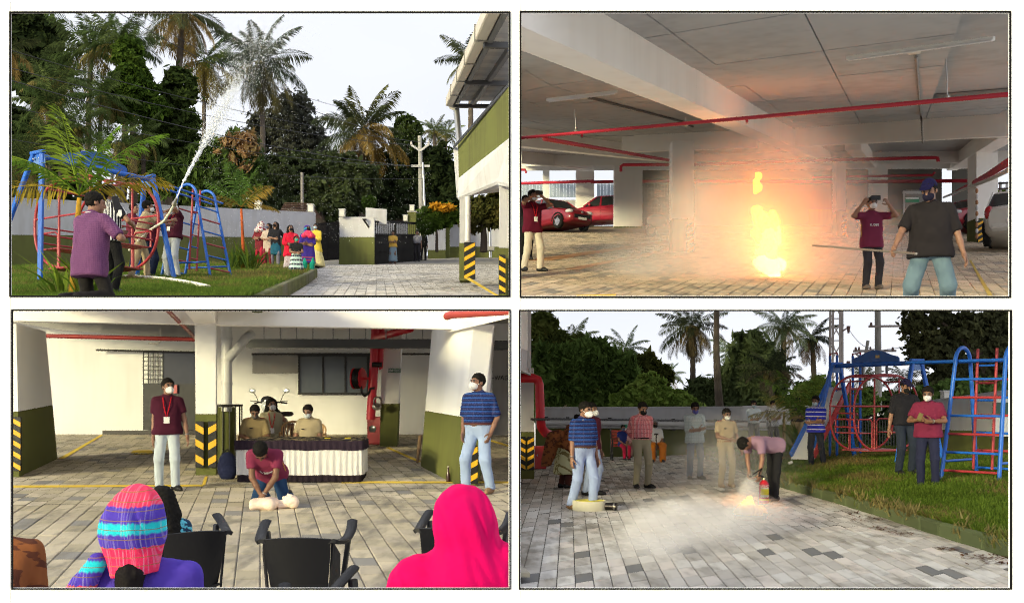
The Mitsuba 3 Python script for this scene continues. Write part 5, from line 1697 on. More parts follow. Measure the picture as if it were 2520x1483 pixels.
tree(P(330, 560, 64), pblobs(64, [(318, 140, 36, 45), (322, 190, 44, 40), (285, 235, 42, 36), (345, 235, 46, 36), (300, 275, 46, 30), (370, 265, 40, 34)]), 'feathery bright green tree between the palms', 16000, 0.17, LIGHT, 23, 0.45, 0.22, shape=2.6)
tree(P(425, 580, 66), pblobs(66, [(400, 300, 48, 60), (440, 220, 40, 50), (455, 330, 40, 60), (410, 390, 50, 50), (360, 430, 45, 50), (470, 400, 45, 55), (330, 400, 40, 50)]), 'tall dark tree around the slanting palm trunk', 20000, 0.24, TG, 24, 0.45, 0.35)
tree(P(545, 580, 52), pblobs(52, [(540, 385, 62, 42), (590, 365, 45, 36), (500, 420, 50, 45), (560, 440, 70, 45), (610, 420, 40, 50), (480, 455, 40, 35), (420, 440, 42, 40), (530, 480, 60, 35)]), 'mango tree with rusty new leaves above the hose crew', 24000, 0.17, ((0.04, 0.066, 0.02), (0.075, 0.12, 0.03), (0.13, 0.185, 0.05)), 25, 0.40, 0.3, shape=3.2, droopy=0.6,
     bloom=(pblobs(51.2, [(590, 345, 38, 22), (612, 368, 26, 30), (560, 352, 30, 16), (605, 408, 14, 14), (620, 330, 14, 16), (575, 392, 16, 12), (540, 372, 18, 10)]), 420, 0.15, ((0.17, 0.12, 0.05), (0.34, 0.20, 0.10), (0.30, 0.22, 0.11))))
tree(P(720, 600, 88), pblobs(88, [(730, 290, 46, 70), (755, 340, 50, 50), (705, 360, 40, 60), (775, 380, 36, 50), (690, 300, 30, 60), (640, 330, 40, 60)]), 'airy fine leaved grey tree right of the jet', 15000, 0.20, ((0.05, 0.055, 0.045), (0.08, 0.085, 0.06), (0.11, 0.115, 0.08)), 26, 0.55, 0.3, shape=1.6, hs=2.4)
tree(P(800, 600, 70), pblobs(70, [(700, 430, 60, 50), (760, 440, 60, 60), (820, 430, 55, 55), (870, 450, 60, 60), (740, 490, 70, 40), (830, 500, 70, 36), (680, 480, 40, 50)]), 'wide dark tree mass above the small gate', 26000, 0.24, ((0.035, 0.05, 0.022), (0.065, 0.085, 0.034), (0.11, 0.13, 0.055)), 27, 0.40, 0.4)
tree(P(960, 600, 76), pblobs(76, [(930, 430, 60, 60), (985, 440, 55, 65), (1040, 430, 50, 60), (900, 480, 60, 50), (970, 505, 70, 40), (1080, 420, 45, 60), (1060, 490, 50, 45), (1100, 470, 40, 50)]), 'broad blackish tree behind the sliding gate', 26000, 0.24, DEEP, 28, 0.36, 0.4)
tree(P(1003, 500, 84), pblobs(84, [(1003, 320, 32, 34), (1010, 355, 30, 30), (985, 345, 24, 26)]), 'round clipped looking tree beside the lone palm', 9000, 0.22, GREEN, 29, 0.30, 0.3)
tree(P(1075, 620, 63), pblobs(63, [(1070, 535, 36, 26), (1098, 528, 26, 24), (1050, 550, 22, 22)]), 'fresh green shrub behind the white wall with orange flowers', 8000, 0.16, LIGHT, 30, 0.35, 0.08, name='flowering_shrub', cat='shrub', shape=3.0,
     bloom=(pblobs(62.5, [(1090, 512, 30, 8), (1070, 508, 16, 6)]), 260, 0.16, ((0.55, 0.25, 0.02), (0.6, 0.33, 0.03), (0.6, 0.3, 0.02))))
tree(P(1190, 620, 66), pblobs(66, [(1185, 520, 40, 40), (1225, 510, 35, 50), (1160, 540, 30, 30)]), 'dry yellowish tree seen under the building', 8000, 0.2, ((0.06, 0.07, 0.02), (0.11, 0.10, 0.03), (0.2, 0.13, 0.05)), 31, 0.4, 0.2)
tree(P(905, 560, 60), pblobs(60, [(909, 497, 15, 14)]), 'small bright sapling above the sign block', 1300, 0.16, LIGHT, 32, 0.3, 0.05)
for i, (u, n, lab) in enumerate(((50, 5, 'dark undergrowth behind the left wall'), (330, 5, 'undergrowth behind the swing and hose crew'), (620, 4, 'undergrowth behind the women by the long wall'), (860, 5, 'undergrowth behind the sliding gate'))):
    tree(P(u, 610, 85), pblobs(85, [(u + 60 * k, 545 - 25 * (k % 2), 62, 55) for k in range(n)]), lab, 11000, 0.34, DEEP, 40 + i, 0.25, 0.1, name='undergrowth', cat='bushes', limbs=False)
hk = thing('tiled_roof_house', 'low house roof of brown tiles just behind the long wall', 'house')
for i in range(9):
    v = 500 + i * 4.2
    put('tile_course', MB().bar(P(700 - i * 2.4, v, 58 - i * 0.25), P(766 + i * 3.2, v + 2, 58 - i * 0.25), 0.14, 0.05, np.asarray((0.13, 0.075, 0.055)) * (0.85 + 0.1 * (i % 3)), b=0.01), 'matte', hk)
put('wall', MB().box(P(735, 560, 59), (1.8, 0.6, 2.0), (0.2, 0.17, 0.15)), 'matte', hk)
up_ = thing('utility_pole', 'thin grey pole standing behind the long wall', 'pole')
put('shaft', MB().tube([P(744, 520, 64), P(743, 425, 64)], 0.09, (0.24, 0.22, 0.21), 8), 'bark', up_)
# young palms on the lawn
areca(TL.at(178, 15.0, 0.12), 1.55, 1.22, 'young areca palm with golden stem before the swing', n=10, seed=58, stemcol=(0.42, 0.24, 0.03), tones=((0.09, 0.16, 0.02), (0.17, 0.24, 0.03), (0.40, 0.30, 0.04)), lean=(0.10, 0), clump=2)
areca(TL.at(598, 29.5, KL), 1.75, 1.15, 'lipstick palm with red stem and bushy foot near the women', n=9, seed=52, stemcol=(0.42, 0.09, 0.035), tones=((0.07, 0.13, 0.03), (0.14, 0.20, 0.03), (0.36, 0.24, 0.05)), lean=(-0.05, 0), clump=6, up=1.5)
# ---- people of the upper left yard
def bent(Y, row, s):
    """hip height for a figure whose feet stand at the given row; s photo units per metre"""
    return row


MAROON = (0.055, 0.010, 0.022)
GR = 'onlookers at the hose drill'
struct('grass_mound', MB().hexa([TL.at(u, y, k - 0.03) for u, y, k in ((90, 11.6, 0.335), (330, 11.6, 0.335), (400, 16.5, 0.26), (60, 16.5, 0.26))] + [TL.at(u, y, k) for u, y, k in ((90, 11.6, 0.335), (330, 11.6, 0.335), (400, 16.5, 0.26), (60, 16.5, 0.26))], (0.085, 0.11, 0.03)), 'stone')
r = person(TL, 222, 0, 'man in purple checked shirt filming with a phone, back turned', yaw=158, H=1.70, Y=12.2, z=TL.z(12.2, 0.335), hip=0.50, shoes=None, legs=[(-0.11, 0.30, 0.03), (0.11, 0.30, 0.03)], knee=(0, -1, 0),
           lean=4, head=(3, -32, 0), fat=0.03, wid=1.08, arms=(((0.04, -0.27, -0.16), (0.8, 0.5, -0.5), 'relaxed', (-0.8, 0.4, 0)), ((-0.02, -0.36, -0.02), (0.9, 0.4, -0.7), 'fist', (-0.8, 0.4, 0))), skin='a',
           shirt=dict(col=(0.5, 0.5, 0.5), bsdf='weave_purple', hem=-0.20, slv=0.9, h=0.014, amp=0.012), pants=dict(col=(0.02, 0.018, 0.018)), h=0.016)
phone(P(286, 500, 12.0), rotz(0.5) @ roty(1.35), 'phone held up by the man in the purple shirt')
person(TL, 272, 0, 'long haired person in black and white striped shirt beside the swing', yaw=150, H=1.58, Y=15.3, z=TL.z(15.3, 0.285), head=(-4, -40, 0),
       arms=(((0.02, -0.3, -0.25), (0.8, 0.5, -0.4), 'relaxed', None), ((0.0, -0.3, -0.3), (0.8, 0.5, -0.4), 'relaxed', None)), hair='pony', mask=(0.55, 0.6, 0.62), masktype='flat', shirt=dict(col=(0.5,) * 3, bsdf='stripe_bw', hem=-0.08, slv=0.7, h=0.016), pants=dict(col=BLACK), h=0.018)
KH = (0.36, 0.29, 0.18)
up1 = person(TL, 345, 690, 'khaki uniformed officer leaning forward to steady the hose', yaw=118, k=KL, px=200, lean=14, head=(-14, 0, 0), legs=[(-0.12, 0.20, 0.075), (0.12, -0.16, 0.075)], arms=(((0.0, -0.50, 0.06), (0.5, 0.3, -1), 'fist', None), ((0.0, -0.50, 0.02), (0.5, 0.3, -1), 'fist', None)),
             mask=(0.6, 0.62, 0.64), masktype='flat', hair='short', shirt=dict(col=KH, hem=0.08, slv=0.75), pants=dict(col=(0.38, 0.30, 0.19)), belt=(0.35, 0.05, 0.03), shoes=(0.33, 0.22, 0.13), epaulette=(0.25, 0.06, 0.05))
person(TL, 372, 686, 'helper in maroon jersey and dark jeans half hidden behind the officer', yaw=100, k=KL, px=180, lean=10, arms=('phone', 'phone'), shirt=dict(col=(0.13, 0.02, 0.04)), pants=dict(col=(0.018, 0.025, 0.06)))
person(TL, 330, 672, 'dark trousered helper behind the officer by the hose', yaw=80, k=KL, px=172, arms=('belly', 'belly'), shirt=dict(col=(0.13, 0.02, 0.04)), pants=dict(col=(0.018, 0.02, 0.04)))
person(TL, 425, 686, 'man in maroon polo and pale jeans aiming the jet skyward', yaw=-20, k=KL, px=190, lean=-7, head=(-26, 46, 0), legs=[(-0.17, 0.05, 0.075), (0.15, -0.02, 0.075)],
       arms=(((-0.16, -0.22, 0.04), (0.5, -0.5, -1), 'fist', None), ((-0.24, -0.20, 0.10), (1, -0.3, 0.2), 'fist', None)), mask=WHITE, shirt=dict(col=MAROON, hem=-0.02, slv=0.6), pants=dict(col=(0.42, 0.46, 0.50)), belt=BLACK, lanyard=True, shoes=BLACK, fat=0.02)
GW = 'women watching by the lawn edge'
person(TL, 640, 656, 'woman in white and red floral headscarf behind the red stemmed palm', yaw=-20, k=0.2, px=112, head=(-20, -30, 0), scarf=dict(col=(0.5,) * 3, bsdf='floral'), shirt=dict(col=(0.16, 0.02, 0.03), hem=-0.35, slv=1.3), pants=dict(col=(0.40, 0.02, 0.05)), arms=('belly', 'belly'), mask=(0.55, 0.5, 0.5), masktype='flat')
person(TL, 660, 657, 'woman in cream tunic partly hidden by palm leaves', yaw=-10, k=0.2, px=108, head=(-15, -30, 0), hair='long', shirt=dict(col=(0.45, 0.36, 0.30), hem=-0.35, slv=1.0), pants=dict(col=(0.16, 0.02, 0.03)), arms=('belly', 'down'), mask=(0.10, 0.12, 0.2), masktype='flat')
person(TL, 677, 657, 'woman in black shawl over a teal dress, hand on hip', yaw=10, k=0.2, px=112, head=(-22, -30, 0), hair='long', mask=BLACK, masktype='flat', shirt=dict(col=(0.02, 0.02, 0.025), hem=-0.3, slv=1.0), skirt=dict(col=(0.02, 0.10, 0.16), hem=0.45, rb=0.19, top=0.0), pants=dict(col=(0.18, 0.17, 0.22)), arms=('belly', 'hip'))
person(TL, 716, 683, 'woman wrapped in a bright red shawl behind a girl', yaw=20, px=130, head=(-18, 10, 0), scarf=None, hair='long', mask=(0.015, 0.015, 0.02), masktype='flat', shirt=dict(col=(0.60, 0.02, 0.05), hem=-0.22, slv=1.5, flare=0.03, amp=0.02), skirt=dict(col=(0.5, 0.42, 0.45), hem=0.22, rb=0.2, top=-0.05), arms=('belly', 'belly'), shoes=(0.2, 0.1, 0.06))
person(TL, 729, 692, 'girl in black top and plaid skirt with teal mask', yaw=15, px=112, head=(-14, 20, 0), hair='pony', mask=(0.03, 0.38, 0.28), masktype='flat', shirt=dict(col=(0.02, 0.02, 0.022), hem=0.05, slv=0.6), skirt=dict(col=(0.5,) * 3, bsdf='plaid_skirt', hem=0.42, rb=0.24), arms=('belly', 'belly'), shoes=(0.2, 0.1, 0.06))
person(TL, 758, 685, 'woman in purple banded kurta and green trousers with bright headscarf', yaw=20, px=132, head=(-20, 10, 0), scarf=dict(col=(0.5,) * 3, bsdf='ikat'), mask=BLACK, masktype='flat', shirt=dict(col=(0.5,) * 3, bsdf='band_kurta', hem=-0.42, slv=1.0, flare=0.04), pants=dict(col=(0.02, 0.33, 0.24), e=0.02), arms=('belly', 'crossed2'), skin='b')
person(TL, 776, 660, 'woman in yellow shawl and cream dress by the small gate', yaw=-15, px=110, head=(-16, 10, 0), hair='bun', mask=(0.45, 0.58, 0.66), masktype='flat', shirt=dict(col=(0.62, 0.46, 0.06), hem=-0.3, slv=1.4, flare=0.05), skirt=dict(col=(0.60, 0.52, 0.26), hem=0.06, rb=0.34, top=-0.05), arms=('belly', 'belly'))
person(TL, 967, 649, 'moustached man in yellow shirt and grey lungi, arms folded', yaw=0, px=82, H=1.68, arms=('crossed', 'crossed2'), skin='b', shirt=dict(col=(0.62, 0.38, 0.08), slv=0.8), skirt=dict(col=(0.22, 0.30, 0.36), hem=0.11, rb=0.18, top=0.02), shoes=(0.12, 0.05, 0.03), h=0.026)
person(TL, 1027, 644, 'guard in grey shirt and dark trousers by the sliding gate', yaw=-10, px=77, arms=('behind', 'down'), skin='b', shirt=dict(col=(0.24, 0.23, 0.25), hem=0.08, slv=0.7), pants=dict(col=(0.03, 0.028, 0.032)), fat=0.04, belt=BLACK, epaulette=(0.5, 0.4, 0.1), h=0.026)
person(TL, 1042, 641, 'figure dressed all in black beside the grey guard', yaw=10, px=72, arms=('down', 'down'), skin='b', shirt=dict(col=BLACK, slv=1.2), pants=dict(col=BLACK), mask=(0.1, 0.1, 0.1), masktype='flat', h=0.026)

# ---- the water jet: a broken stream that opens into spray
rnd = np.random.RandomState(77)
wj = thing('water_jet', 'white jet of water arching up from the nozzle into spray', 'water jet')
N0 = P(434, 489, 20.6)
ctrl = np.array([(434, 489), (452, 447), (478, 398), (505, 350), (528, 308), (550, 265), (575, 215), (603, 160), (632, 108), (660, 70), (690, 45)], float)
cy = np.linspace(20.6, 30.0, len(ctrl))
def jet(t):
    u = np.interp(t, np.linspace(0, 1, len(ctrl)), ctrl[:, 0]); v = np.interp(t, np.linspace(0, 1, len(ctrl)), ctrl[:, 1]); y = np.interp(t, np.linspace(0, 1, len(ctrl)), cy)
    return np.stack([(u - U0) / F * y, y, CZ + (VH - v) / F * y], -1)
scene['water'] = {'type': 'twosided', 'bsdf': {'type': 'principled', 'base_color': {'type': 'rgb', 'value': [0.86, 0.88, 0.9]}, 'roughness': 0.25, 'specular': 0.6}}
t = np.linspace(0, 0.26, 70)
cp_ = jet(t)
wob = (meshkit.noise(np.stack([t * 160, t * 0, t * 0], 1), 3) - 0.5)
wob2 = (meshkit.noise(np.stack([t * 130, t * 0 + 9, t * 0], 1), 4) - 0.5)
cp_[:, 0] += wob * 0.10 * t / 0.36; cp_[:, 2] += wob2 * 0.10 * t / 0.36
put('stream', MB().tube(cp_, 0.011 + 0.010 * t / 0.36 * (0.4 + np.abs(wob) * 2.2), (0.85,) * 3, 9), 'water', wj)


def drops(n, tfun, spread, size, name):
    tt = tfun(n)
    p = jet(tt)
    sp = spread(tt)[:, None]
    p = p + rnd.normal(size=(n, 3)) * sp * V3(1, 1, 0.8)
    s = size(tt) * rnd.lognormal(0, 0.45, n)
    o = np.array([[1, 0, 0], [-1, 0, 0], [0, 1, 0], [0, -1, 0], [0, 0, 1.5], [0, 0, -1.5]], float)
    f = np.array([[0, 2, 4], [2, 1, 4], [1, 3, 4], [3, 0, 4], [2, 0, 5], [1, 2, 5], [3, 1, 5], [0, 3, 5]])
    v = (p[:, None] + o[None] * s[:, None, None]).reshape(-1, 3)
    ff = (f[None] + np.arange(n)[:, None, None] * 6).reshape(-1, 3)
    put(name, MB().add(v, ff, (0.85,) * 3), 'water', wj, kind='stuff')


drops(2600, lambda n: 0.10 + 0.55 * rnd.rand(n) ** 1.1, lambda t: 0.010 + 0.19 * np.maximum(t - 0.10, 0) ** 1.3, lambda t: 0.0055 + 0.003 * (1 - t), 'spray')
drops(9000, lambda n: 0.30 + 0.72 * rnd.rand(n), lambda t: 0.05 + 0.80 * np.maximum(t - 0.25, 0) ** 1.3, lambda t: 0.0042 + 0 * t, 'fine_spray')
# falling drizzle before the dark trees
n = 5000
u = 500 + 560 * rnd.rand(n) ** 1.1; v = rnd.uniform(250, 600, n); y = rnd.uniform(26, 44, n)
o = np.array([[1, 0, 0], [-0.5, 0.8, 0], [-0.5, -0.8, 0], [0, 0, 2.0]])
p = np.stack([(u - U0) / F * y, y, CZ + (VH - v) / F * y], -1)
vv = (p[:, None] + o[None] * (0.0042 * rnd.lognormal(0, 0.4, n))[:, None, None]).reshape(-1, 3)
ff = (np.array([[0, 1, 2], [0, 3, 1], [1, 3, 2], [2, 3, 0]])[None] + np.arange(n)[:, None, None] * 4).reshape(-1, 3)
put('drizzle', MB().add(vv, ff, (0.85,) * 3), 'water', wj, kind='stuff')
# ================================================================ lower left: parking level, demonstration before a table
YW = 29.5
paving(BL, 'parking_floor', [(14, 1455), (1263, 1455), (1263, 1062), (14, 1066)], (640, 892), (-30000, 892), 0.235, 0.46, (640, 1200),
       ((0.42, 0.37, 0.27), (0.46, 0.405, 0.30), (0.38, 0.33, 0.24), (0.43, 0.38, 0.285)), (0.23, 0.22, 0.20), (0.17, 0.15, 0.12), seed=5)
bf = 'parking_floor'


def floor_mark(pl, pts, col, name, parent, k=0.006):
    return put(name, MB().prism([pl.g(u, v, k) for u, v in pts], (0, 0, 0.003), col), 'matte', parent)


YEL = (0.62, 0.44, 0.06)
for pts in ([(144, 1128), (158, 1128), (254, 1070), (247, 1070)], [(14, 1199), (500, 1196), (500, 1192), (14, 1194)], [(497, 1193), (505, 1193), (511, 1172), (504, 1172)], [(840, 1188), (1256, 1188), (1256, 1184), (840, 1184)],
            [(1030, 1137), (1036, 1134), (957, 1100), (950, 1101)], [(1200, 1083), (1256, 1100), (1256, 1096), (1210, 1082)]):
    floor_mark(BL, pts, YEL, 'yellow_line', bf)
fs = floor_mark(BL, [(322, 1114), (328, 1108), (372, 1107), (377, 1112), (372, 1117), (330, 1118)], (0.62, 0.42, 0.05), 'yellow_floor_sign', bf)
c = BL.g(349, 1115.5, 0.02)
text_on(fs, 'lettering', 'BIO', 0.21, c, (1, 0, 0), nrm(V3(0, 1, 0.036)), (0, 0, 1), (0.02, 0.02, 0.02))
for j in range(7):
    floor_mark(BL, [(509 + j * 1.2, 1196 + 0 - j * 3.2), (676 + j * 0.6, 1196 - j * 3.2), (676 + j * 0.6, 1194.6 - j * 3.2), (509 + j * 1.2, 1194.6 - j * 3.2)], (0.33, 0.29, 0.21), 'drain_slat', bf, 0.012)

hb = thing('parking_hall', 'cream parking hall with white beams, back wall and lattice door', 'building')
def bput(name, m, bs='wall_cream', lab=None, parent=None):
    return put(name, m, bs, parent or hb, label=lab)
WZ = lambda u0, u1, va, vb, Y=YW, th=0.2, col=(0.5,) * 3: vwall(BL, u0, Y, u1, Y, va, vb, va, vb, th, col)
bput('back_wall', MB().hexa([BL.at(14, YW), BL.at(1263, YW), BL.at(1263, YW + .3), BL.at(14, YW + .3), P(14, 790, YW), P(1263, 790, YW), P(1263, 790, YW + .3), P(14, 790, YW + .3)]))
bput('skirting', WZ(252, 482, 1059, 1068.5, YW - 0.08, 0.07, (0.03, 0.025, 0.02)), 'paint')
bput('ceiling', MB().hexa([P(14, 742, 20.2), P(1263, 742, 20.2), P(1263, 798, 30), P(14, 798, 30), P(14, 738, 20.2), P(1263, 738, 20.2), P(1263, 792, 30), P(14, 792, 30)], (0.6,) * 3), 'concrete')
bput('front_beam', MB().hexa([P(14, 789, 18.3), P(535, 799, 18.3), P(535, 801, 19.3), P(14, 792, 19.3), P(14, 739, 18.3), P(535, 739, 18.3), P(535, 739, 19.3), P(14, 739, 19.3)]), 'beam_white')
bput('front_beam', MB().hexa([P(535.5, 800, 18.2), P(1125, 810, 18.2), P(1125, 812, 19.2), P(535.5, 803, 19.2), P(535.5, 739, 18.2), P(1125, 739, 18.2), P(1125, 739, 19.2), P(535.5, 739, 19.2)]), 'beam_white')
bput('haunch', MB().hexa([P(446, 756, 14.5), P(512, 756, 14.5), P(530, 796, 18.15), P(480, 796, 18.15), P(446, 741, 14.5), P(512, 741, 14.5), P(530, 741, 18.15), P(480, 741, 18.15)]), 'beam_white')
bput('inner_beam', MB().hexa([P(150, 812, 24.5), P(480, 838, 24.5), P(480, 838, 25), P(150, 812, 25), P(14, 790, 24.5), P(480, 800, 24.5), P(480, 800, 25), P(14, 790, 25)]), 'concrete')
bput('inner_beam', MB().hexa([P(560, 812, 27), P(1060, 812, 27), P(1060, 812, 28), P(560, 812, 28), P(560, 795, 27), P(1060, 795, 27), P(1060, 795, 28), P(560, 795, 28)]), 'beam_white')
bput('side_beam', MB().hexa([P(1100, 818, 18.6), P(1263, 780, 14.6), P(1263, 772, 20), P(1165, 806, 20), P(1080, 741, 18.6), P(1263, 741, 14.6), P(1263, 741, 20), P(1165, 741, 20)]), 'beam_white')


def pillar4(name, lab, c, vt, vm, guard=None):
    """c: foot and head corners (u foot, u head, v foot, Y) anticlockwise seen from above, front first; vm rows of the dado line, vt rows of the head."""
    key = thing(name, lab, 'pillar')
    f = [P(u0, v, y) for (u0, u1, v, y) in c]
    h = [P(u1, vt[i], y) for i, (u0, u1, v, y) in enumerate(c)]
    mid = []
    for i, (u0, u1, v, y) in enumerate(c):
        t = (v - vm[i]) / (v - vt[i])
        mid.append(f[i] * (1 - t) + h[i] * t)
    cen = sum(f) / len(f)
    put('plaster', MB().hexa(mid + h), 'wall_cream', key)
    grow = lambda p: p + nrm((p - cen) * V3(1, 1, 0)) * 0.012
    put('dado', MB().hexa([grow(p) + V3(0, 0, -0.1) for p in f] + [grow(p) - V3(0, 0, 0.003) for p in mid]), 'wall_olive', key)
    return key


pl1 = pillar4('pillar', 'wide pillar at the left edge with olive base', [(14, 14, 1174, 18.5), (48, 40, 1174, 18.5), (142, 112, 1128, 22.0), (108, 90, 1126, 22.1)], (797, 797, 815, 815), (1014, 1012, 996, 996))
chevron_guard(pl1, P(41, 1092, 18.38), 0.16, 0.94, 0.05, -1, 5)
pl2 = pillar4('pillar', 'slim central pillar with two striped guards', [(483, 479, 1169, 18.8), (531, 531, 1169, 18.8), (534, 534, 1160, 19.3), (487, 483, 1160, 19.3)], (797, 797, 799, 799), (1018, 1018, 1016, 1016))
for uc, r in ((492, -1), (523, 1)):
    chevron_guard(pl2, P(uc, 1093, 18.72), 0.15, 0.82, 0.05, r, 3)
pl3 = pillar4('pillar', 'large right pillar crossed by a slanting shadow line', [(1125, 1166, 1196, 17.2), (1172, 1214, 1196, 17.2), (1190, 1220, 1150, 20.3), (1035, 1063, 1148, 20.4)], (799, 799, 806, 812), (1026, 1026, 1010, 1010))
chevron_guard(pl3, P(1165, 1142, 17.05), 0.14, 0.62, 0.05, 1, 3)
fd = pillar4('pillar', 'narrow far pillar carrying the fire duct sign', [(935, 940, 1098, 25.2), (975, 990, 1098, 25.2), (980, 992, 1090, 26), (940, 945, 1090, 26)], (806, 806, 806, 806), (993, 993, 991, 991))
sk_ = put('sign', MB().box(P(971, 911, 25.0), (0.30, 0.03, 0.095), (0.01, 0.12, 0.06), b=0.004), 'paint', fd)
text_on(sk_, 'lettering', 'FIRE DUCT', 0.05, P(971, 911, 24.97), (1, 0, 0), (0, 0, 1), (0, -1, 0), (0.8, 0.8, 0.8))
# grey shutters of the waste room
bput('shutter', WZ(1212, 1263, 845, 1070, 28.6, 0.1), 'concrete')
ew = text_on(hb, 'lettering', 'E-WASTE', 0.115, P(1233, 929, 28.5), (1, 0, 0), (0, 0, 1), (0, -1, 0), (0.015, 0.015, 0.02))
bput('wall_shade_panel', WZ(621, 735, 872, 918, YW - 0.1, 0.08), 'concrete')  # grey sheet painting the front beam's shadow onto the back wall

# lattice door
dk = thing('sliding_door', 'black sliding door with a small square lattice window', 'door')
blk = (0.016, 0.015, 0.014)
put('leaf', WZ(352, 480, 944, 1058, YW - 0.16, 0.06, blk), 'paint', dk)
put('upper_panel', MB().box((P(401, 905, YW - .13) + P(480, 905, YW - .13)) / 2, (0.9, 0.06, 0.90), (0.02, 0.02, 0.02)), 'gloss', dk)
for i in range(8):
    v = 867 + i * 10.9
    put('lattice_bar', MB().bar(P(352, v, YW - .15), P(402, v, YW - .15), 0.03, 0.022, blk), 'paint', dk)
for i in range(5):
    u = 353 + i * 12
    put('lattice_bar', MB().bar(P(u, 865, YW - .17), P(u, 945, YW - .17), 0.03, 0.022, blk, up=(0, 1, 0)), 'paint', dk)
put('rail', MB().bar(P(237, 861, YW - .25), P(482, 867, YW - .25), 0.08, 0.05, blk), 'metal', dk)
put('notice', MB().box(P(431, 957, YW - .22), (0.11, 0.01, 0.24), (0.5, 0.12, 0.12)), 'paint', dk)

# window
wk = thing('window', 'dark sliding window with black frame and four panes', 'window')
put('reveal', MB().hexa([P(735, 968, YW - .05), P(912, 968, YW - .05), P(912, 968, YW - .01), P(735, 968, YW - .01), P(735, 874, YW - .05), P(912, 874, YW - .05), P(912, 874, YW - .01), P(735, 874, YW - .01)], (0.03, 0.033, 0.034)), 'gloss', wk)
us = (736, 795, 850, 905)
for u in us:
    put('frame', MB().bar(P(u, 969, YW - .12), P(u, 873, YW - .12), 0.045, 0.05, blk, up=(0, 1, 0)), 'paint', wk)
for v in (874, 968):
    put('frame', MB().bar(P(733, v, YW - .125), P(913, v, YW - .125), 0.05, 0.05, blk), 'paint', wk)
for a, b in zip(us[:-1], us[1:]):
    q = MB().quad(P(a + 2, 967, YW - .09), P(b - 2, 967, YW - .09), P(b - 2, 876, YW - .09), P(a + 2, 876, YW - .09), (0.06, 0.07, 0.07))
    put('pane', q, 'gloss', wk)
bput('cable_tray', MB().bar(P(612, 846, 24.0), P(1064, 846, 23.6), 0.35, 0.20, (0.10, 0.105, 0.11)), 'paint')
bput('cable_tray', MB().bar(P(1205, 850, 23.6), P(1262, 850, 23.6), 0.35, 0.20, (0.10, 0.105, 0.11)), 'paint')
bput('wall_rail', MB().bar(P(620, 871, YW - .2), P(1060, 871, YW - .2), 0.1, 0.05, blk), 'paint')
for u in (650, 690, 730, 770, 820, 860, 900, 950, 1000, 1040):
    bput('hanger_rod', MB().tube([P(u, 795, 24), P(u, 842, 24)], 0.012, (0.3, 0.3, 0.3), 5), 'metal')
bput('conduit', MB().tube([P(395, 806, 24.4), P(395, 840, 24.4), P(385, 846, 24.4), P(365, 844, 24.4)], 0.02, (0.5, 0.48, 0.44), 6), 'paint')

def pipe(name, pts, r, col, lab, cat='pipe', bs='paint', n=12):
    return put(name, MB().tube(pts, r, col, n), bs, label=lab, cat=cat)


RP = (0.30, 0.030, 0.028)
pipe('sprinkler_pipe', [P(100, 826, 23), P(482, 835, 23)], 0.045, RP, 'thin red pipe running along the back left of the hall')
pipe('sprinkler_pipe', [P(405, 756, 16.2), P(481, 832, 21.5)], 0.036, RP, 'red pipe slanting down to the central pillar')
pipe('fire_pipe', [P(1100, 778, 14.6), P(1112, 774, 14.4), P(1262, 764, 13.5)], 0.055, (0.42, 0.06, 0.05), 'short fat red pipe at the top right corner')
fp = thing('fire_riser', 'bright red fire riser with branch and valve wheel beside the window', 'pipe')
RB = (0.62, 0.015, 0.03)
for uu, r in ((920, 0.105), (936, 0.06)):
    put('riser', MB().tube([P(uu + 5, 806, 25.0), P(uu, 905, 25.0), P(uu - 8 if r > 0.1 else uu - 3, 1032 if r > 0.1 else 905, 25.0)], r, RB, 14), 'paint', fp)
put('branch', MB().tube([P(922, 832, 25), P(960, 822, 24), P(1010, 808, 22.5)], 0.085, RB, 12), 'paint', fp)
put('clamp', MB().tube([P(916, 897, 24.85), P(940, 897, 24.85)], 0.06, (0.05, 0.04, 0.04), 8), 'metal', fp)
put('valve_wheel', MB().tube([P(929, 988, 24.7) + V3(0.09 * math.cos(a), 0, 0.11 * math.sin(a)) for a in np.linspace(0, 6.283, 17)], 0.022, (0.12, 0.10, 0.09), 8, False), 'metal', fp)
put('valve_body', MB().ell(P(927, 1000, 24.8), (0.11, 0.09, 0.09), (0.5, 0.48, 0.45)), 'metal', fp)
hr = thing('hose_reel', 'red drum hose reel wound with black hose before the window', 'hose reel')
for u, r in ((872, 0.255), (892, 0.255)):
    put('flange', MB().lathe([(0.0, -0.015), (r * 0.97, -0.015), (r, 0.0), (r * 0.97, 0.015), (0.0, 0.015)], P(u, 931, 25.0), RB, 28, roty(math.pi / 2) @ np.diag([1.0, 1.0, 1.0]) if False else rotz(-0.25) @ roty(math.pi / 2)), 'paint', hr)
for i in range(4):
    put('hose_coil', MB().tube([P(877 + i * 3.6, 931, 25.0) + rotz(-0.25) @ V3(0, 0.22 * math.cos(a), 0.22 * math.sin(a)) for a in np.linspace(0, 6.283, 25)], 0.028, (0.012, 0.012, 0.012), 8, False), 'plastic', hr)
put('arm', MB().tube([P(890, 931, 25.0), P(916, 931, 25.0)], 0.03, RB, 8), 'paint', hr)
put('loose_hose', MB().tube([P(889, 950, 24.9), P(890, 968, 24.9), P(898, 974, 24.9), P(906, 968, 24.9), P(912, 956, 24.9), P(922, 954, 24.9)], 0.03, (0.012,) * 3, 8), 'plastic', hr)
cb = Kit('hose_cabinet', 'red steel hose cabinet with a round window at the pillar foot', 'cabinet', BL.g(923, 1096, 0), -18)
cb.put('case', MB().box((0, 0.2, 0.36), (0.46, 0.34, 0.66), (0.48, 0.02, 0.035), b=0.012))
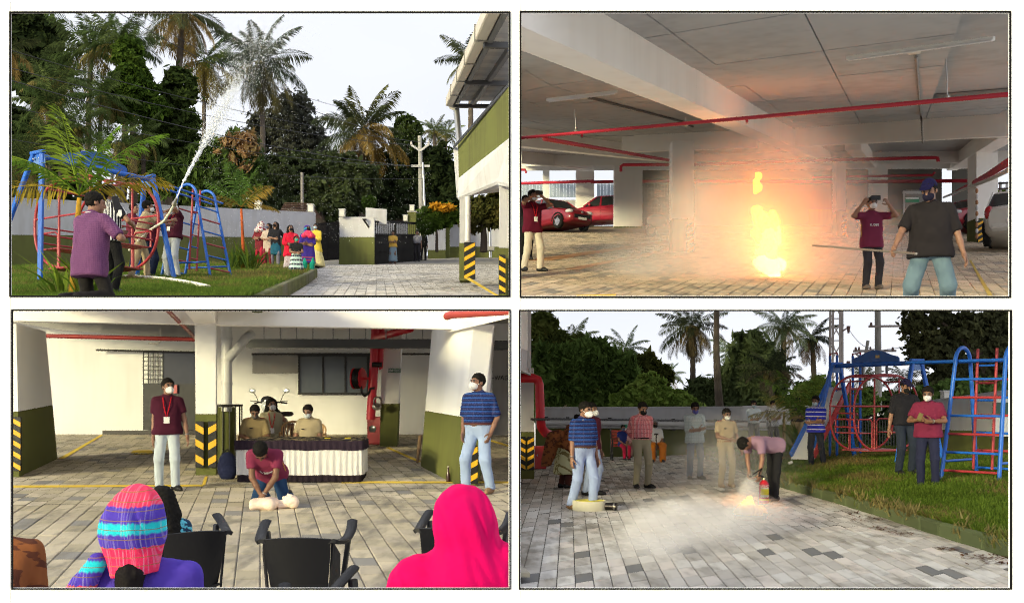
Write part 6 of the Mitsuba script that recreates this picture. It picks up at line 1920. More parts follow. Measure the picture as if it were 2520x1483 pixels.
cb.put('door', MB().box((0.0, 0.015, 0.36), (0.37, 0.025, 0.62), (0.50, 0.02, 0.04), b=0.006))
cb.put('porthole', MB().lathe([(0.0, 0.0), (0.085, 0.0), (0.095, -0.012), (0.095, 0.02)], (-0.07, 0.0, 0.40), (0.10, 0.10, 0.10), 20, rotx(math.pi / 2)), 'gloss')
dp = thing('drain_pipe', 'white plastic drain stack with a slanting branch behind the central pillar', 'pipe')
put('stack', MB().tube([P(558, 800, 20.2), P(558, 1012, 20.2)], 0.098, (0.62, 0.62, 0.60), 16), 'paint', dp)
put('branch', MB().tube([P(562, 882, 20.1), P(585, 858, 20.1), P(604, 832, 20.2), P(618, 822, 20.4)], 0.088, (0.62, 0.62, 0.60), 14), 'paint', dp)
for v in (882, 830, 940):
    put('collar', MB().tube([P(558, v, 20.2), P(558, v + 7, 20.2)], 0.112, (0.56, 0.56, 0.54), 16), 'paint', dp)
gd = Kit('pipe_guard', 'black curved steel railing round the foot of the drain stack', 'railing', BL.at(556, 20.3), 0)
gd.put('top_rail', MB().tube([(0.30 * math.cos(a), 0.28 * math.sin(a), 1.18) for a in np.linspace(-3.3, 0.3, 19)], 0.022, blk, 8), 'paint')
for a in np.linspace(-3.1, 0.1, 9):
    gd.put('baluster', MB().tube([(0.30 * math.cos(a), 0.28 * math.sin(a), 0), (0.30 * math.cos(a), 0.28 * math.sin(a), 1.18)], 0.014, blk, 6), 'paint')
gd.put('core', MB().tube([(0.0, 0.02, 0), (0, 0.02, 1.15)], 0.16, OLIVE, 16), 'wall_olive')

# table with pleated skirting
tb = thing('table', 'long table with black patterned top and white pleated skirt', 'table')
Yf, Yb = 17.6, 18.8
a0, a1 = BL.at(586, Yf), BL.at(886, Yf)
z0 = BL.z(Yf)
xl, xr = a0[0], a1[0]
top = [V3(xl, Yf, z0 + 0.70), V3(xr, Yf, z0 + 0.70), V3(xr - 0.08, Yb, z0 + 0.73), V3(xl + 0.06, Yb, z0 + 0.73)]
tv = MB().hexa([p + V3(0, 0, -0.03) for p in top] + top)
put('board', MB().hexa([p + V3(0, 0, -0.06) for p in top] + [p + V3(0, 0, -0.032) for p in top], (0.15, 0.10, 0.06)), 'matte', tb)
scene['table_print'] = {'type': 'twosided', 'bsdf': {'type': 'principled', 'roughness': 0.5, 'base_color': mikit.proc(lambda p, n, uv: MIX((0.015, 0.012, 0.014), (0.22, 0.17, 0.09), mikit.smoothstep(0.55, 0.6, fb(p.x * 16, p.y * 9, 2.0, octaves=2))))}}
put('top_cloth', tv, 'table_print', tb)
def skirt(name, zt, zb, col, off, amp, seed, bs='cloth'):
    path = []
    for s in np.linspace(0, 1, 90):
        path.append((xl - off + (s * (0.06)), Yb + (Yf - Yb) * s))
    for s in np.linspace(0, 1, 360):
        path.append((xl - off + (xr - xl + 2 * off) * s, Yf - off))
    for s in np.linspace(0, 1, 90):
        path.append((xr + off - 0.08 * s, Yf + (Yb - Yf) * s))
    path = np.array(path)
    d = np.concatenate([[0], np.cumsum(np.linalg.norm(np.diff(path, axis=0), axis=1))])
    t = np.gradient(path, axis=0); t /= np.linalg.norm(t, axis=1, keepdims=True)
    nrm_ = np.stack([t[:, 1], -t[:, 0]], 1)
    rows = []
    for zz, k in ((zt, 0.25), (zt * 0.7 + zb * 0.3, 0.6), (zt * 0.35 + zb * 0.65, 0.9), (zb, 1.15)):
        w = np.sin(d * 62 + 1.6 * np.sin(d * 5 + seed)) + 0.5 * np.sin(d * 31 + seed)
        o = path + nrm_ * (w * amp * k + off * 0.2)[:, None]
        rows.append(np.column_stack([o, np.full(len(o), zz) + 0.006 * np.sin(d * 9 + seed)]))
    v = np.array(rows)
    m_ = len(path)
    i, j = np.meshgrid(np.arange(len(rows) - 1), np.arange(m_ - 1), indexing='ij')
    q = np.stack([i * m_ + j, (i + 1) * m_ + j, (i + 1) * m_ + j + 1, i * m_ + j + 1], -1).reshape(-1, 4)
    put(name, MB().add(v.reshape(-1, 3), q, col), bs, tb)
skirt('black_valance', z0 + 0.705, z0 + 0.545, (0.028, 0.018, 0.030), 0.05, 0.010, 1)
skirt('white_skirt', z0 + 0.58, z0 + 0.13, (0.66, 0.65, 0.63), 0.03, 0.013, 2)
skirt('black_hem', z0 + 0.16, z0 + 0.015, (0.02, 0.014, 0.02), 0.012, 0.011, 2)
for u, v, lab in ((806, 1073, 'small yellow marker lying on the table'), (856, 1074, 'yellow folded slip near the right table end')):
    c = P(u, v, 18.2)
    put('marker', MB().box(V3(c[0], 18.2, z0 + 0.722), (0.10, 0.05, 0.018), (0.70, 0.55, 0.03), rotz(0.5), 0.005), 'plastic', label=lab, cat='stationery')
bg = Kit('backpack', 'dark blue backpack slumped beside the central pillar', 'bag', BL.g(560, 1180), 0)
bg.put('body', MB().ell((0, 0, 0.22), (0.17, 0.14, 0.26), (0.012, 0.016, 0.045)), 'cloth')
bg.put('pocket', MB().ell((0.03, -0.10, 0.14), (0.13, 0.07, 0.13), (0.014, 0.018, 0.05)), 'cloth')
bg.put('strap', MB().tube([(-0.1, 0, 0.44), (0, -0.02, 0.52), (0.08, 0, 0.45)], 0.015, blk, 6), 'cloth')
bt = Kit('drink_bottle', 'small brown bottle at the foot of the right pillar', 'bottle', BL.g(1103, 1186), 0)
bt.put('glass', MB().lathe([(0.0, 0), (0.032, 0), (0.034, 0.02), (0.033, 0.13), (0.014, 0.19), (0.013, 0.25)], (0, 0, 0), (0.06, 0.02, 0.012), 14), 'gloss')
bt.put('cap', MB().lathe([(0.016, 0.25), (0.016, 0.272), (0.0, 0.272)], (0, 0, 0), (0.5, 0.45, 0.4), 12), 'paint')
wp = thing('wooden_post', 'old wooden stick leaning by the right pillar', 'stick')
put('shaft', MB().tube([P(1027, 1138, 20.6), P(1034, 1072, 20.8)], [0.025, 0.04], (0.20, 0.13, 0.08), 8), 'bark', wp)
motorcycle('dark motorcycle parked behind the seated officers', BL.at(668, 22.5, 0) + V3(0.1, 0, 0.1), -100)
TAN = (0.42, 0.24, 0.11)
monobloc('tan plastic chair standing empty between the two officers', BL.at(722, 20.2), 12, TAN)
monobloc('tan plastic chair holding the masked officer', BL.at(765, 19.8), -5, TAN)
monobloc('tan plastic chair under the officer with lowered head', BL.at(626, 19.6), 4, TAN)

# people
person(BL, 412, 1206, 'standing man in maroon polo with lanyard and pale jeans', yaw=14, H=1.76, head=(0, 26, 0), mask=WHITE, shirt=dict(col=(0.060, 0.010, 0.025), hem=-0.05, slv=0.66, h=0.016), pants=dict(col=(0.50, 0.56, 0.60)), lanyard=True, shoes=BLACK, h=0.018, fat=0.015, watch=1, legs=[(-0.12, 0.02, 0.075), (0.12, -0.03, 0.075)], toe=(0, 30), arms=(((0.03, -0.04, -0.56), (0.3, 1, 0), 'relaxed'), ((0.12, -0.06, -0.53), (0.4, 1, 0), 'relaxed')))
person(BL, 1178, 1212, 'stout man in blue striped shirt and light jeans, hands in pockets', yaw=-24, H=1.85, head=(0, -24, 0), mask=WHITE, fat=0.055, wid=1.1, shirt=dict(col=(0.5,) * 3, bsdf='plaid_blue', hem=0.08, slv=0.95, h=0.016), pants=dict(col=(0.33, 0.42, 0.62), e=0.018), belt=(0.10, 0.03, 0.02), arms=('pocket', 'pocket'), shoes=(0.28, 0.16, 0.09), shoetype='boot', h=0.018, toe=(-25, 5), legs=[(-0.19, -0.02, 0.075), (0.17, 0.03, 0.075)], hip=0.89)
km = person(BL, 668, 0, 'man kneeling in maroon jersey pressing on a training dummy', yaw=0, H=1.84, Y=14.95, z=BL.z(14.95), hip=0.41, lean=57, head=(22, 0, 0), legs=[(-0.17, 0.38, 0.07), (0.15, 0.38, 0.07)], knee=(0, -1, -0.3), h=0.016,
            shirt=dict(col=(0.20, 0.03, 0.07), slv=0.6, collarcol=(0.02,) * 3, h=0.015), pants=dict(col=(0.016, 0.045, 0.11)), text='CIVIL DEFENCE', stripe=(0.5, 0.28, 0.08), watch=1, hair='short', skin='b', shoes=DARK,
            arms=(((-0.14, -0.46, -0.24), (1, 0.3, 0.2), 'flat', (0, 0.3, -1)), ((-0.17, -0.46, -0.21), (1, 0.3, 0.2), 'flat', (0, 0.3, -1))))
KH = (0.36, 0.30, 0.19)
SIT = dict(hip=0.47, legs=[(-0.1, -0.40, 0.075), (0.1, -0.40, 0.075)], knee=(0, -1, 0.6))
person(BL, 627, 0, 'khaki officer looking down at the left end of the table', yaw=14, H=1.68, Y=19.5, z=BL.z(19.5), head=(24, 0, 0), lean=8, arms=('table', 'table'), skin='b', shirt=dict(col=(0.25, 0.19, 0.095), slv=0.9), pants=dict(col=(0.25, 0.19, 0.1)), mask=(0.10, 0.09, 0.08), masktype='flat', epaulette=(0.3, 0.05, 0.04), **SIT)
person(BL, 669, 0, 'masked woman officer with black dupatta and lanyard sitting by the motorcycle', yaw=14, H=1.68, Y=20.6, z=BL.z(20.6) + 0.05, head=(0, 10, 0), arms=('lap', ((0.22, -0.10, -0.18), (0.4, 0.6, -0.6), 'relaxed')), hair='long', mask=WHITE, lanyard=True, shirt=dict(col=(0.33, 0.30, 0.20), slv=1.3), pants=dict(col=(0.33, 0.30, 0.2)), **SIT)
person(BL, 764, 0, 'masked khaki officer with joined hands at the table', yaw=-8, H=1.68, Y=19.35, z=BL.z(19.35), lean=10, head=(8, 0, 0), arms=('table', 'table'), mask=(0.58, 0.62, 0.66), masktype='flat', shirt=dict(col=KH, slv=0.75), pants=dict(col=KH), epaulette=(0.3, 0.22, 0.1), watch=1, fat=0.02, **SIT)
# the dummy
td = Kit('training_dummy', 'pale flesh toned resuscitation dummy torso lying on the paving', 'dummy', (km['hand'][0] + km['hand'][1]) / 2 * V3(1, 1, 0) + V3(0.13, -0.13, BL.z(14.2)), 3, 0.86)
PK = (0.86, 0.69, 0.56)
f = Field((-0.42, -0.3, -0.05), (0.45, 0.35, 0.42), 0.012)
f.cone((-0.27, 0.02, 0.085), (-0.27, 0.28, 0.085), 0.085, k=0); f.cone((0.02, 0.0, 0.09), (0.02, 0.30, 0.09), 0.090, k=0.02)
f.ell((-0.12, 0.15, 0.09), (0.20, 0.21, 0.105), k=0.05); f.ell((-0.05, 0.06, 0.15), (0.09, 0.08, 0.04), k=0.04); f.ell((-0.05, 0.24, 0.15), (0.09, 0.08, 0.04), k=0.04)
f.cone((0.06, 0.15, 0.09), (0.20, 0.15, 0.11), 0.062, 0.048, k=0.03)
f.plane((0, 0, 0), (0, 0, -1)); f.plane((-0.31, 0, 0), (-1, 0, 0))
v, q = f.mesh()
td.put('torso', MB().add(v, q, PK), 'plastic')
R = np.stack([V3(0, 1, 0), V3(0.20, 0, -0.98), V3(0.98, 0, 0.20)], 1)
hc_ = np.full((len(HEAD[0]), 3), PK)
td.put('head', MB().add((HEAD[0] * 1.08) @ R.T + V3(0.315, 0.15, 0.128), HEAD[1], hc_), 'plastic')

# front row of listeners and chairs
armchair('black armchair standing empty in the middle of the front row', BL.at(748, 7.15) + V3(0, 0, 0.02), 182, 1.0, None)
armchair('black armchair the black haired girl sits in', BL.at(455, 7.5), 212, 1.0)
armchair('black armchair behind the woman in pink', BL.at(1135, 7.3) + V3(0, 0, 0.06), 168, 1.0)
armchair('black armchair corner cut by the lower edge right of centre', BL.at(935, 5.75), 160, 0.95)
armchair('black armchair corner low in front of the empty chair', BL.at(560, 5.5) + V3(0, 0, -0.04), 190, 0.95)
S2 = dict(hip=0.50, legs=[(-0.12, -0.40, 0.075), (0.12, -0.40, 0.075)], knee=(0, -1, 0.6))
person(BL, 345, 0, 'woman in violet top with striped woven headscarf seen from behind', yaw=186, H=1.68, Y=5.35, z=BL.z(5.35) - 0.02, lean=6, head=(12, 12, 6), wid=1.38, fat=0.03, arms=('lap', 'lap'), hair=None, scarf=None, skin='c', shirt=dict(col=(0.085, 0.055, 0.42), slv=0.9, hem=-0.1, h=0.012, amp=0.010), pants=dict(col=(0.06, 0.04, 0.25)), h=0.014, **S2)
pw = person(BL, 1112, 0, 'woman wrapped in a bright pink shawl seen from behind', yaw=172, H=1.70, Y=5.35, z=BL.z(5.35) - 0.02, lean=4, head=(6, 30, 0), wid=0.95, fat=0.04, arms=('lap', 'lap'), hair=None, glasses=True, skin='b', shirt=dict(col=(0.58, 0.006, 0.10), slv=1.2, hem=-0.1, h=0.014), pants=dict(col=(0.5, 0.45, 0.45)), h=0.014, **S2)
person(BL, 403, 0, 'girl with long black hair in a blue mosaic top, seated', yaw=205, H=1.42, Y=7.4, z=BL.z(7.4), lean=10, head=(10, 20, 0), arms=('lap', 'lap'), hair='long', skin='c', shirt=dict(col=(0.5,) * 3, bsdf='blue_mosaic', slv=0.3), pants=dict(col=(0.03, 0.03, 0.05)), h=0.014, **{**S2, 'hip': 0.56})
person(BL, -30, 0, 'woman in rust coloured shawl at the lower left corner', yaw=200, H=1.55, Y=5.6, z=BL.z(5.6) + 0.13, lean=16, wid=1.35, head=(10, 0, 0), arms=('lap', 'lap'), hair='short', skin='b', shirt=dict(col=(0.5,) * 3, bsdf='batik_rust', slv=1.4, hem=-0.1, flare=0.03), pants=dict(col=(0.5, 0.46, 0.36)), h=0.016, **S2)


def shawl(owner_key, build, bsdf, name, col=(0.5,) * 3, amp=0.012, sc=(9, 9, 4), h=0.011, lo=None, hi=None, uvo=None):
    f = Field(lo, hi, h)
    build(f)
    v, q = f.mesh()
    uv = np.stack([(v[:, 0] - uvo[0]), v[:, 2] - uvo[2]], 1)
    v = grown(v, q, amp, sc, 7)
    fold = meshkit.noise(np.stack([(v[:, 0] - uvo[0]) * 17 + (v[:, 2] - uvo[2]) * 6, v[:, 1] * 8, (v[:, 2] - uvo[2]) * 2.5], 1), 5)
    v = v + (nrm(V3(0, -1, 0.2))) * (0.034 * (np.abs(fold - 0.5) * 2 - 0.5))[:, None] * (1 if amp > 0.005 else 0)
    put(name, MB().add(v, q, col), bsdf, owner_key, uv=uv)


people = [k for k in scene if k.startswith('person') and '__' not in k]
def find(txt):
    return next(k for k in people if txt in labels[k]['label'])
c = P(326, 1290, 5.30)
def b1(f):
    f.ell(c + V3(0.022, 0, 0.045), (0.125, 0.15, 0.155), k=0)
    f.ell(c + V3(-0.005, 0, -0.03), (0.148, 0.16, 0.15), k=0.06)
    f.cone(c + V3(-0.005, 0.0, -0.08), c + V3(0.012, -0.02, -0.22), 0.14, 0.112, k=0.05)
    f.plane(c + V3(0, 0, -0.245), (0.12, 0, -1))
shawl(find('striped woven'), b1, 'ikat', 'headscarf', lo=c - 0.45, hi=c + 0.45, uvo=c + V3(0, 0, -0.01))
def b1b(f):
    f.cone(c + V3(0.02, -0.10, -0.24), c + V3(0.015, -0.10, -0.33), 0.065, 0.05, k=0.03)
shawl(find('striped woven'), b1b, 'hair', 'hair', (0.012, 0.01, 0.01), lo=c - 0.5, hi=c + 0.3, uvo=c, sc=(50, 50, 14))
def b1c(f):
    a = c + V3(-0.16, -0.05, -0.18)
    f.cone(a, a + V3(-0.16, -0.06, -0.28), 0.045, 0.075, k=0.03)
shawl(find('striped woven'), b1c, 'ikat', 'scarf_end', lo=c - 0.75, hi=c + 0.2, uvo=c + V3(0, 0, -0.20))
c2 = P(1146, 1290, 5.30)
def b2(f):
    f.ell(c2 + V3(-0.01, 0, 0.03), (0.145, 0.16, 0.165))
    f.cone(c2 + V3(0.0, 0.0, -0.05), c2 + V3(0.03, 0.0, -0.25), 0.15, 0.17, k=0.06)
    f.cone(c2 + V3(-0.22, 0.02, -0.30), c2 + V3(0.20, 0.02, -0.24), 0.13, 0.12, k=0.09)
    f.cone(c2 + V3(-0.27, 0.0, -0.32), c2 + V3(-0.36, -0.02, -0.60), 0.12, 0.13, k=0.08)
    f.cone(c2 + V3(0.20, 0.0, -0.28), c2 + V3(0.30, -0.02, -0.60), 0.13, 0.15, k=0.08)
    f.cone(c2 + V3(0.0, -0.04, -0.3), c2 + V3(0.0, -0.04, -0.62), 0.17, 0.20, k=0.08)
    f.ell(c2 + V3(-0.145, 0.07, -0.03), (0.07, 0.12, 0.13), cut=True)
    f.plane((-0.02, 0, 0), (1, 0, 0))
shawl(find('bright pink'), b2, 'cloth', 'shawl', (0.58, 0.006, 0.10), 0.020, (7, 7, 2.2), 0.012, c2 - 0.8, c2 + 0.6, c2)
# ================================================================ lower right: paved yard, extinguisher drill
paving(BR, 'courtyard', [(1266, 1456), (2500, 1456), (2500, 1368), (2350, 1326), (2150, 1260), (1935, 1196), (1800, 1146), (1690, 1119), (1266, 1131)], (1400, 985), (4200, 985), 0.25, 0.52, (1700, 1300),
       ((0.44, 0.42, 0.39), (0.52, 0.505, 0.475), (0.37, 0.35, 0.325), (0.46, 0.425, 0.39)), (0.15, 0.15, 0.15), (0.10, 0.095, 0.09), seed=8)
KB = 0.34
kedge = [(1690, 1114), (1742, 1121), (1800, 1137), (1870, 1164), (1935, 1184), (2060, 1215), (2150, 1239), (2250, 1267), (2350, 1295), (2500, 1334)]
def kz(u):
    return np.interp(u, [1690, 1935, 2500], [0.05, 0.13, 0.17])
kp = [BR.g(u, v, kz(u)) for u, v in kedge]
lawn2 = [BR.g(u + 4, v - 1, kz(u)) for u, v in kedge] + [BR.at(2500, 23.5, KB + .08), BR.at(2300, 27.5, KB + .05), BR.at(2000, 36, 0.2), BR.at(1690, 37, 0.08)]
m = MB()
cl = np.mean(lawn2, 0)
# the lawn's surface: rows between the kerb and the wall, bulging a little
rows = []
back = [BR.at(u, y, k) for u, y, k in ((1690, 37, .08), (1742, 37, .1), (1800, 37, .12), (1870, 36.5, .15), (1935, 36, .18), (2060, 34, .3), (2150, 31, KB), (2250, 28.5, KB + .05), (2350, 26.5, KB + .06), (2500, 23.5, KB + .08))]
for t in np.linspace(0, 1, 13):
    rows.append([a * (1 - t) + b * t + V3(0, 0, 0.10 * math.sin(math.pi * t) * (1 if i > 4 else 0.3)) for i, (a, b) in enumerate(zip(kp, back))])
R_ = np.array(rows)
n0, n1 = R_.shape[:2]
i, j = np.meshgrid(np.arange(n0 - 1), np.arange(n1 - 1), indexing='ij')
q = np.stack([i * n1 + j, i * n1 + j + 1, (i + 1) * n1 + j + 1, (i + 1) * n1 + j], -1).reshape(-1, 4)
struct('lawn', MB().add(R_.reshape(-1, 3), q, (0.085, 0.10, 0.03)), 'stone')


def lawn2_pts(rnd, n):
    s = rnd.rand(n) * (n1 - 1); t = rnd.rand(n) ** 1.5 * (n0 - 1)
    a, b = np.minimum(s.astype(int), n1 - 2), np.minimum(t.astype(int), n0 - 2)
    fs, ft = (s - a)[:, None], (t - b)[:, None]
    p = (R_[b, a] * (1 - fs) + R_[b, a + 1] * fs) * (1 - ft) + (R_[b + 1, a] * (1 - fs) + R_[b + 1, a + 1] * fs) * ft
    return p + V3(0, 0, 0.0)


grass('grass', lawn2_pts, 80000, 0.085, ((0.095, 0.16, 0.022), (0.15, 0.22, 0.035), (0.24, 0.20, 0.075)), 12, 'rough green lawn around the play frames and gondola swing', 0.2)


def kerb_tufts(rnd, n):
    t = rnd.rand(n) * (len(kp) - 1)
    a = np.minimum(t.astype(int), len(kp) - 2)
    K_ = np.array(kp)
    p = K_[a] * (1 - (t - a))[:, None] + K_[a + 1] * (t - a)[:, None]
    keep = meshkit.noise(p * 2.3, 4) > 0.45
    return (p + V3(-0.03, -0.03, -0.02) + rnd.normal(size=(n, 3)) * V3(0.04, 0.05, 0.05))[keep]


grass('grass', kerb_tufts, 2600, 0.10, ((0.13, 0.16, 0.04), (0.20, 0.21, 0.06), (0.28, 0.24, 0.1)), 13, 'dry creeping runners hanging over the kerb stones', 0.4)
kk = thing('garden_kerb', 'row of mossy green kerb stones between lawn and courtyard', 'kerb')
kpn = np.array(kp[1:])
cum = np.concatenate([[0], np.cumsum(np.linalg.norm(np.diff(kpn, axis=0), axis=1))])
ns = int(cum[-1] / 0.62)
for i in range(ns):
    a, b = [V3(*[np.interp((i + e) / ns * cum[-1], cum, kpn[:, c]) for c in range(3)]) for e in (0.0, 0.965)]
    put('kerb_stone', MB().bar(a + V3(-0.02, -0.04, -0.085), b + V3(-0.02, -0.04, -0.085), 0.14, 0.22, np.asarray((0.085, 0.105, 0.05)) * (0.8 + 0.4 * ((i * 5) % 7) / 7), b=0.03), 'matte', kk)
rnd = np.random.RandomState(5)
for i in range(16):
    u = rnd.uniform(2080, 2480); v = np.interp(u, [1935, 2487], [1192, 1362]) + rnd.uniform(4, 40)
    c = BR.g(u, v, 0.01)
    V = []
    for _ in range(16):
        a = rnd.rand() * 6.28
        V.append((c + V3(rnd.normal() * 0.09, rnd.normal() * 0.12, 0.006), a))
    m = MB()
    for p, a in V:
        d = V3(math.cos(a), math.sin(a), 0.12) * 0.05; w = V3(-math.sin(a), math.cos(a), 0) * 0.014
        m.add([p - d, p - w, p + w, p + d], [[0, 1, 2], [1, 3, 2]], np.asarray((0.12, 0.06, 0.035)) * rnd.uniform(0.6, 1.5))
    put('leaf_litter', m, 'leaf', label='dry brown leaf litter scattered along the kerb', cat='leaf litter', group='leaf litter along the kerb', kind='stuff')

# walls
wall_run(BR, 'compound_wall', [(1318, 32.5), (1830, 35.5)], 1.49, 0.88, 'white and olive wall carrying grey pipes across the yard')
wall_run(BR, 'compound_wall', [(1830, 38.5), (2030, 39.5)], 1.50, 0.86, 'far continuation of the yard wall behind the striped shirts')
wk2 = thing('compound_wall', 'white and olive wall rising towards the right behind the climbing frame', 'wall')
put('plaster', vwall(BR, 2296, 29, 2500, 24.2, 990, 1056, 963, 1062, 0.2), 'wall_white', wk2)
put('dado', vwall(BR, 2296, 28.98, 2500, 24.18, 1056.5, 1125, 1062.5, 1150, 0.22), 'wall_olive', wk2)
put('coping', vwall(BR, 2295, 28.95, 2500, 24.15, 985, 989.6, 957, 962.5, 0.3), 'wall_white', wk2)
light_box(BR, 2328, 28.5, 1.72, 'lantern on the wall behind the maroon jersey man', 1.0)
nb_ = put('notice', MB().box(P(2470, 1025, 24.0), (0.5, 0.02, 0.9), (0.55, 0.56, 0.53)), 'paint', wk2)
put('notice_band', MB().box(P(2470, 1005, 23.97), (0.5, 0.02, 0.28), (0.03, 0.08, 0.06)), 'paint', nb_)
wp_ = thing('wall_pipes', 'two grey pipes on black brackets along the yard wall', 'pipe')
for v, r, c in ((1039, 0.085, (0.52, 0.52, 0.54)), (1030, 0.03, (0.10, 0.10, 0.11)), (1049, 0.035, (0.35, 0.35, 0.36))):
    put('pipe_run', MB().tube([P(1322, v, 32.1), P(1830, v + 6, 35.0), P(1905, v + 8, 35.6)], r, c, 12), 'paint', wp_)
for u in range(1345, 1900, 52):
    y = np.interp(u, [1318, 1830, 1905], [32.3, 35.3, 35.9])
    dv = np.interp(u, [1318, 1900], [0, 8])
    put('bracket', MB().box((P(u, 1025 + dv, y - 0.1) + P(u, 1054 + dv, y - 0.1)) / 2, (0.10, 0.14, 0.38), (0.03, 0.03, 0.035)), 'paint', wp_)
sg_ = thing('safety_sign', 'green assembly sign on the olive wall behind the pink shirted man', 'sign')
put('plate', MB().box(P(1538, 1061, 32.3), (0.27, 0.02, 0.40), (0.01, 0.20, 0.12), b=0.005), 'paint', sg_)
put('arrow', MB().prism([P(1534, 1056, 32.27), P(1541, 1052, 32.27), P(1544, 1062, 32.27), P(1538, 1066, 32.27)], (0, 0.01, 0), (0.8, 0.8, 0.8)), 'paint', sg_)

# building at the left
bb = thing('building', 'beige and white building edge with olive base at the far left of the yard', 'building')
Y0 = 18.0
put('panel', vwall(BR, 1268, Y0, 1299, Y0 + 4, 742, 852, 742, 862, 0.3), 'wall_cream', bb)
put('fascia', vwall(BR, 1299.2, Y0 + 4, 1307, Y0 + 4.2, 742, 905, 742, 922, 0.4), 'wall_white', bb)
put('fascia', vwall(BR, 1268, Y0 + .05, 1299, Y0 + 4.05, 852.5, 903, 862.5, 921, 0.4), 'wall_white', bb)
put('soffit', MB().hexa([P(1268, 904, Y0), P(1306, 923, Y0 + 4.2), P(1306, 928, Y0 + 7), P(1268, 915, Y0 + 7), P(1268, 900, Y0), P(1306, 919, Y0 + 4.2), P(1306, 924, Y0 + 7), P(1268, 911, Y0 + 7)]), 'wall_white', bb)
cpk = put('pillar', vwall(BR, 1268, 23.6, 1314, 23.6, 905, 1062, 905, 1062, 0.7), 'wall_white', bb)
put('dado', vwall(BR, 1268, 23.57, 1315, 23.57, 1062.5, 1178, 1062.5, 1178, 0.74), 'wall_olive', cpk)
for u, r in ((1285, -1), (1306, 1)):
    chevron_guard(bb, P(u, 1115, 23.45), 0.15, 0.74, 0.05, r, 4)
rp = thing('fire_pipe', 'thick red fire pipe bending down past the pillar', 'pipe')
put('pipe_run', MB().tube([P(1268, 930, 23.0), P(1312, 930, 23.0), P(1323, 934, 23.0), P(1327, 946, 23.0), P(1328, 980, 23.0), P(1330, 1030, 23.0), P(1333, 1052, 23.0), P(1342, 1064, 23.4), P(1352, 1068, 24.5)], 0.10, (0.60, 0.02, 0.025), 16), 'paint', rp)
put('flange', MB().box(P(1329, 1031, 22.95), (0.42, 0.26, 0.05), (0.07, 0.06, 0.055), b=0.01), 'metal', rp)
hc2 = Kit('hose_cabinet', 'low red hydrant cabinet standing at the pillar foot', 'cabinet', BR.g(1330, 1154, 0), 8)
hc2.put('case', MB().box((0, 0.1, 0.30), (0.30, 0.3, 0.58), (0.42, 0.02, 0.02), b=0.01))
hc2.put('door', MB().box((0, -0.055, 0.30), (0.27, 0.015, 0.54), (0.45, 0.025, 0.025), b=0.004))
hc2.put('handle', MB().ell((-0.09, -0.07, 0.36), (0.015, 0.01, 0.03), (0.5, 0.5, 0.5), sub=1), 'metal')

# play frames
swing('blue and red gondola swing behind the man in the black shirt', BR.at(2152, 24.5, KB + 0.02), -64, 0.98, None, 0.92)
climber('blue and red climbing frame cut by the right edge of the yard', BR.at(2430, 18.6, 0.30), -50, 1.06, 0.62)
sl = Kit('playground_slide', 'pale playground slide with red and blue rails beside the swing', 'slide', BR.at(1998, 26.0, 0.28), 0, 1.1)
a, b = V3(-0.38, -0.6, 0.05), V3(0.75, 0.5, 1.62)
d = nrm(b - a); w = nrm(V3(-d[1], d[0], 0)) * 0.28
sl.put('bed', MB().hexa([a - w, a + w, b + w, b - w, a - w + V3(0, 0, .02), a + w + V3(0, 0, .02), b + w + V3(0, 0, .02), b - w + V3(0, 0, .02)], (0.62, 0.64, 0.66)), 'gloss')
for sg, c in ((-1, (0.50, 0.04, 0.04)), (1, BL_)):
    sl.put('side_rail', MB().bar(a + sg * w + V3(0, 0, .08), b + sg * w + V3(0, 0, .08), 0.05, 0.14, c, b=0.01))
sl.put('platform', MB().box(b + V3(0.22, 0.2, -0.02), (0.6, 0.6, 0.05), (0.35, 0.05, 0.05)))
for x, y in ((-0.05, -0.05), (0.48, -0.05), (0.48, 0.48), (-0.05, 0.48)):
    sl.put('post', MB().tube([b * V3(1, 1, 0) + V3(x, y, 0), b + V3(x, y, 0.75)], 0.03, BL_, 8))
for i in range(6):
    sl.put('rung', MB().tube([b * V3(1, 1, 0) + V3(0.48, -0.05, 0.25 + 0.25 * i), b * V3(1, 1, 0) + V3(0.48, 0.48, 0.25 + 0.25 * i)], 0.018, RD_ if i % 2 else BL_, 7))
for x in (-0.05, 0.48):
    sl.put('guard_rail', MB().tube([b + V3(x, -0.05, 0.4), b + V3(x, -0.05, 0.8), b + V3(x, 0.48, 0.8), b + V3(x, 0.48, 0.4)], 0.02, RD_, 7))
bf_ = thing('fence', 'black railing fence behind the slide and swing', 'fence')
for v in (1032, 1105):
    put('rail', MB().bar(P(2030, v, 37), P(2270, v - 1, 36), 0.05, 0.05, blk), 'paint', bf_)
for i in range(34):
    u = 2032 + i * 7
    put('bar', MB().bar(P(u, 1028, 36.8), P(u, 1108, 36.8), 0.03, 0.03, blk, up=(0, 1, 0)), 'paint', bf_)

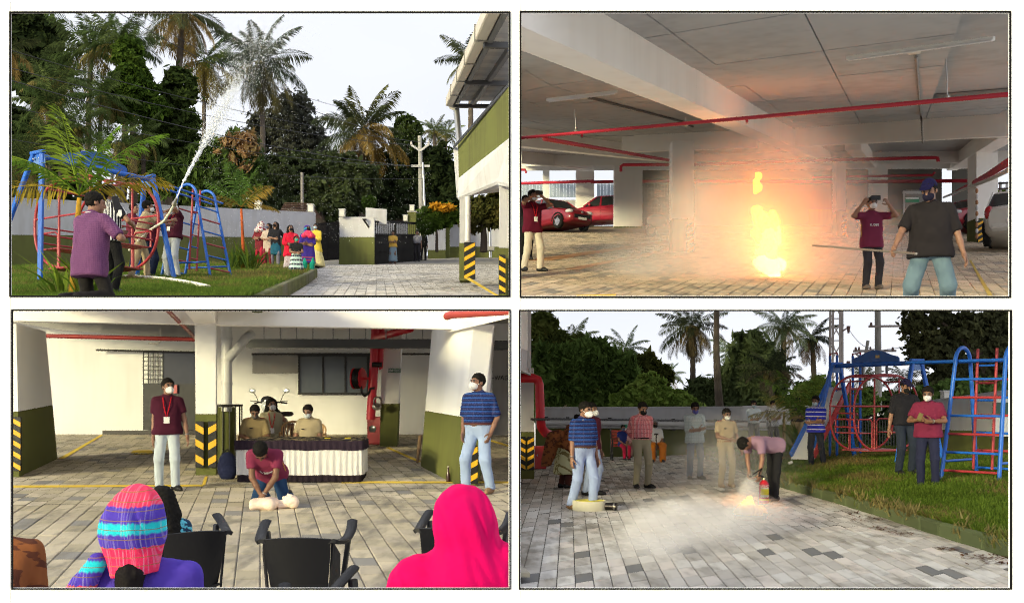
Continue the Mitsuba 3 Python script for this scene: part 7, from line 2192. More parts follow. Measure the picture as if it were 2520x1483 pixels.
# power line furniture
lt = thing('lattice_tower', 'pale steel lattice pylon leg behind the slide', 'pylon')
Y = 52
for u in (2042, 2049, 2068, 2074):
    put('leg', MB().bar(P(u, 1020, Y + (0.8 if u in (2049, 2068) else 0)), P(u - (u - 2058) * 0.08, 752, Y + (0.8 if u in (2049, 2068) else 0)), 0.09, 0.09, (0.42, 0.37, 0.35), up=(0, 1, 0)), 'paint', lt)
for i in range(5):
    v = 1000 - i * 54
    put('brace', MB().bar(P(2043, v, Y), P(2073, v - 52, Y), 0.05, 0.04, (0.42, 0.37, 0.35), up=(0, 1, 0)), 'paint', lt)
    put('brace', MB().bar(P(2073, v, Y - .04), P(2043, v - 52, Y - .04), 0.05, 0.04, (0.42, 0.37, 0.35), up=(0, 1, 0)), 'paint', lt)
    put('strut', MB().bar(P(2042, v, Y - .08), P(2074, v, Y - .08), 0.07, 0.05, (0.42, 0.37, 0.35)), 'paint', lt)
for v0 in (814, 900):
    put('insulator_arm', MB().bar(P(2074, v0, Y - .1), P(2090, v0 - 10, Y - .1), 0.06, 0.06, (0.2, 0.12, 0.1)), 'paint', lt)
    put('insulator', MB().tube([P(2088, v0 - 12, Y - .1), P(2088, v0 + 6, Y - .1)], [0.10, 0.05], (0.15, 0.08, 0.07), 8), 'paint', lt)
for (u0, v0, u1, v1, Yp, r, arms_, lab) in ((2162, 1010, 2160, 750, 48, 0.16, ((803, 2138, 2230), (864, 2100, 2205)), 'tall grey concrete power pole with two cross arms behind the swing'),
                                            (2118, 950, 2136, 838, 60, 0.11, ((863, 2108, 2150), (996, 2095, 2140)), 'leaning brown power pole left of the tall one')):
    pk = thing('electric_pole', lab, 'pole')
    put('shaft', MB().tube([P(u0, v0, Yp), P(u1, v1, Yp)], [r, r * 0.8], (0.30, 0.28, 0.27), 10), 'concrete', pk)
    for v, ua, ub in arms_[:2 if r > 0.12 else 1]:
        put('cross_arm', MB().bar(P(ua, v, Yp - .2), P(ub, v - 1, Yp - .2), 0.10, 0.10, (0.28, 0.23, 0.22)), 'paint', pk)
        for uu in (ua + 6, ub - 8):
            put('insulator', MB().tube([P(uu, v, Yp - .2), P(uu, v - 10, Yp - .2)], [0.08, 0.04], (0.15, 0.09, 0.08), 8), 'paint', pk)
    if r < 0.12:
        for ua in (2106, 2152):
            put('fork_arm', MB().bar(P(2129, 889, Yp - .2), P(ua, 870, Yp - .2), 0.09, 0.09, (0.28, 0.24, 0.23)), 'paint', pk)
for i_, (a, b, ya, yb) in enumerate((((2165, 862), (2490, 752), 48, 40), ((2165, 940), (2490, 800), 48, 40), ((2230, 803), (2490, 775), 48, 41), ((2090, 812), (2160, 858), 52, 48))):
    wire('overhead_wire', (P(*a, ya), P(*b, yb)), 0.013, ('power line rising right from the lower cross arm of the tall pole', 'lowest power line climbing right from the middle of the tall pole', 'power line leaving the topmost cross arm to the right', 'short wire between lattice pylon and tall pole')[i_], sag=0.3, group='power lines at the poles')

# vegetation
def bpalm(u, vt, Y, rad, lab, **kw):
    return tpalm(u, vt, Y, rad, lab, vb=kw.pop('vb', 1040), **kw)
G1 = ((0.166, 0.225, 0.117), (0.234, 0.282, 0.146), (0.41, 0.332, 0.176))
bpalm(1702, 800, 60, 82, 'tall coconut palm with skirt of dead fronds at centre', seed=61, n=34, yellow=0.4, r0=0.2, elev=(-1.35, 1.2), tones=((0.05, 0.065, 0.035), (0.075, 0.09, 0.045), (0.15, 0.115, 0.06)))
palm(P(1775, 1040, 50), P(1764, 756, 50), 1, 'thick bare palm trunk rising out of the picture at centre', n=2, r0=0.20, seed=62, crown=False)
bpalm(1540, 858, 66, 58, 'small coconut palm over the dark mango tree', seed=63, n=20, yellow=0.15, r0=0.2, elev=(-0.7, 1.4), tones=G1)
bpalm(1642, 926, 74, 48, 'distant palm low between the trees', seed=64, n=18, yellow=0.2, r0=0.2, tones=G1)
bpalm(1400, 850, 48, 72, 'palm behind the building at upper left of the yard', seed=65, n=20, yellow=0.2, r0=0.2, elev=(-0.4, 1.4), tones=G1)
bpalm(1930, 802, 56, 72, 'coconut palm left of the lattice pylon', seed=66, n=28, yellow=0.2, r0=0.2, elev=(-1.1, 1.2), tones=G1)
bpalm(1998, 830, 62, 62, 'palm with hanging fronds just beside the pylon', ub=2010, seed=67, n=26, yellow=0.3, r0=0.2, elev=(-1.25, 1.3), tones=((0.05, 0.065, 0.04), (0.08, 0.09, 0.05), (0.16, 0.11, 0.06)))
bpalm(1900, 915, 46, 75, 'low palm fronds spreading behind the officers', seed=68, n=22, yellow=0.25, r0=0.15, elev=(-0.3, 1.2), tones=((0.045, 0.06, 0.035), (0.07, 0.085, 0.045), (0.13, 0.11, 0.07)))
bpalm(2128, 925, 70, 46, 'distant palm behind the leaning pole', seed=69, n=16, yellow=0.2, tones=((0.10, 0.11, 0.07), (0.12, 0.13, 0.08), (0.2, 0.16, 0.1)))
bpalm(2228, 935, 64, 60, 'pale palm fronds under the big leafy branch', seed=70, n=16, yellow=0.2, tones=((0.10, 0.10, 0.06), (0.13, 0.13, 0.08), (0.2, 0.16, 0.1)))
bpalm(1808, 868, 70, 62, 'feathery palm right of the bare trunk', seed=71, n=24, yellow=0.2, elev=(-0.9, 1.3), tones=G1)
MG = ((0.088, 0.146, 0.043), (0.166, 0.264, 0.07), (0.293, 0.42, 0.117))
LT = ((0.176, 0.273, 0.058), (0.293, 0.42, 0.098), (0.42, 0.42, 0.156))
DP = ((0.058, 0.088, 0.035), (0.108, 0.156, 0.058), (0.195, 0.254, 0.098))
tree(P(1440, 1040, 42), pblobs(42, [(1390, 900, 50, 46), (1450, 880, 60, 40), (1510, 910, 50, 40), (1420, 950, 70, 45), (1500, 960, 60, 40), (1350, 950, 40, 60), (1560, 960, 40, 34), (1345, 890, 26, 40)]), 'large dark mango tree over the wall at left', 30000, 0.19, MG, 71, 0.36, 0.3, shape=3.2, droopy=0.5)
tree(P(1345, 1040, 46), pblobs(46, [(1338, 810, 30, 46), (1375, 845, 30, 32), (1330, 870, 24, 40), (1425, 850, 26, 24)]), 'loose olive tree behind the building corner', 9000, 0.16, ((0.09, 0.12, 0.04), (0.15, 0.19, 0.05), (0.24, 0.26, 0.08)), 72, 0.5, 0.12, shape=2.6)
tree(P(1600, 1040, 40), pblobs(40, [(1590, 975, 46, 28), (1650, 985, 50, 24), (1545, 985, 40, 24), (1690, 995, 30, 18), (1600, 945, 30, 22)]), 'bright green hedge trees behind the pipe wall', 15000, 0.16, LT, 73, 0.4, 0.12, name='hedge_tree')
tree(P(1615, 1000, 56), pblobs(56, [(1590, 910, 34, 40), (1625, 930, 30, 30), (1570, 930, 30, 30)]), 'yellowish feathery bush under the small palm', 8000, 0.18, ((0.08, 0.10, 0.03), (0.13, 0.15, 0.04), (0.22, 0.18, 0.06)), 74, 0.5, 0.1, shape=2.6)
tree(P(1850, 1040, 52), pblobs(52, [(1850, 880, 46, 60), (1890, 920, 40, 50), (1820, 930, 40, 50), (1860, 960, 60, 40), (1790, 960, 40, 40), (1730, 970, 40, 36)]), 'dark bamboo like thicket right of the bare trunk', 20000, 0.20, ((0.08, 0.115, 0.05), (0.14, 0.19, 0.08), (0.22, 0.28, 0.12)), 75, 0.42, 0.2, shape=3.4)
tree(P(2010, 1020, 46), pblobs(46, [(1990, 970, 34, 30), (2025, 965, 26, 34), (2090, 985, 36, 26), (2010, 1000, 40, 22), (2130, 990, 30, 26)]), 'broad leaved shrub behind the slide', 9000, 0.24, MG, 76, 0.35, 0.1, name='broad_leaved_shrub', cat='shrub', shape=1.4)
tree(P(2530, 1010, 36), pblobs(36, [(2260, 800, 44, 40), (2310, 860, 60, 50), (2380, 810, 60, 44), (2440, 850, 50, 60), (2360, 910, 60, 40), (2300, 780, 40, 22), (2450, 790, 40, 30), (2260, 860, 34, 34), (2440, 930, 44, 40), (2320, 945, 50, 30)]), 'big spreading tree with heavy branches at upper right', 26000, 0.13, ((0.07, 0.075, 0.04), (0.11, 0.12, 0.055), (0.19, 0.185, 0.075)), 77, 0.66, 0.45, shape=1.5, hs=2.6)
tree(P(2400, 1010, 33), pblobs(33, [(2390, 960, 60, 26), (2330, 965, 40, 22), (2460, 950, 40, 22), (2270, 980, 36, 26)]), 'shrubs just over the rising wall at right', 8000, 0.13, MG, 78, 0.4, 0.08, name='wall_shrub', cat='shrub')
tree(P(1480, 1035, 58), pblobs(58, [(1330 + 70 * k, 1005 - 14 * (k % 2), 56, 30) for k in range(9)]), 'dark undergrowth behind the pipe wall', 14000, 0.24, DP, 79, 0.3, 0.1, name='undergrowth', cat='bushes', limbs=False)
tree(P(2100, 1035, 54), pblobs(54, [(1960 + 64 * k, 1000 - 14 * (k % 2), 54, 32) for k in range(8)] + [(2050 + 50 * k, 1062, 40, 44) for k in range(6)]), 'dark undergrowth behind the swing and fence', 12000, 0.22, DP, 80, 0.3, 0.1, name='undergrowth', cat='bushes', limbs=False)
hk2 = thing('tiled_roof_house', 'distant house with a red tiled roof between the trees', 'house')
for i in range(6):
    put('tile_course', MB().bar(P(1590 + i * 4, 958 + i * 3, 62 - .3 * i), P(1660 + i * 7, 972 + i * 4, 62 - .3 * i), 0.14, 0.05, (0.34, 0.14, 0.09), b=0.01), 'matte', hk2)
put('wall', MB().box(P(1635, 1000, 63), (1.6, 0.4, 1.0), (0.4, 0.36, 0.32)), 'matte', hk2)
hs = thing('house', 'grey house corner seen between leaves at the far right', 'house')
put('wall', MB().box(P(2440, 940, 44), (2.2, 1.0, 1.4), (0.22, 0.24, 0.24)), 'matte', hs)
put('roof', MB().box(P(2440, 924, 44), (2.8, 1.4, 0.12), (0.33, 0.33, 0.33)), 'matte', hs)
areca(BR.at(1985, 29.5, 0.25), 0.9, 1.45, 'young areca palm with upright fan beside the striped polo man', n=11, seed=81, stemcol=(0.35, 0.2, 0.05), tones=((0.10, 0.16, 0.03), (0.18, 0.24, 0.04), (0.32, 0.28, 0.08)), clump=3, up=1.5)
areca(BR.at(1930, 35, 0.2), 1.2, 1.0, 'yellowing areca palm among the men at the lawn', n=9, seed=82, stemcol=(0.3, 0.2, 0.08), tones=((0.14, 0.17, 0.05), (0.22, 0.24, 0.07), (0.38, 0.32, 0.12)), up=1.2)

# people
person(BR, 1390, 1200, 'woman bending in rust shawl and pale green skirt behind the blue shirted man', yaw=125, H=1.62, lean=38, head=(10, 0, 0), hair='bun', arms=('belly', 'belly'), skin='b', shirt=dict(col=(0.5,) * 3, bsdf='batik_rust', hem=-0.12, slv=1.2, flare=0.05), skirt=dict(col=(0.5,) * 3, bsdf='leaf_green_print', hem=0.30, rb=0.21, top=0.0), pants=dict(col=(0.07, 0.025, 0.02)), shoes=BLACK)
c = BR.g(1362, 1200)
f = Field(c + V3(-.5, -.5, 0), c + V3(.6, .5, 1.6), 0.02)
f.cone(c + V3(-0.20, 0.0, 0.42), c + V3(-0.02, -0.02, 1.0), 0.05, 0.13, k=0.05); f.cone(c + V3(-0.14, 0.02, 0.42), c + V3(0.1, 0, 1.05), 0.06, 0.12, k=0.05)
f.plane(c + V3(0, 0, 0.44), (0, 0, -1))
v, q = f.mesh()
put('shawl', MB().add(grown(v, q, 0.02, (10, 10, 2), 3), q, (0.5,) * 3), 'batik_rust', [k for k in labels if 'rust shawl and pale' in labels[k].get('label', '')][0], uv=np.stack([v[:, 0] - c[0], v[:, 2]], 1))
person(BR, 1455, 1218, 'man in maroon polo half hidden behind the blue shirted man', yaw=40, H=1.72, mask=WHITE, head=(8, 10, 0), shirt=dict(col=(0.09, 0.015, 0.03)), pants=dict(col=(0.33, 0.40, 0.58)), shoes=BLACK, toe=(10, 40))
person(BR, 1436, 1252, 'man in blue checked shirt, white mask, belt and brown boots at left', yaw=34, H=1.74, head=(12, 14, 0), mask=WHITE, fat=0.05, wid=1.05, shirt=dict(col=(0.5,) * 3, bsdf='plaid_blue', hem=0.07, slv=0.98, h=0.016), pants=dict(col=(0.29, 0.36, 0.56), e=0.016), belt=(0.08, 0.035, 0.02), shoes=(0.20, 0.11, 0.05), shoetype='boot', h=0.018, watch=0, legs=[(-0.17, 0.10, 0.075), (0.10, -0.10, 0.075)], skin='a')
person(BR, 1580, 1200, 'man in pink checked shirt and khaki trousers, hands behind his back', yaw=12, H=1.73, head=(18, 6, 0), mask=BLACK, masktype='flat', arms=('behind', 'behind'), fat=0.02, shirt=dict(col=(0.5,) * 3, bsdf='check_pink', hem=0.06, slv=1.9, h=0.016), pants=dict(col=(0.30, 0.27, 0.19)), belt=BLACK, shoes=BLACK, toe=(-8, 35), h=0.018)
person(BR, 1710, 1178, 'man in pale checked shirt with purple mask, arms folded', yaw=2, H=1.72, head=(18, 0, 0), mask=(0.10, 0.10, 0.38), masktype='flat', arms=('crossed', 'crossed2'), shirt=dict(col=(0.5,) * 3, bsdf='check_pale', hem=-0.10, slv=1.4, h=0.016), pants=dict(col=(0.09, 0.13, 0.22)), shoes=(0.06, 0.05, 0.045), toe=(-10, 25))
person(BR, 1787, 1198, 'khaki uniformed officer standing in drifting powder', yaw=12, H=1.60, head=(14, 4, 0), mask=(0.6, 0.63, 0.65), masktype='flat', arms=('belly', ((0.13, -0.1, -0.52), (0.4, 1, 0), 'relaxed')), skin='b', shirt=dict(col=(0.36, 0.28, 0.18), hem=0.07, slv=0.7), pants=dict(col=(0.34, 0.27, 0.18)), belt=(0.30, 0.14, 0.08), shoes=(0.30, 0.22, 0.15), epaulette=(0.28, 0.06, 0.05), watch=1)
person(BR, 1855, 0, 'man in white shirt with folded arms far back on the lawn', yaw=0, H=1.66, Y=33.5, k=0.1, head=(10, 0, 0), mask=(0.42, 0.55, 0.62), masktype='flat', arms=('crossed', 'crossed2'), shirt=dict(col=(0.58, 0.64, 0.74), hem=0.05, slv=1.2), pants=dict(col=(0.12, 0.13, 0.16)), h=0.024)
person(BR, 1902, 0, 'man in black and white patterned shirt far back near the palm', yaw=10, H=1.66, Y=34, k=0.1, head=(14, 0, 0), mask=(0.5, 0.5, 0.5), masktype='flat', arms=('crossed', 'crossed2'), shirt=dict(col=(0.5,) * 3, bsdf='stripe_bw', slv=0.7), pants=dict(col=(0.05, 0.05, 0.06)), h=0.024)
person(BR, 1962, 0, 'man in dark grey shirt and tan trousers beside the young palm', yaw=-10, H=1.66, Y=31.5, k=0.18, head=(4, 40, 0), arms=('crossed', 'crossed2'), shirt=dict(col=(0.05, 0.045, 0.045), hem=0.05, slv=1.1), pants=dict(col=(0.33, 0.24, 0.13)), h=0.024)
person(BR, 2008, 0, 'man in blue and white striped polo with arms folded on the lawn', yaw=-30, H=1.70, Y=24.6, k=0.17, head=(10, -4, 0), mask=(0.40, 0.52, 0.62), masktype='flat', arms=('crossed', 'crossed2'), shirt=dict(col=(0.5,) * 3, bsdf='stripe_blue', slv=0.75, h=0.018), pants=dict(col=(0.018, 0.02, 0.032)), legs=[(-0.10, 0, 0.075), (0.18, 0.02, 0.075)], shoes=DARK)
bm = person(BR, 1908, 1232, 'man in faded purple shirt and black trousers bending to use the extinguisher', yaw=-64, H=1.74, lean=80, head=(25, 0, 0), hip=0.93, legs=[(-0.10, 0.02, 0.075), (0.11, -0.10, 0.075)], arms=(((-0.02, -0.52, -0.10), (0.5, 1, 0), 'fist'), ((0.0, -0.54, -0.06), (0.5, 1, 0), 'fist')), shirt=dict(col=(0.27, 0.17, 0.24), hem=-0.05, slv=0.7), pants=dict(col=(0.015, 0.015, 0.017)), shoes=(0.10, 0.07, 0.06), toe=(-10, 0))
person(BR, 2228, 0, 'bearded man in black shirt, dark jeans and navy cap by the swing', yaw=8, H=1.80, Y=19.8, k=0.36, head=(16, 4, 0), cap=(0.015, 0.012, 0.045), mask=BLACK, masktype='flat', wid=1.08, fat=0.015, arms=(((0.12, -0.02, -0.55), (0.4, 1, 0), 'relaxed'), ((-0.02, -0.28, -0.28), (0.6, 0.6, -0.5), 'relaxed')), shirt=dict(col=(0.016, 0.016, 0.022), slv=0.98, hem=-0.02), pants=dict(col=(0.022, 0.03, 0.05)), shoes=BLACK, h=0.018)
mm = person(BR, 2284, 0, 'man in maroon jersey and white mask looking down at his hands', yaw=-26, H=1.72, Y=17.8, k=0.28, head=(14, -4, 0), mask=WHITE, wid=1.06, fat=0.035, arms=(((-0.06, -0.33, -0.22), (0.8, 0.5, -0.5), 'fist', (-0.6, 0.5, 0.4)), ((-0.10, -0.32, -0.24), (0.9, 0.4, -0.5), 'fist', (-0.6, 0.5, 0.4))), shirt=dict(col=(0.165, 0.022, 0.055), slv=0.72, collarcol=(0.03, 0.02, 0.025), h=0.015), pants=dict(col=(0.02, 0.024, 0.055)), shoes=(0.03, 0.035, 0.05), text='CIVIL DEFENCE', textz=0.15, stripe=(0.5, 0.3, 0.08), watch=1, h=0.018, skin='b')
person(BR, 1533, 0, 'child in blue top and red trousers sitting on the red bench', yaw=14, H=1.22, Y=30.6, z=BR.z(30.6) + 0.08, hip=0.55, legs=[(-0.08, -0.42, 0.02), (0.10, -0.42, 0.02)], knee=(0, -1, 0.6), mask=(0.1, 0.15, 0.3), masktype='flat', shirt=dict(col=(0.02, 0.03, 0.16), slv=0.6), pants=dict(col=(0.50, 0.02, 0.07)), arms=('lap', 'lap'), h=0.026)
person(BR, 1549, 0, 'smaller child on the red bench half hidden by the pink shirted man', yaw=-6, H=1.02, Y=30.6, z=BR.z(30.6) + 0.14, hip=0.55, legs=[(-0.08, -0.42, 0.02), (0.10, -0.42, 0.02)], knee=(0, -1, 0.6), mask=WHITE, masktype='flat', shirt=dict(col=(0.40, 0.22, 0.25), slv=0.6), pants=dict(col=(0.2, 0.12, 0.12)), arms=('lap', 'lap'), h=0.026)
person(BR, 1612, 0, 'old bearded man in white shirt and orange wrap sitting with a cane', yaw=4, H=1.60, Y=30.4, z=BR.z(30.4), hip=0.47, legs=[(-0.16, -0.36, 0.075), (0.16, -0.36, 0.075)], knee=(0, -1, 0.6), mask=BLACK, masktype='flat', haircol=(0.3, 0.3, 0.3), skin='b', shirt=dict(col=(0.70, 0.70, 0.70), slv=0.8), pants=dict(col=(0.55, 0.16, 0.02), e=0.05), arms=('lap', 'lap'), h=0.024)
cn = thing('walking_cane', 'black cane held upright before the old man', 'cane')
put('shaft', MB().tube([P(1615, 1068, 29.9), P(1615, 1126, 29.9)], 0.018, blk, 7), 'paint', cn)
put('grip', MB().tube([P(1610, 1068, 29.9), P(1620, 1068, 29.9)], 0.022, blk, 7), 'paint', cn)
for uu, lab in ((1539, 'red slatted bench where the children sit'), (1612, 'dark red slatted bench end under the old man')):
    bn = Kit('garden_bench', lab, 'bench', BR.at(uu, 31.0), 0)
    hw = 0.40 if uu < 1600 else 0.24
    for i in range(5):
        bn.put('back_slat', MB().box((0, 0.22 + 0.02 * i, 0.50 + i * 0.085), (hw * 2, 0.02, 0.065), (0.42, 0.06, 0.05), b=0.005))
    for i in range(5):
        bn.put('seat_slat', MB().box((0, -0.20 + i * 0.09, 0.42), (hw * 2, 0.075, 0.025), (0.45, 0.05, 0.05), b=0.005))
    for sx in (-1, 1):
        bn.put('side_frame', MB().tube([(sx * hw, -0.24, 0), (sx * hw, -0.22, 0.60), (sx * hw, 0.15, 0.62), (sx * hw, 0.32, 0.92), (sx * hw, 0.24, 0.42), (sx * hw, 0.30, 0)], 0.022, blk, 7))

# extinguisher, hose roll, fire tray
E = BR.g(1880, 1238)
ex = Kit('fire_extinguisher', 'red powder extinguisher with yellow label standing before the bending man', 'extinguisher', E, 0)
ex.put('cylinder', MB().lathe([(0.0, 0.0), (0.078, 0.0), (0.084, 0.012), (0.084, 0.31), (0.075, 0.35), (0.045, 0.385), (0.026, 0.40), (0.0, 0.40)], (0, 0, 0), (0.52, 0.012, 0.02), 26))
for z0, z1, c in ((0.055, 0.085, (0.75, 0.55, 0.02)), (0.30, 0.31, (0.7, 0.7, 0.7))):
    ex.put('band', MB().lathe([(0.0855, z0), (0.0855, z1)], (0, 0, 0), c, 26))
an = np.linspace(-2.5, -0.6, 13)
for (za, zb, c, r) in ((0.11, 0.28, (0.72, 0.68, 0.5), 0.0862), (0.15, 0.25, (0.75, 0.62, 0.02), 0.0872)):
    vv = np.array([[r * math.cos(a), r * math.sin(a), z] for z in (za, zb) for a in an])
    ex.put('label_panel', MB().add(vv, [[i, i + 1, i + 14, i + 13] for i in range(12)], c))
ex.put('valve', MB().lathe([(0.022, 0.395), (0.022, 0.44), (0.0, 0.44)], (0, 0, 0), (0.5, 0.45, 0.3), 12), 'metal')
ex.put('handle', MB().tube([(0, 0, 0.45), (-0.05, -0.03, 0.475), (-0.11, -0.06, 0.47)], 0.012, blk, 7))
hn = BR.at(1868, 17.6, 0.58)
ex2 = put('discharge_hose', MB().tube([E + V3(0, 0, 0.43), E + V3(-0.10, -0.06, 0.50), E + V3(-0.06, -0.1, 0.6), bm['hand'][0]], 0.012, blk, 8), 'plastic', ex.key)
rl = Kit('hose_roll', 'coiled yellow and white fire hose with dark coupling on the paving', 'hose', BR.g(1451, 1254), 0)
for i in range(6):
    r = 0.07 + i * 0.035
    rl.put('coil', MB().lathe([(r, 0.0), (r + 0.028, 0.0), (r + 0.028, 0.15), (r, 0.155), (r, 0.0)], (0, 0, 0), (0.55, 0.52, 0.40) if i == 5 else (0.62, 0.55, 0.10), 30), 'cloth')
rl.put('coupling', MB().tube([(0.22, -0.1, 0.07), (0.42, -0.16, 0.07)], [0.055, 0.06], (0.04, 0.035, 0.035), 14), 'metal')
rl.put('coupling_ring', MB().tube([(0.37, -0.145, 0.07), (0.395, -0.152, 0.07)], 0.07, (0.25, 0.23, 0.22), 14), 'metal')
dz_ = thing('dropped_bottle', 'small white bottle lying on the grass near the kerb', 'bottle')
put('body', MB().tube([P(1940, 1140, 25), P(1950, 1136, 25)], 0.035, (0.6, 0.6, 0.6), 9), 'plastic', dz_)
ph = thing('mobile_phone', 'small dark phone held by the man in the maroon jersey', 'phone')
put('case', MB().box(mm['hand'][0] + V3(-0.03, -0.02, 0.05), (0.07, 0.03, 0.13), (0.16, 0.13, 0.05), roty(0.4), 0.005), 'plastic', ph)
# ================================================================ upper right: covered car park, fire drill with flame and powder
paving(TR, 'garage_floor', [(1270, 738), (2497, 738), (2497, 556), (1270, 556)], (2210, 486), (-800, 486), 0.26, 0.55, (1800, 720),
       ((0.43, 0.34, 0.24), (0.47, 0.375, 0.27), (0.39, 0.305, 0.21), (0.44, 0.35, 0.25)), (0.25, 0.22, 0.18), (0.16, 0.12, 0.085), seed=9, keep=220)
for pts in ([(1300, 640), (1360, 640), (1700, 590), (1650, 590)], [(1390, 662), (1420, 664), (1720, 604), (1690, 604)]):
    floor_mark(TR, pts, (0.42, 0.22, 0.11), 'worn_stripe', 'garage_floor', 0.008)
floor_mark(TR, [(1410, 736), (1420, 726), (1516, 724), (1512, 736)], (0.62, 0.42, 0.07), 'yellow_patch', 'garage_floor', 0.01)
floor_mark(TR, [(2385, 640), (2390, 640), (2448, 736), (2436, 736)], (0.36, 0.25, 0.06), 'yellow_line', 'garage_floor', 0.008)
struct('garage_deck', MB().prism([TR.at(1271, 15.9, -0.118), TR.at(2497, 15.9, -0.118), TR.at(2497, 57, -0.118), TR.at(1271, 57, -0.118)], (0, 0, -0.03), (0.82, 0.82, 0.8)), 'matte')  # added unseen white reflector under the floor, brightens the courtyard beneath
KC, KBm = 3.6, 3.05
gh = thing('car_park', 'covered car park with grey slab, deep cream beams and columns', 'building')
def gput(name, m, bs='beam_white', parent=None, **k):
    return put(name, m, bs, parent or gh, **k)
Dd = nrm(V3((2210 - U0) / F, 1, (VH - 486) / F))           # along the long beams
Df = nrm(V3(-(-800 - U0) / F, -1, -(VH - 486) / F))        # across, to the right and nearer
C = lambda u, v, k: TR.g(u, v, k)
# slab: formwork panels with open joints
o = C(1956, 301, KC)
poly = shapely.Polygon([(1268, -20), (2500, -20), (2500, 268), (1960, 303), (1889, 268), (1530, 331), (1268, 276)]).buffer(90)
Ld, Lf = 3.4, 2.0
for i in range(-9, 6):
    for j in range(-7, 7):
        a = o + Dd * (i * Ld) + Df * (j * Lf)
        q = [a, a + Df * (Lf - 0.02), a + Df * (Lf - 0.02) + Dd * (Ld - 0.02), a + Dd * (Ld - 0.02)]
        if min(p[1] for p in q) < 8.6 or max(p[1] for p in q) > 46:
            continue
        uv_ = [(U0 + F * p[0] / p[1], VH - F * (p[2] - CZ) / p[1]) for p in q]
        if min(x[0] for x in uv_) < 1266 or max(x[0] for x in uv_) > 2560 or not shapely.Polygon(uv_).intersects(poly):
            if not (min(x[0] for x in uv_) < 1266 < max(x[0] for x in uv_)):
                continue
            q = [V3(max(p[0], p[1] * (1267 - U0) / F), p[1], p[2]) for p in q]
        dz = V3(0, 0, 0.004 * ((i * 3 + j * 5) % 4))
        gput('slab_panel', MB().hexa([p + dz for p in q] + [p + V3(0, 0, 0.15) for p in q]), 'slab')
def top(a, b, k0=KC + 0.16, t=0.02):
    gput('slab_back', MB().hexa([a[0] + V3(0, 0, .165), a[1] + V3(0, 0, .165), b[1] + V3(0, 0, .165), b[0] + V3(0, 0, .165), a[0] + V3(0, 0, .20), a[1] + V3(0, 0, .20), b[1] + V3(0, 0, .20), b[0] + V3(0, 0, .20)]), 'slab')
top((TR.at(1268, 9.2, KC), TR.at(2560, 9.2, KC)), (TR.at(1268, 66, KC), TR.at(2560, 66, KC)))
gput('rear_slab', MB().hexa([TR.at(1268, 36, KC - .02), TR.at(2560, 33, KC - .02), TR.at(2560, 66, KC - .02), TR.at(1268, 66, KC - .02), TR.at(1268, 36, KC + .1), TR.at(2560, 33, KC + .1), TR.at(2560, 66, KC + .1), TR.at(1268, 66, KC + .1)]), 'slab')


def inside(p):
    """slid back along the long beams until it stands right of the party wall"""
    t = (0.0032 * p[1] - p[0]) / (Dd[0] - 0.0032 * Dd[1])
    return p + Dd * max(t, 0)


def beam(a, b, w, wdir):
    """a, b: bottom corners; the beam runs up to the slab and w across along wdir."""
    h = V3(0, 0, KC - KBm + 0.1)
    wd = nrm(wdir) * w
    q = [inside(p) for p in (a, b, b + wd, a + wd)]
    gput('beam', MB().hexa(q + [p + h for p in q]))


beam(C(1268, 58, KBm), C(2050, 406, KBm), -0.62, Df)
beam(TR.at(1270, 31, KBm), C(1700, 404, KBm), -0.5, Df)
beam(TR.at(1530, 35.6, KBm), TR.at(1860, 32.3, KBm), 0.5, Dd)
beam(TR.at(1957, 31.6, KBm), TR.at(2560, 25.5, KBm), 0.5, Dd)
for yl, yr in ((51.5, 46), (60, 55)):
    beam(TR.at(1268, yl, KBm), TR.at(2560, yr, KBm), 0.5, Dd)
beam(TR.at(1270, 47, KBm), TR.at(1450, 58, KBm), 0.4, Df)
beam(TR.at(2079, 34, KBm), TR.at(2140, 62, KBm), 0.6, Df)
beam(TR.at(2455, 27.5, KBm), TR.at(2330, 60, KBm), 0.6, Df)


def column(u0, u1, Y, vt, vb, dado, lab, d=0.5, guard=()):
    key = thing('column', lab, 'column')
    put('plaster', vwall(TR, u0, Y, u1, Y, vt, dado, vt, dado, d), 'beam_white', key)
    put('dado', vwall(TR, u0 - .4, Y - .02, u1 + .4, Y - .02, dado + .4, vb, dado + .4, vb, d + .04), 'wall_olive', key)
    for (u, va, vb_, w, r) in guard:
        chevron_guard(key, P(u, (va + vb_) / 2, Y - 0.1), w, (vb_ - va) * Y / F, 0.05, r, 4)
    return key


column(1655, 1708, 29.5, 346, 622, 538, 'white column with olive foot at the left edge of the smoke', 0.6, ((1699, 548, 624, 0.2, 1),))
column(2058, 2082, 41, 393, 583, 519, 'dim white column right of the flames', 0.5, ((2078, 529, 582, 0.16, 1),))
column(2403, 2456, 36, 376, 597, 537, 'column with striped guard beside the pale car', 0.7, ((2413, 542, 597, 0.2, 1),))
column(1418, 1462, 58, 420, 554, 530, 'grey column between the two parked cars at left', 0.5)
column(1336, 1352, 63, 420, 550, 548, 'thin pillar in the bright far opening', 0.4)
column(1512, 1581, 53, 408, 561, 557, 'broad plain grey pier left of the smoke', 0.5)
column(2145, 2185, 55, 410, 556, 522, 'far column behind the photographer', 0.5)
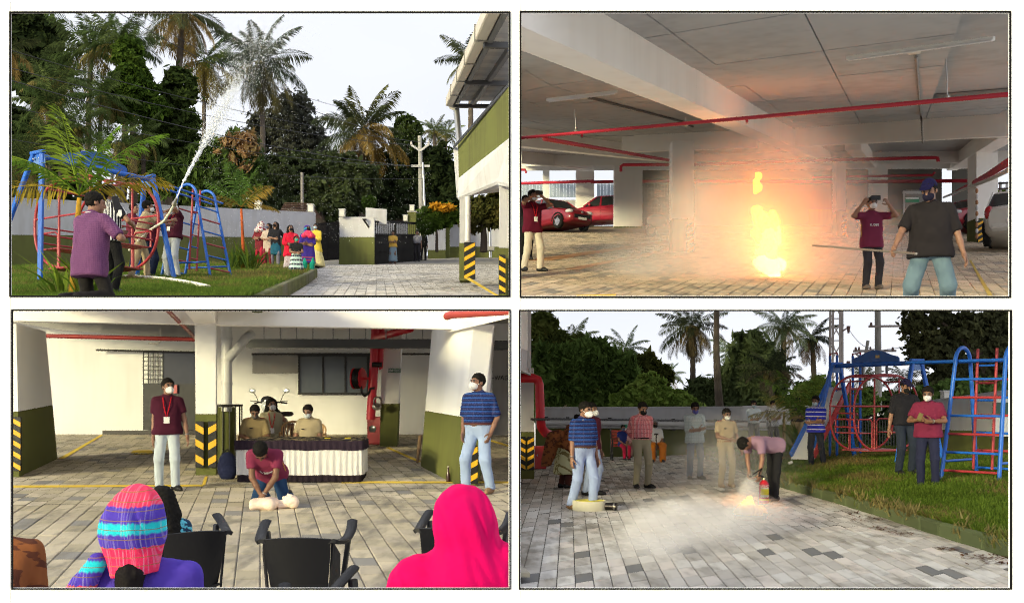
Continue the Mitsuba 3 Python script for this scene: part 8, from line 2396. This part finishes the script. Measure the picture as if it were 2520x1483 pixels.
# far end: parapet, corrugated screen, dark grilles and walls
pw_ = thing('parapet', 'low white parapet closing the bright far end', 'wall')
put('plaster', vwall(TR, 1268, 67, 1520, 67, 492, 552, 492, 552, 0.2), 'wall_white', pw_)
for i in range(30):
    u = 1270 + i * 8.3
    if not any(a < u < b for a, b in ((1330, 1352), (1415, 1465))):
        put('screen_sheet', MB().hexa([P(u, 486, 69), P(u + 7.6, 486, 69), P(u + 7.6, 486, 69.05), P(u, 486, 69.05), P(u, 452, 69), P(u + 7.6, 452, 69), P(u + 7.6, 452, 69.05), P(u, 452, 69.05)], (0.30, 0.35, 0.40) if i % 2 else (0.36, 0.41, 0.46)), 'paint', pw_)
fw = thing('garage_wall', 'dark back wall of the car park with grilles and door openings', 'wall')
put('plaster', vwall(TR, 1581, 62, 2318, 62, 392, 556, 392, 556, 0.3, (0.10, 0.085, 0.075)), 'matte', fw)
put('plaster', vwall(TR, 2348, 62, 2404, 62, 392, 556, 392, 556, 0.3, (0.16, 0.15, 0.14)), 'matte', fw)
put('dado', vwall(TR, 1990, 61.9, 2318, 61.9, 515, 556, 515, 556, 0.05), 'wall_olive', fw)
for i in range(9):
    u = 1586 + i * 8.2
    put('grille_bar', MB().bar(P(u, 450, 61.6), P(u, 552, 61.6), 0.03, 0.04, (0.2, 0.17, 0.15), up=(0, 1, 0)), 'paint', fw)
for i in range(8):
    put('grille_bar', MB().bar(P(1583, 452 + i * 12, 61.55), P(1655, 452 + i * 12, 61.55), 0.04, 0.03, (0.2, 0.17, 0.15)), 'paint', fw)
dr_ = thing('door', 'half open white framed door with exit light in the dark wall', 'door')
put('leaf', MB().box(P(2255, 510, 61.5), (1.2, 0.06, 2.0), (0.25, 0.24, 0.23)), 'paint', dr_)
for u in (2225, 2289):
    put('frame', MB().bar(P(u, 470, 61.4), P(u, 553, 61.4), 0.1, 0.1, (0.5, 0.5, 0.5), up=(0, 1, 0)), 'paint', dr_)
put('lintel', MB().bar(P(2222, 474, 61.35), P(2292, 474, 61.35), 0.1, 0.14, (0.5, 0.5, 0.5)), 'paint', dr_)
ek = put('exit_sign', MB().box(P(2245, 492, 61.2), (0.8, 0.05, 0.3), (0.02, 0.25, 0.12)), 'paint', dr_)
put('sign_band', MB().box(P(2245, 488, 61.15), (0.75, 0.05, 0.1), (0.7, 0.75, 0.75)), 'paint', ek)
rw = thing('side_openings', 'daylit side bay with white posts at the far right', 'opening')
for u in (2462, 2478):
    put('post', MB().bar(P(u, 448, 44), P(u, 535, 44), 0.08, 0.08, (0.6, 0.6, 0.58), up=(0, 1, 0)), 'paint', rw)
for v in (452, 466):
    put('louvre', MB().bar(P(2456, v, 44), P(2498, v - 3, 43), 0.3, 0.05, (0.10, 0.10, 0.10)), 'paint', rw)
put('sill', MB().bar(P(2456, 524, 44), P(2498, 526, 43), 0.3, 0.5, (0.4, 0.4, 0.39)), 'paint', rw)
tree(P(2475, 560, 80), pblobs(80, [(2475, 498, 26, 30), (2460, 515, 20, 20)]), 'sunlit green bush seen through the side bay', 2500, 0.3, LIGHT, 91, 0.3, 0.1, name='garden_bush', cat='bush', limbs=False)

# pipes and lights
RPc = (0.50, 0.02, 0.05)
def rpipe(lab, pts, r, drops=()):
    key = thing('sprinkler_pipe', lab, 'pipe')
    put('run', MB().tube([P(*p) for p in pts], r, RPc, 12), 'paint', key)
    for (u, v, y) in drops:
        put('sprinkler', MB().tube([P(u, v, y), P(u, v + 9, y)], 0.022, RPc, 8), 'paint', key)
        put('spray_head', MB().tube([P(u, v + 9, y), P(u, v + 12, y)], [0.012, 0.03], (0.5, 0.5, 0.5), 8), 'metal', key)
    return key
k1 = rpipe('long red pipe crossing the whole ceiling in front of the main beam', [(1268, 341, 21.7), (1880, 287, 16.6), (2500, 231, 12.4)], 0.030, ((1432, 328, 20.3), (1838, 292, 17)))
for u, v0, v1, y in ((1418, 270, 322, 20.5), (1690, 290, 305, 18), (2332, 145, 240, 13.4)):
    put('hanger_rod', MB().tube([P(u - 4, v0, y), P(u, v1, y)], 0.008, (0.5, 0.5, 0.5), 6), 'metal', k1)
    put('clip', MB().tube([P(u - 3, v1, y - .02), P(u + 3, v1 + 4, y - .02)], 0.045, (0.55, 0.53, 0.5), 8), 'metal', k1)
rpipe('red pipe running back from the left under the beams', [(1340, 342, 21), (1700, 404, 37)], 0.045)
rpipe('red pipe with turned down end above the white column', [(1528, 422, 38.6), (1528, 410, 38.6), (1534, 406, 38.6), (1720, 405, 37.5), (1930, 397, 35.5), (2300, 388, 33), (2307, 389, 33), (2309, 398, 33)], 0.055)
rpipe('thin far red pipe over the second photographer', [(2000, 437, 46), (2295, 431, 43), (2300, 424, 43)], 0.05)
rpipe('far red pipe along the back beam', [(1455, 448, 56), (1680, 446, 54), (2060, 448, 50), (2400, 445, 46)], 0.08)
rpipe('short red pipe stub at the far left', [(1268, 418, 40), (1292, 418, 40), (1295, 426, 40)], 0.05)
rpipe('far left red pipe above the bright openings', [(1268, 452, 58), (1460, 446, 55)], 0.08)
k2 = rpipe('thick red pipe with white conduit slanting in at the right edge', [(2500, 388, 20), (2430, 432, 30), (2345, 478, 56)], 0.085)
put('white_conduit', MB().tube([P(2500, 410, 20), P(2440, 440, 28), P(2322, 486, 56)], 0.05, (0.62, 0.60, 0.56), 10), 'paint', k2)
for lab, a, b, y0, y1 in (('long white tube light fitting at upper right', (2084, 144), (2447, 95), 15.2, 13.2), ('short white tube light fitting at left', (1346, 246), (1518, 226), 20.6, 19.2)):
    tl = thing('tube_light', lab, 'light fitting')
    put('housing', MB().bar(P(*a, y0), P(*b, y1), 0.05, 0.055, (0.80, 0.79, 0.77), b=0.006), 'paint', tl)
    put('tube', MB().tube([P(a[0] + 5, a[1] + 5, y0 - .05), P(b[0] - 5, b[1] + 5, y1 - .05)], 0.014, (0.8, 0.8, 0.8), 8), 'paint', tl)
jb = thing('junction_box', 'round white junction box with conduit on the slab', 'junction box')
put('box', MB().lathe([(0.0, 0.0), (0.085, 0.0), (0.09, 0.03), (0.09, 0.06)], C(2250, 132, KC - 0.06), (0.72, 0.66, 0.58), 20), 'paint', jb)
put('conduit', MB().tube([C(2254, 140, KC - .03), C(2263, 260, KC - .03), C(2267, 287, KC - .03), P(2268, 300, 24.6), P(2271, 352, 28.3)], 0.022, (0.22, 0.21, 0.20), 8), 'paint', jb)
jb = thing('junction_box', 'small junction box beside the left tube light', 'junction box')
put('box', MB().lathe([(0.0, 0.0), (0.075, 0.0), (0.08, 0.05)], C(1437, 243, KC - 0.05), (0.72, 0.66, 0.58), 18), 'paint', jb)
put('conduit', MB().tube([C(1448, 240, KC - .03), C(1680, 300, KC - .03), P(1705, 312, 31)], 0.03, (0.10, 0.10, 0.10), 8), 'paint', jb)

# cars
car('dark red hatchback parked facing out behind the man at left', TR.at(1366, 47.0) + V3(0, 0.4, 0), -52, (0.22, 0.012, 0.022), 3.7, 1.66, 1.50)
car('bright red hatchback behind the grey column', TR.at(1478, 55), 165, (0.36, 0.012, 0.035), 3.6, 1.62, 1.50)
car('red car nosing out beside the striped column', TR.at(2386, 44), -148, (0.30, 0.008, 0.02), 3.6, 1.6, 1.45)
car('pearl white hatchback cut by the right edge', TR.at(2508, 30.5), 62, (0.50, 0.48, 0.42), 3.7, 1.7, 1.55)
motorcycle('dark motorcycle parked behind the second photographer', TR.at(2120, 48), 60)
sc_ = Kit('scooter', 'grey scooter half lost in the powder left of the column', 'scooter', TR.at(1634, 40), 20)
sc_.put('body', MB().ell((-0.3, 0, 0.62), (0.42, 0.2, 0.25), (0.30, 0.29, 0.28)), 'gloss')
sc_.put('apron', MB().ell((0.42, 0, 0.70), (0.10, 0.24, 0.38), (0.30, 0.29, 0.28)), 'gloss')
sc_.put('handlebar', MB().tube([(0.35, -0.3, 1.02), (0.4, 0, 1.0), (0.35, 0.3, 1.02)], 0.03, blk, 8), 'plastic')
for x in (-0.55, 0.6):
    sc_.put('wheel', MB().tube([(x + 0.2 * math.cos(a), 0, 0.24 + 0.2 * math.sin(a)) for a in np.linspace(0, 6.283, 19)], 0.05, blk, 8, False), 'matte')

# people
r = person(TR, 1310, 668, 'man in maroon polo with lanyard filming the fire at left', yaw=28, H=1.69, head=(2, 6, 0), mask=WHITE, arms=('camera', 'camera'), shirt=dict(col=(0.10, 0.008, 0.022), hem=-0.10, slv=0.6), pants=dict(col=(0.58, 0.52, 0.42), e=0.018), lanyard=True, shoes=BLACK, legs=[(-0.17, 0.05, 0.075), (0.16, -0.05, 0.075)], toe=(-10, 25))
phone((r['hand'][0] + r['hand'][1]) / 2 + V3(0.03, -0.06, 0.03), rotz(0.45), 'phone held level before the face of the left cameraman')
person(TR, 1293, 640, 'head of a bystander behind the man in maroon polo', yaw=20, px=160, shirt=dict(col=(0.03, 0.03, 0.03)), pants=dict(col=BLACK), h=0.026)
r = person(TR, 2146, 712, 'man in maroon jersey filming through the haze', yaw=4, px=228, head=(0, 0, 0), mask=WHITE, arms=(((0.10, -0.26, 0.17), (1, 0, -0.8), 'fist', (-0.6, 0.7, 0)), ((0.04, -0.26, 0.17), (1, 0, -0.8), 'fist', (-0.6, 0.7, 0))), shirt=dict(col=(0.16, 0.025, 0.055), hem=-0.14, slv=0.7, h=0.016), pants=dict(col=(0.03, 0.028, 0.035)), text='CIVIL DEFENCE', stripe=(0.5, 0.3, 0.08), shoes=(0.12, 0.10, 0.09), h=0.018)
phone((r['hand'][0] + r['hand'][1]) / 2 + V3(-0.02, -0.05, 0.04), rotz(0.0), 'pale phone held up by the man in the haze')
dm = person(TR, 2290, 0, 'stout man in black shirt, navy cap and blue jeans holding a pole', yaw=-20, H=1.72, Y=12.2, z=TR.z(12.2, 0.27), hip=0.66, knee=(0, -1, 0), legs=[(-0.21, 0.43, 0.075), (0.19, 0.43, 0.075)], head=(20, -18, 0), cap=(0.008, 0.007, 0.045), mask=(0.014, 0.013, 0.03), masktype='flat', fat=0.06, wid=1.12, h=0.016,
            arms=(((0.20, -0.26, -0.46), (0.5, 0.8, 0), 'fist'), ((0.16, -0.02, -0.53), (0.6, 1, 0), 'relaxed')), shirt=dict(col=(0.020, 0.017, 0.019), slv=0.95, hem=-0.10, flare=0.02, h=0.014, amp=0.013), pants=dict(col=(0.13, 0.20, 0.24), e=0.03))
pl_ = thing('metal_pole', 'thin pale metal pole held level by the stout man', 'pole')
hh = dm['hand'][0]
put('rod', MB().tube([P(2000, 604, 15.4), hh * 0.5 + P(2000, 604, 15.4) * 0.5, hh, hh + (hh - P(2000, 604, 15.4)) * 0.22], 0.013, (0.55, 0.50, 0.42), 8), 'metal', pl_)
tyre = thing('barricade_chain', 'red and white chain hanging by the right column', 'chain')
for i in range(9):
    put('link', MB().ell(P(2404, 470 + i * 14, 35.4), (0.05, 0.05, 0.09), (0.6, 0.6, 0.6) if i % 2 else (0.4, 0.2, 0.1), sub=1), 'plastic', tyre)

# ---- the fire: tongues of flame that give off light
def flame(name, pts, radii, seed, rad, stretch=1.6):
    """pts: (u, v, Y) along the tongue, radii in metres."""
    q = [P(*p) for p in pts]
    lo, hi = np.min(q, 0) - 0.5, np.max(q, 0) + 0.5
    f = Field(lo, hi, 0.022)
    for a, b, r0, r1 in zip(q[:-1], q[1:], radii[:-1], radii[1:]):
        f.cone(a, b, r0, r1, k=0.05)
    v, t = f.mesh()
    v = grown(v, t, 0.075, (7, 7, 2.6), seed)
    v = grown(v, t, 0.03, (19, 19, 7), seed + 3)
    key = put(name, MB().add(v, t, rad), 'matte', fire)
    scene[key]['emitter'] = {'type': 'area', 'radiance': {'type': 'rgb', 'value': list(rad)}}


fire = thing('fire', 'tall yellow orange flames blazing inside the powder cloud', 'fire')
YFr = 20.5
for i_, (pts_, rr_, c_) in enumerate((
        ([(1893, 630), (1888, 600), (1890, 572), (1884, 540)], (0.11, 0.15, 0.11, 0.015), (0.958, 0.32, 0.038)), ([(1882, 560), (1874, 542), (1862, 520), (1858, 512)], (0.08, 0.10, 0.05, 0.01), (0.831, 0.244, 0.021)),
        ([(1896, 566), (1902, 545), (1900, 522)], (0.07, 0.07, 0.01), (0.831, 0.244, 0.021)), ([(1872, 622), (1890, 606), (1908, 592), (1914, 560)], (0.05, 0.12, 0.09, 0.012), (1.114, 0.329, 0.041)),
        ([(1880, 640), (1898, 655), (1906, 676), (1912, 698)], (0.10, 0.12, 0.07, 0.012), (0.831, 0.356, 0.096)), ([(1872, 645), (1880, 655), (1886, 672)], (0.09, 0.08, 0.012), (0.765, 0.338, 0.091)), ([(1915, 642), (1922, 650), (1928, 664)], (0.07, 0.05, 0.01), (0.765, 0.338, 0.091)),
        ([(1860, 474), (1865, 462), (1858, 448), (1866, 434), (1860, 424)], (0.012, 0.035, 0.028, 0.022, 0.008), (0.703, 0.187, 0.013)), ([(1892, 724), (1900, 708), (1894, 690)], (0.09, 0.08, 0.012), (0.765, 0.244, 0.033)), ([(1868, 590), (1860, 575), (1863, 556)], (0.04, 0.045, 0.01), (0.765, 0.226, 0.021)))):
    flame('tongue', [(a, b, YFr) for a, b in pts_], [x * 0.84 for x in rr_], i_ + 1, c_)

# ---- powder clouds
def cloud(key, lo, hi, shape, sigma, label, cat='smoke', albedo=(0.985, 0.965, 0.94), n=(72, 48, 56)):
    lo, hi = np.asarray(lo, float), np.asarray(hi, float)
    ax = [np.linspace(0, 1, k) for k in n]
    g = np.stack(np.meshgrid(*ax, indexing='ij'), -1)
    p = lo + g * (hi - lo)
    d = np.clip(shape(p), 0, None)
    e = np.minimum(g, 1 - g).min(-1)
    d = d * np.clip(e * 9, 0, 1)
    grid = np.ascontiguousarray(np.transpose(d, (2, 1, 0))[..., None].astype(np.float32))
    M = np.eye(4); M[:3, :3] = np.diag(hi - lo); M[:3, 3] = lo
    C_ = np.eye(4); C_[:3, :3] = np.diag((hi - lo) / 2); C_[:3, 3] = (hi + lo) / 2
    key = fresh(key)
    scene[key] = {'type': 'cube', 'to_world': T(C_), 'bsdf': {'type': 'null'},
                  'interior': {'type': 'heterogeneous', 'albedo': {'type': 'rgb', 'value': list(albedo)}, 'scale': float(sigma),
                               'sigma_t': {'type': 'gridvolume', 'grid': mi.VolumeGrid(grid), 'to_world': T(M), 'wrap_mode': 'clamp'}}}
    tag(key, label, cat, kind='stuff')


def pix(p):
    return U0 + F * p[..., 0] / p[..., 1], VH - F * (p[..., 2] - CZ) / p[..., 1]


Yc = 21.5
zc = TR.z(Yc)
xc = (1868 - U0) / F * Yc
def drill_cloud(p):
    x, y, z = p[..., 0] - xc - 0.22, p[..., 1] - Yc, p[..., 2] - TR.z(p[..., 1])
    h = np.clip(z / 3.2, 0, 1)
    nzv = meshkit.fbm(p * V3(1.3, 0.9, 0.8), 4, 3)
    R1 = 0.75 + 1.45 * (1 - h) ** 1.15
    core = np.exp(-((np.abs(x + 0.05 * 0) / R1) ** 2.6) - ((y - 0.1) / 2.2) ** 2)
    # a second skirt of powder blown out low to the left
    xl_ = x + 1.05 + 0.9 * (1 - h)
    left = 0.9 * np.exp(-((xl_ / (0.35 + 0.8 * (1 - h))) ** 2) - ((y + 0.8) / 1.8) ** 2) * np.clip(1.15 - z / 2.3, 0, 1)
    d = (core * (0.9 - 0.25 * h) + left) * np.clip((nzv - 0.22) * 1.9, 0.12, 1.5)
    return d * np.clip((3.35 - z) * 1.2, 0, 1) * (z > 0.0)
cloud('powder_cloud', (xc - 4.7, 17.2, zc - 0.85), (xc + 3.6, 26.8, zc + 3.9), drill_cloud, 2.5, 'pale powder cloud billowing round the fire in the car park')

# lower right yard: low drifting powder, jet and small fire
c0 = BR.g(1838, 1278)
j0, j1 = bm['hand'][0], BR.g(1842, 1262) + V3(0, 0, 0.04)
def low_cloud(p):
    u, v = pix(p)
    z = p[..., 2] - BR.z(p[..., 1])
    nzv = meshkit.fbm(p * V3(2.4, 1.1, 3.0), 4, 8)
    main = 0
    for uu, vv_, rx, ry, hz_ in ((1895, 1282, 0.28, 0.8, 0.20), (1840, 1290, 0.36, 1.0, 0.26), (1778, 1300, 0.42, 1.1, 0.30), (1712, 1316, 0.44, 1.2, 0.32), (1650, 1338, 0.42, 1.1, 0.28), (1598, 1365, 0.34, 0.8, 0.22), (1562, 1385, 0.24, 0.5, 0.14)):
        c_ = BR.g(uu, vv_)
        d2 = ((p[..., 0] - c_[0]) / rx) ** 2 + ((p[..., 1] - c_[1]) / ry) ** 2
        main = np.maximum(main, np.exp(-d2 ** 1.3) * np.clip(1.25 - z / (hz_ * (0.55 + 0.9 * nzv)), 0, 1))
    # thin haze climbing towards the officers
    e = BR.g(1815, 1215)
    r2 = ((p[..., 0] - e[0] - 0.25 * (z - 0.5)) / 0.75) ** 2 + ((p[..., 1] - e[1] - 1.5) / 2.0) ** 2
    haze = 0.055 * np.exp(-r2) * np.clip(1.5 - z / 1.1, 0, 1)
    jb_ = j1 - j0
    tj = np.clip(((p - j0) @ jb_) / (jb_ @ jb_), 0, 1)
    dj = np.linalg.norm((p - j0 - tj[..., None] * jb_), axis=-1)
    haze = haze * 1.0 + 2.2 * np.exp(-(dj / (0.05 + 0.09 * tj)) ** 2) / np.maximum(np.clip((nzv - 0.3) * 3, 0.2, 1.5), 0.2) * 1.0
    fl = BR.g(1845, 1268)
    main = main * np.clip(((p[..., 0] - fl[0]) ** 2 + ((p[..., 1] - fl[1]) / 2.4) ** 2) / 0.10, 0.10, 1)
    return np.clip(main * np.clip((nzv - 0.22) * 3.0, 0.1, 1.6) + haze * np.clip((nzv - 0.3) * 3, 0, 1.5), 0, 2)
lo, hi = BR.g(1500, 1400), BR.g(1960, 1180)
cloud('powder_cloud', (lo[0] - 0.3, 10.6, BR.z(12) - 0.02), (hi[0] + 0.6, 24, BR.z(12) + 1.7), low_cloud, 7.0, 'low white powder cloud rolling over the paving from the extinguisher', n=(110, 120, 44))
fire = thing('fire', 'small ground fire flickering in the white powder', 'fire')
for i, (u, v, h, r) in enumerate(((1838, 1268, 30, 0.06), (1852, 1270, 24, 0.06), (1826, 1266, 18, 0.045), (1866, 1268, 20, 0.055), (1845, 1262, 36, 0.035))):
    y = 4550 / (1272 - 985) - 0.25 + 0.1 * i
    flame('tongue', [(u, v, y), (u + 2, v - h * 0.5, y), (u - 2, v - h, y)], (r * 1.5, r, 0.012), 20 + i, (0.42, 0.15, 0.02))
ty = Kit('fire_tray', 'small blackened tray burning on the paving', 'tray', BR.g(1846, 1275), 0)
ty.put('pan', MB().lathe([(0.0, 0.01), (0.22, 0.01), (0.25, 0.07), (0.26, 0.07), (0.23, 0.0), (0.0, 0.0)], (0, 0, 0), (0.05, 0.045, 0.04), 26), 'metal')
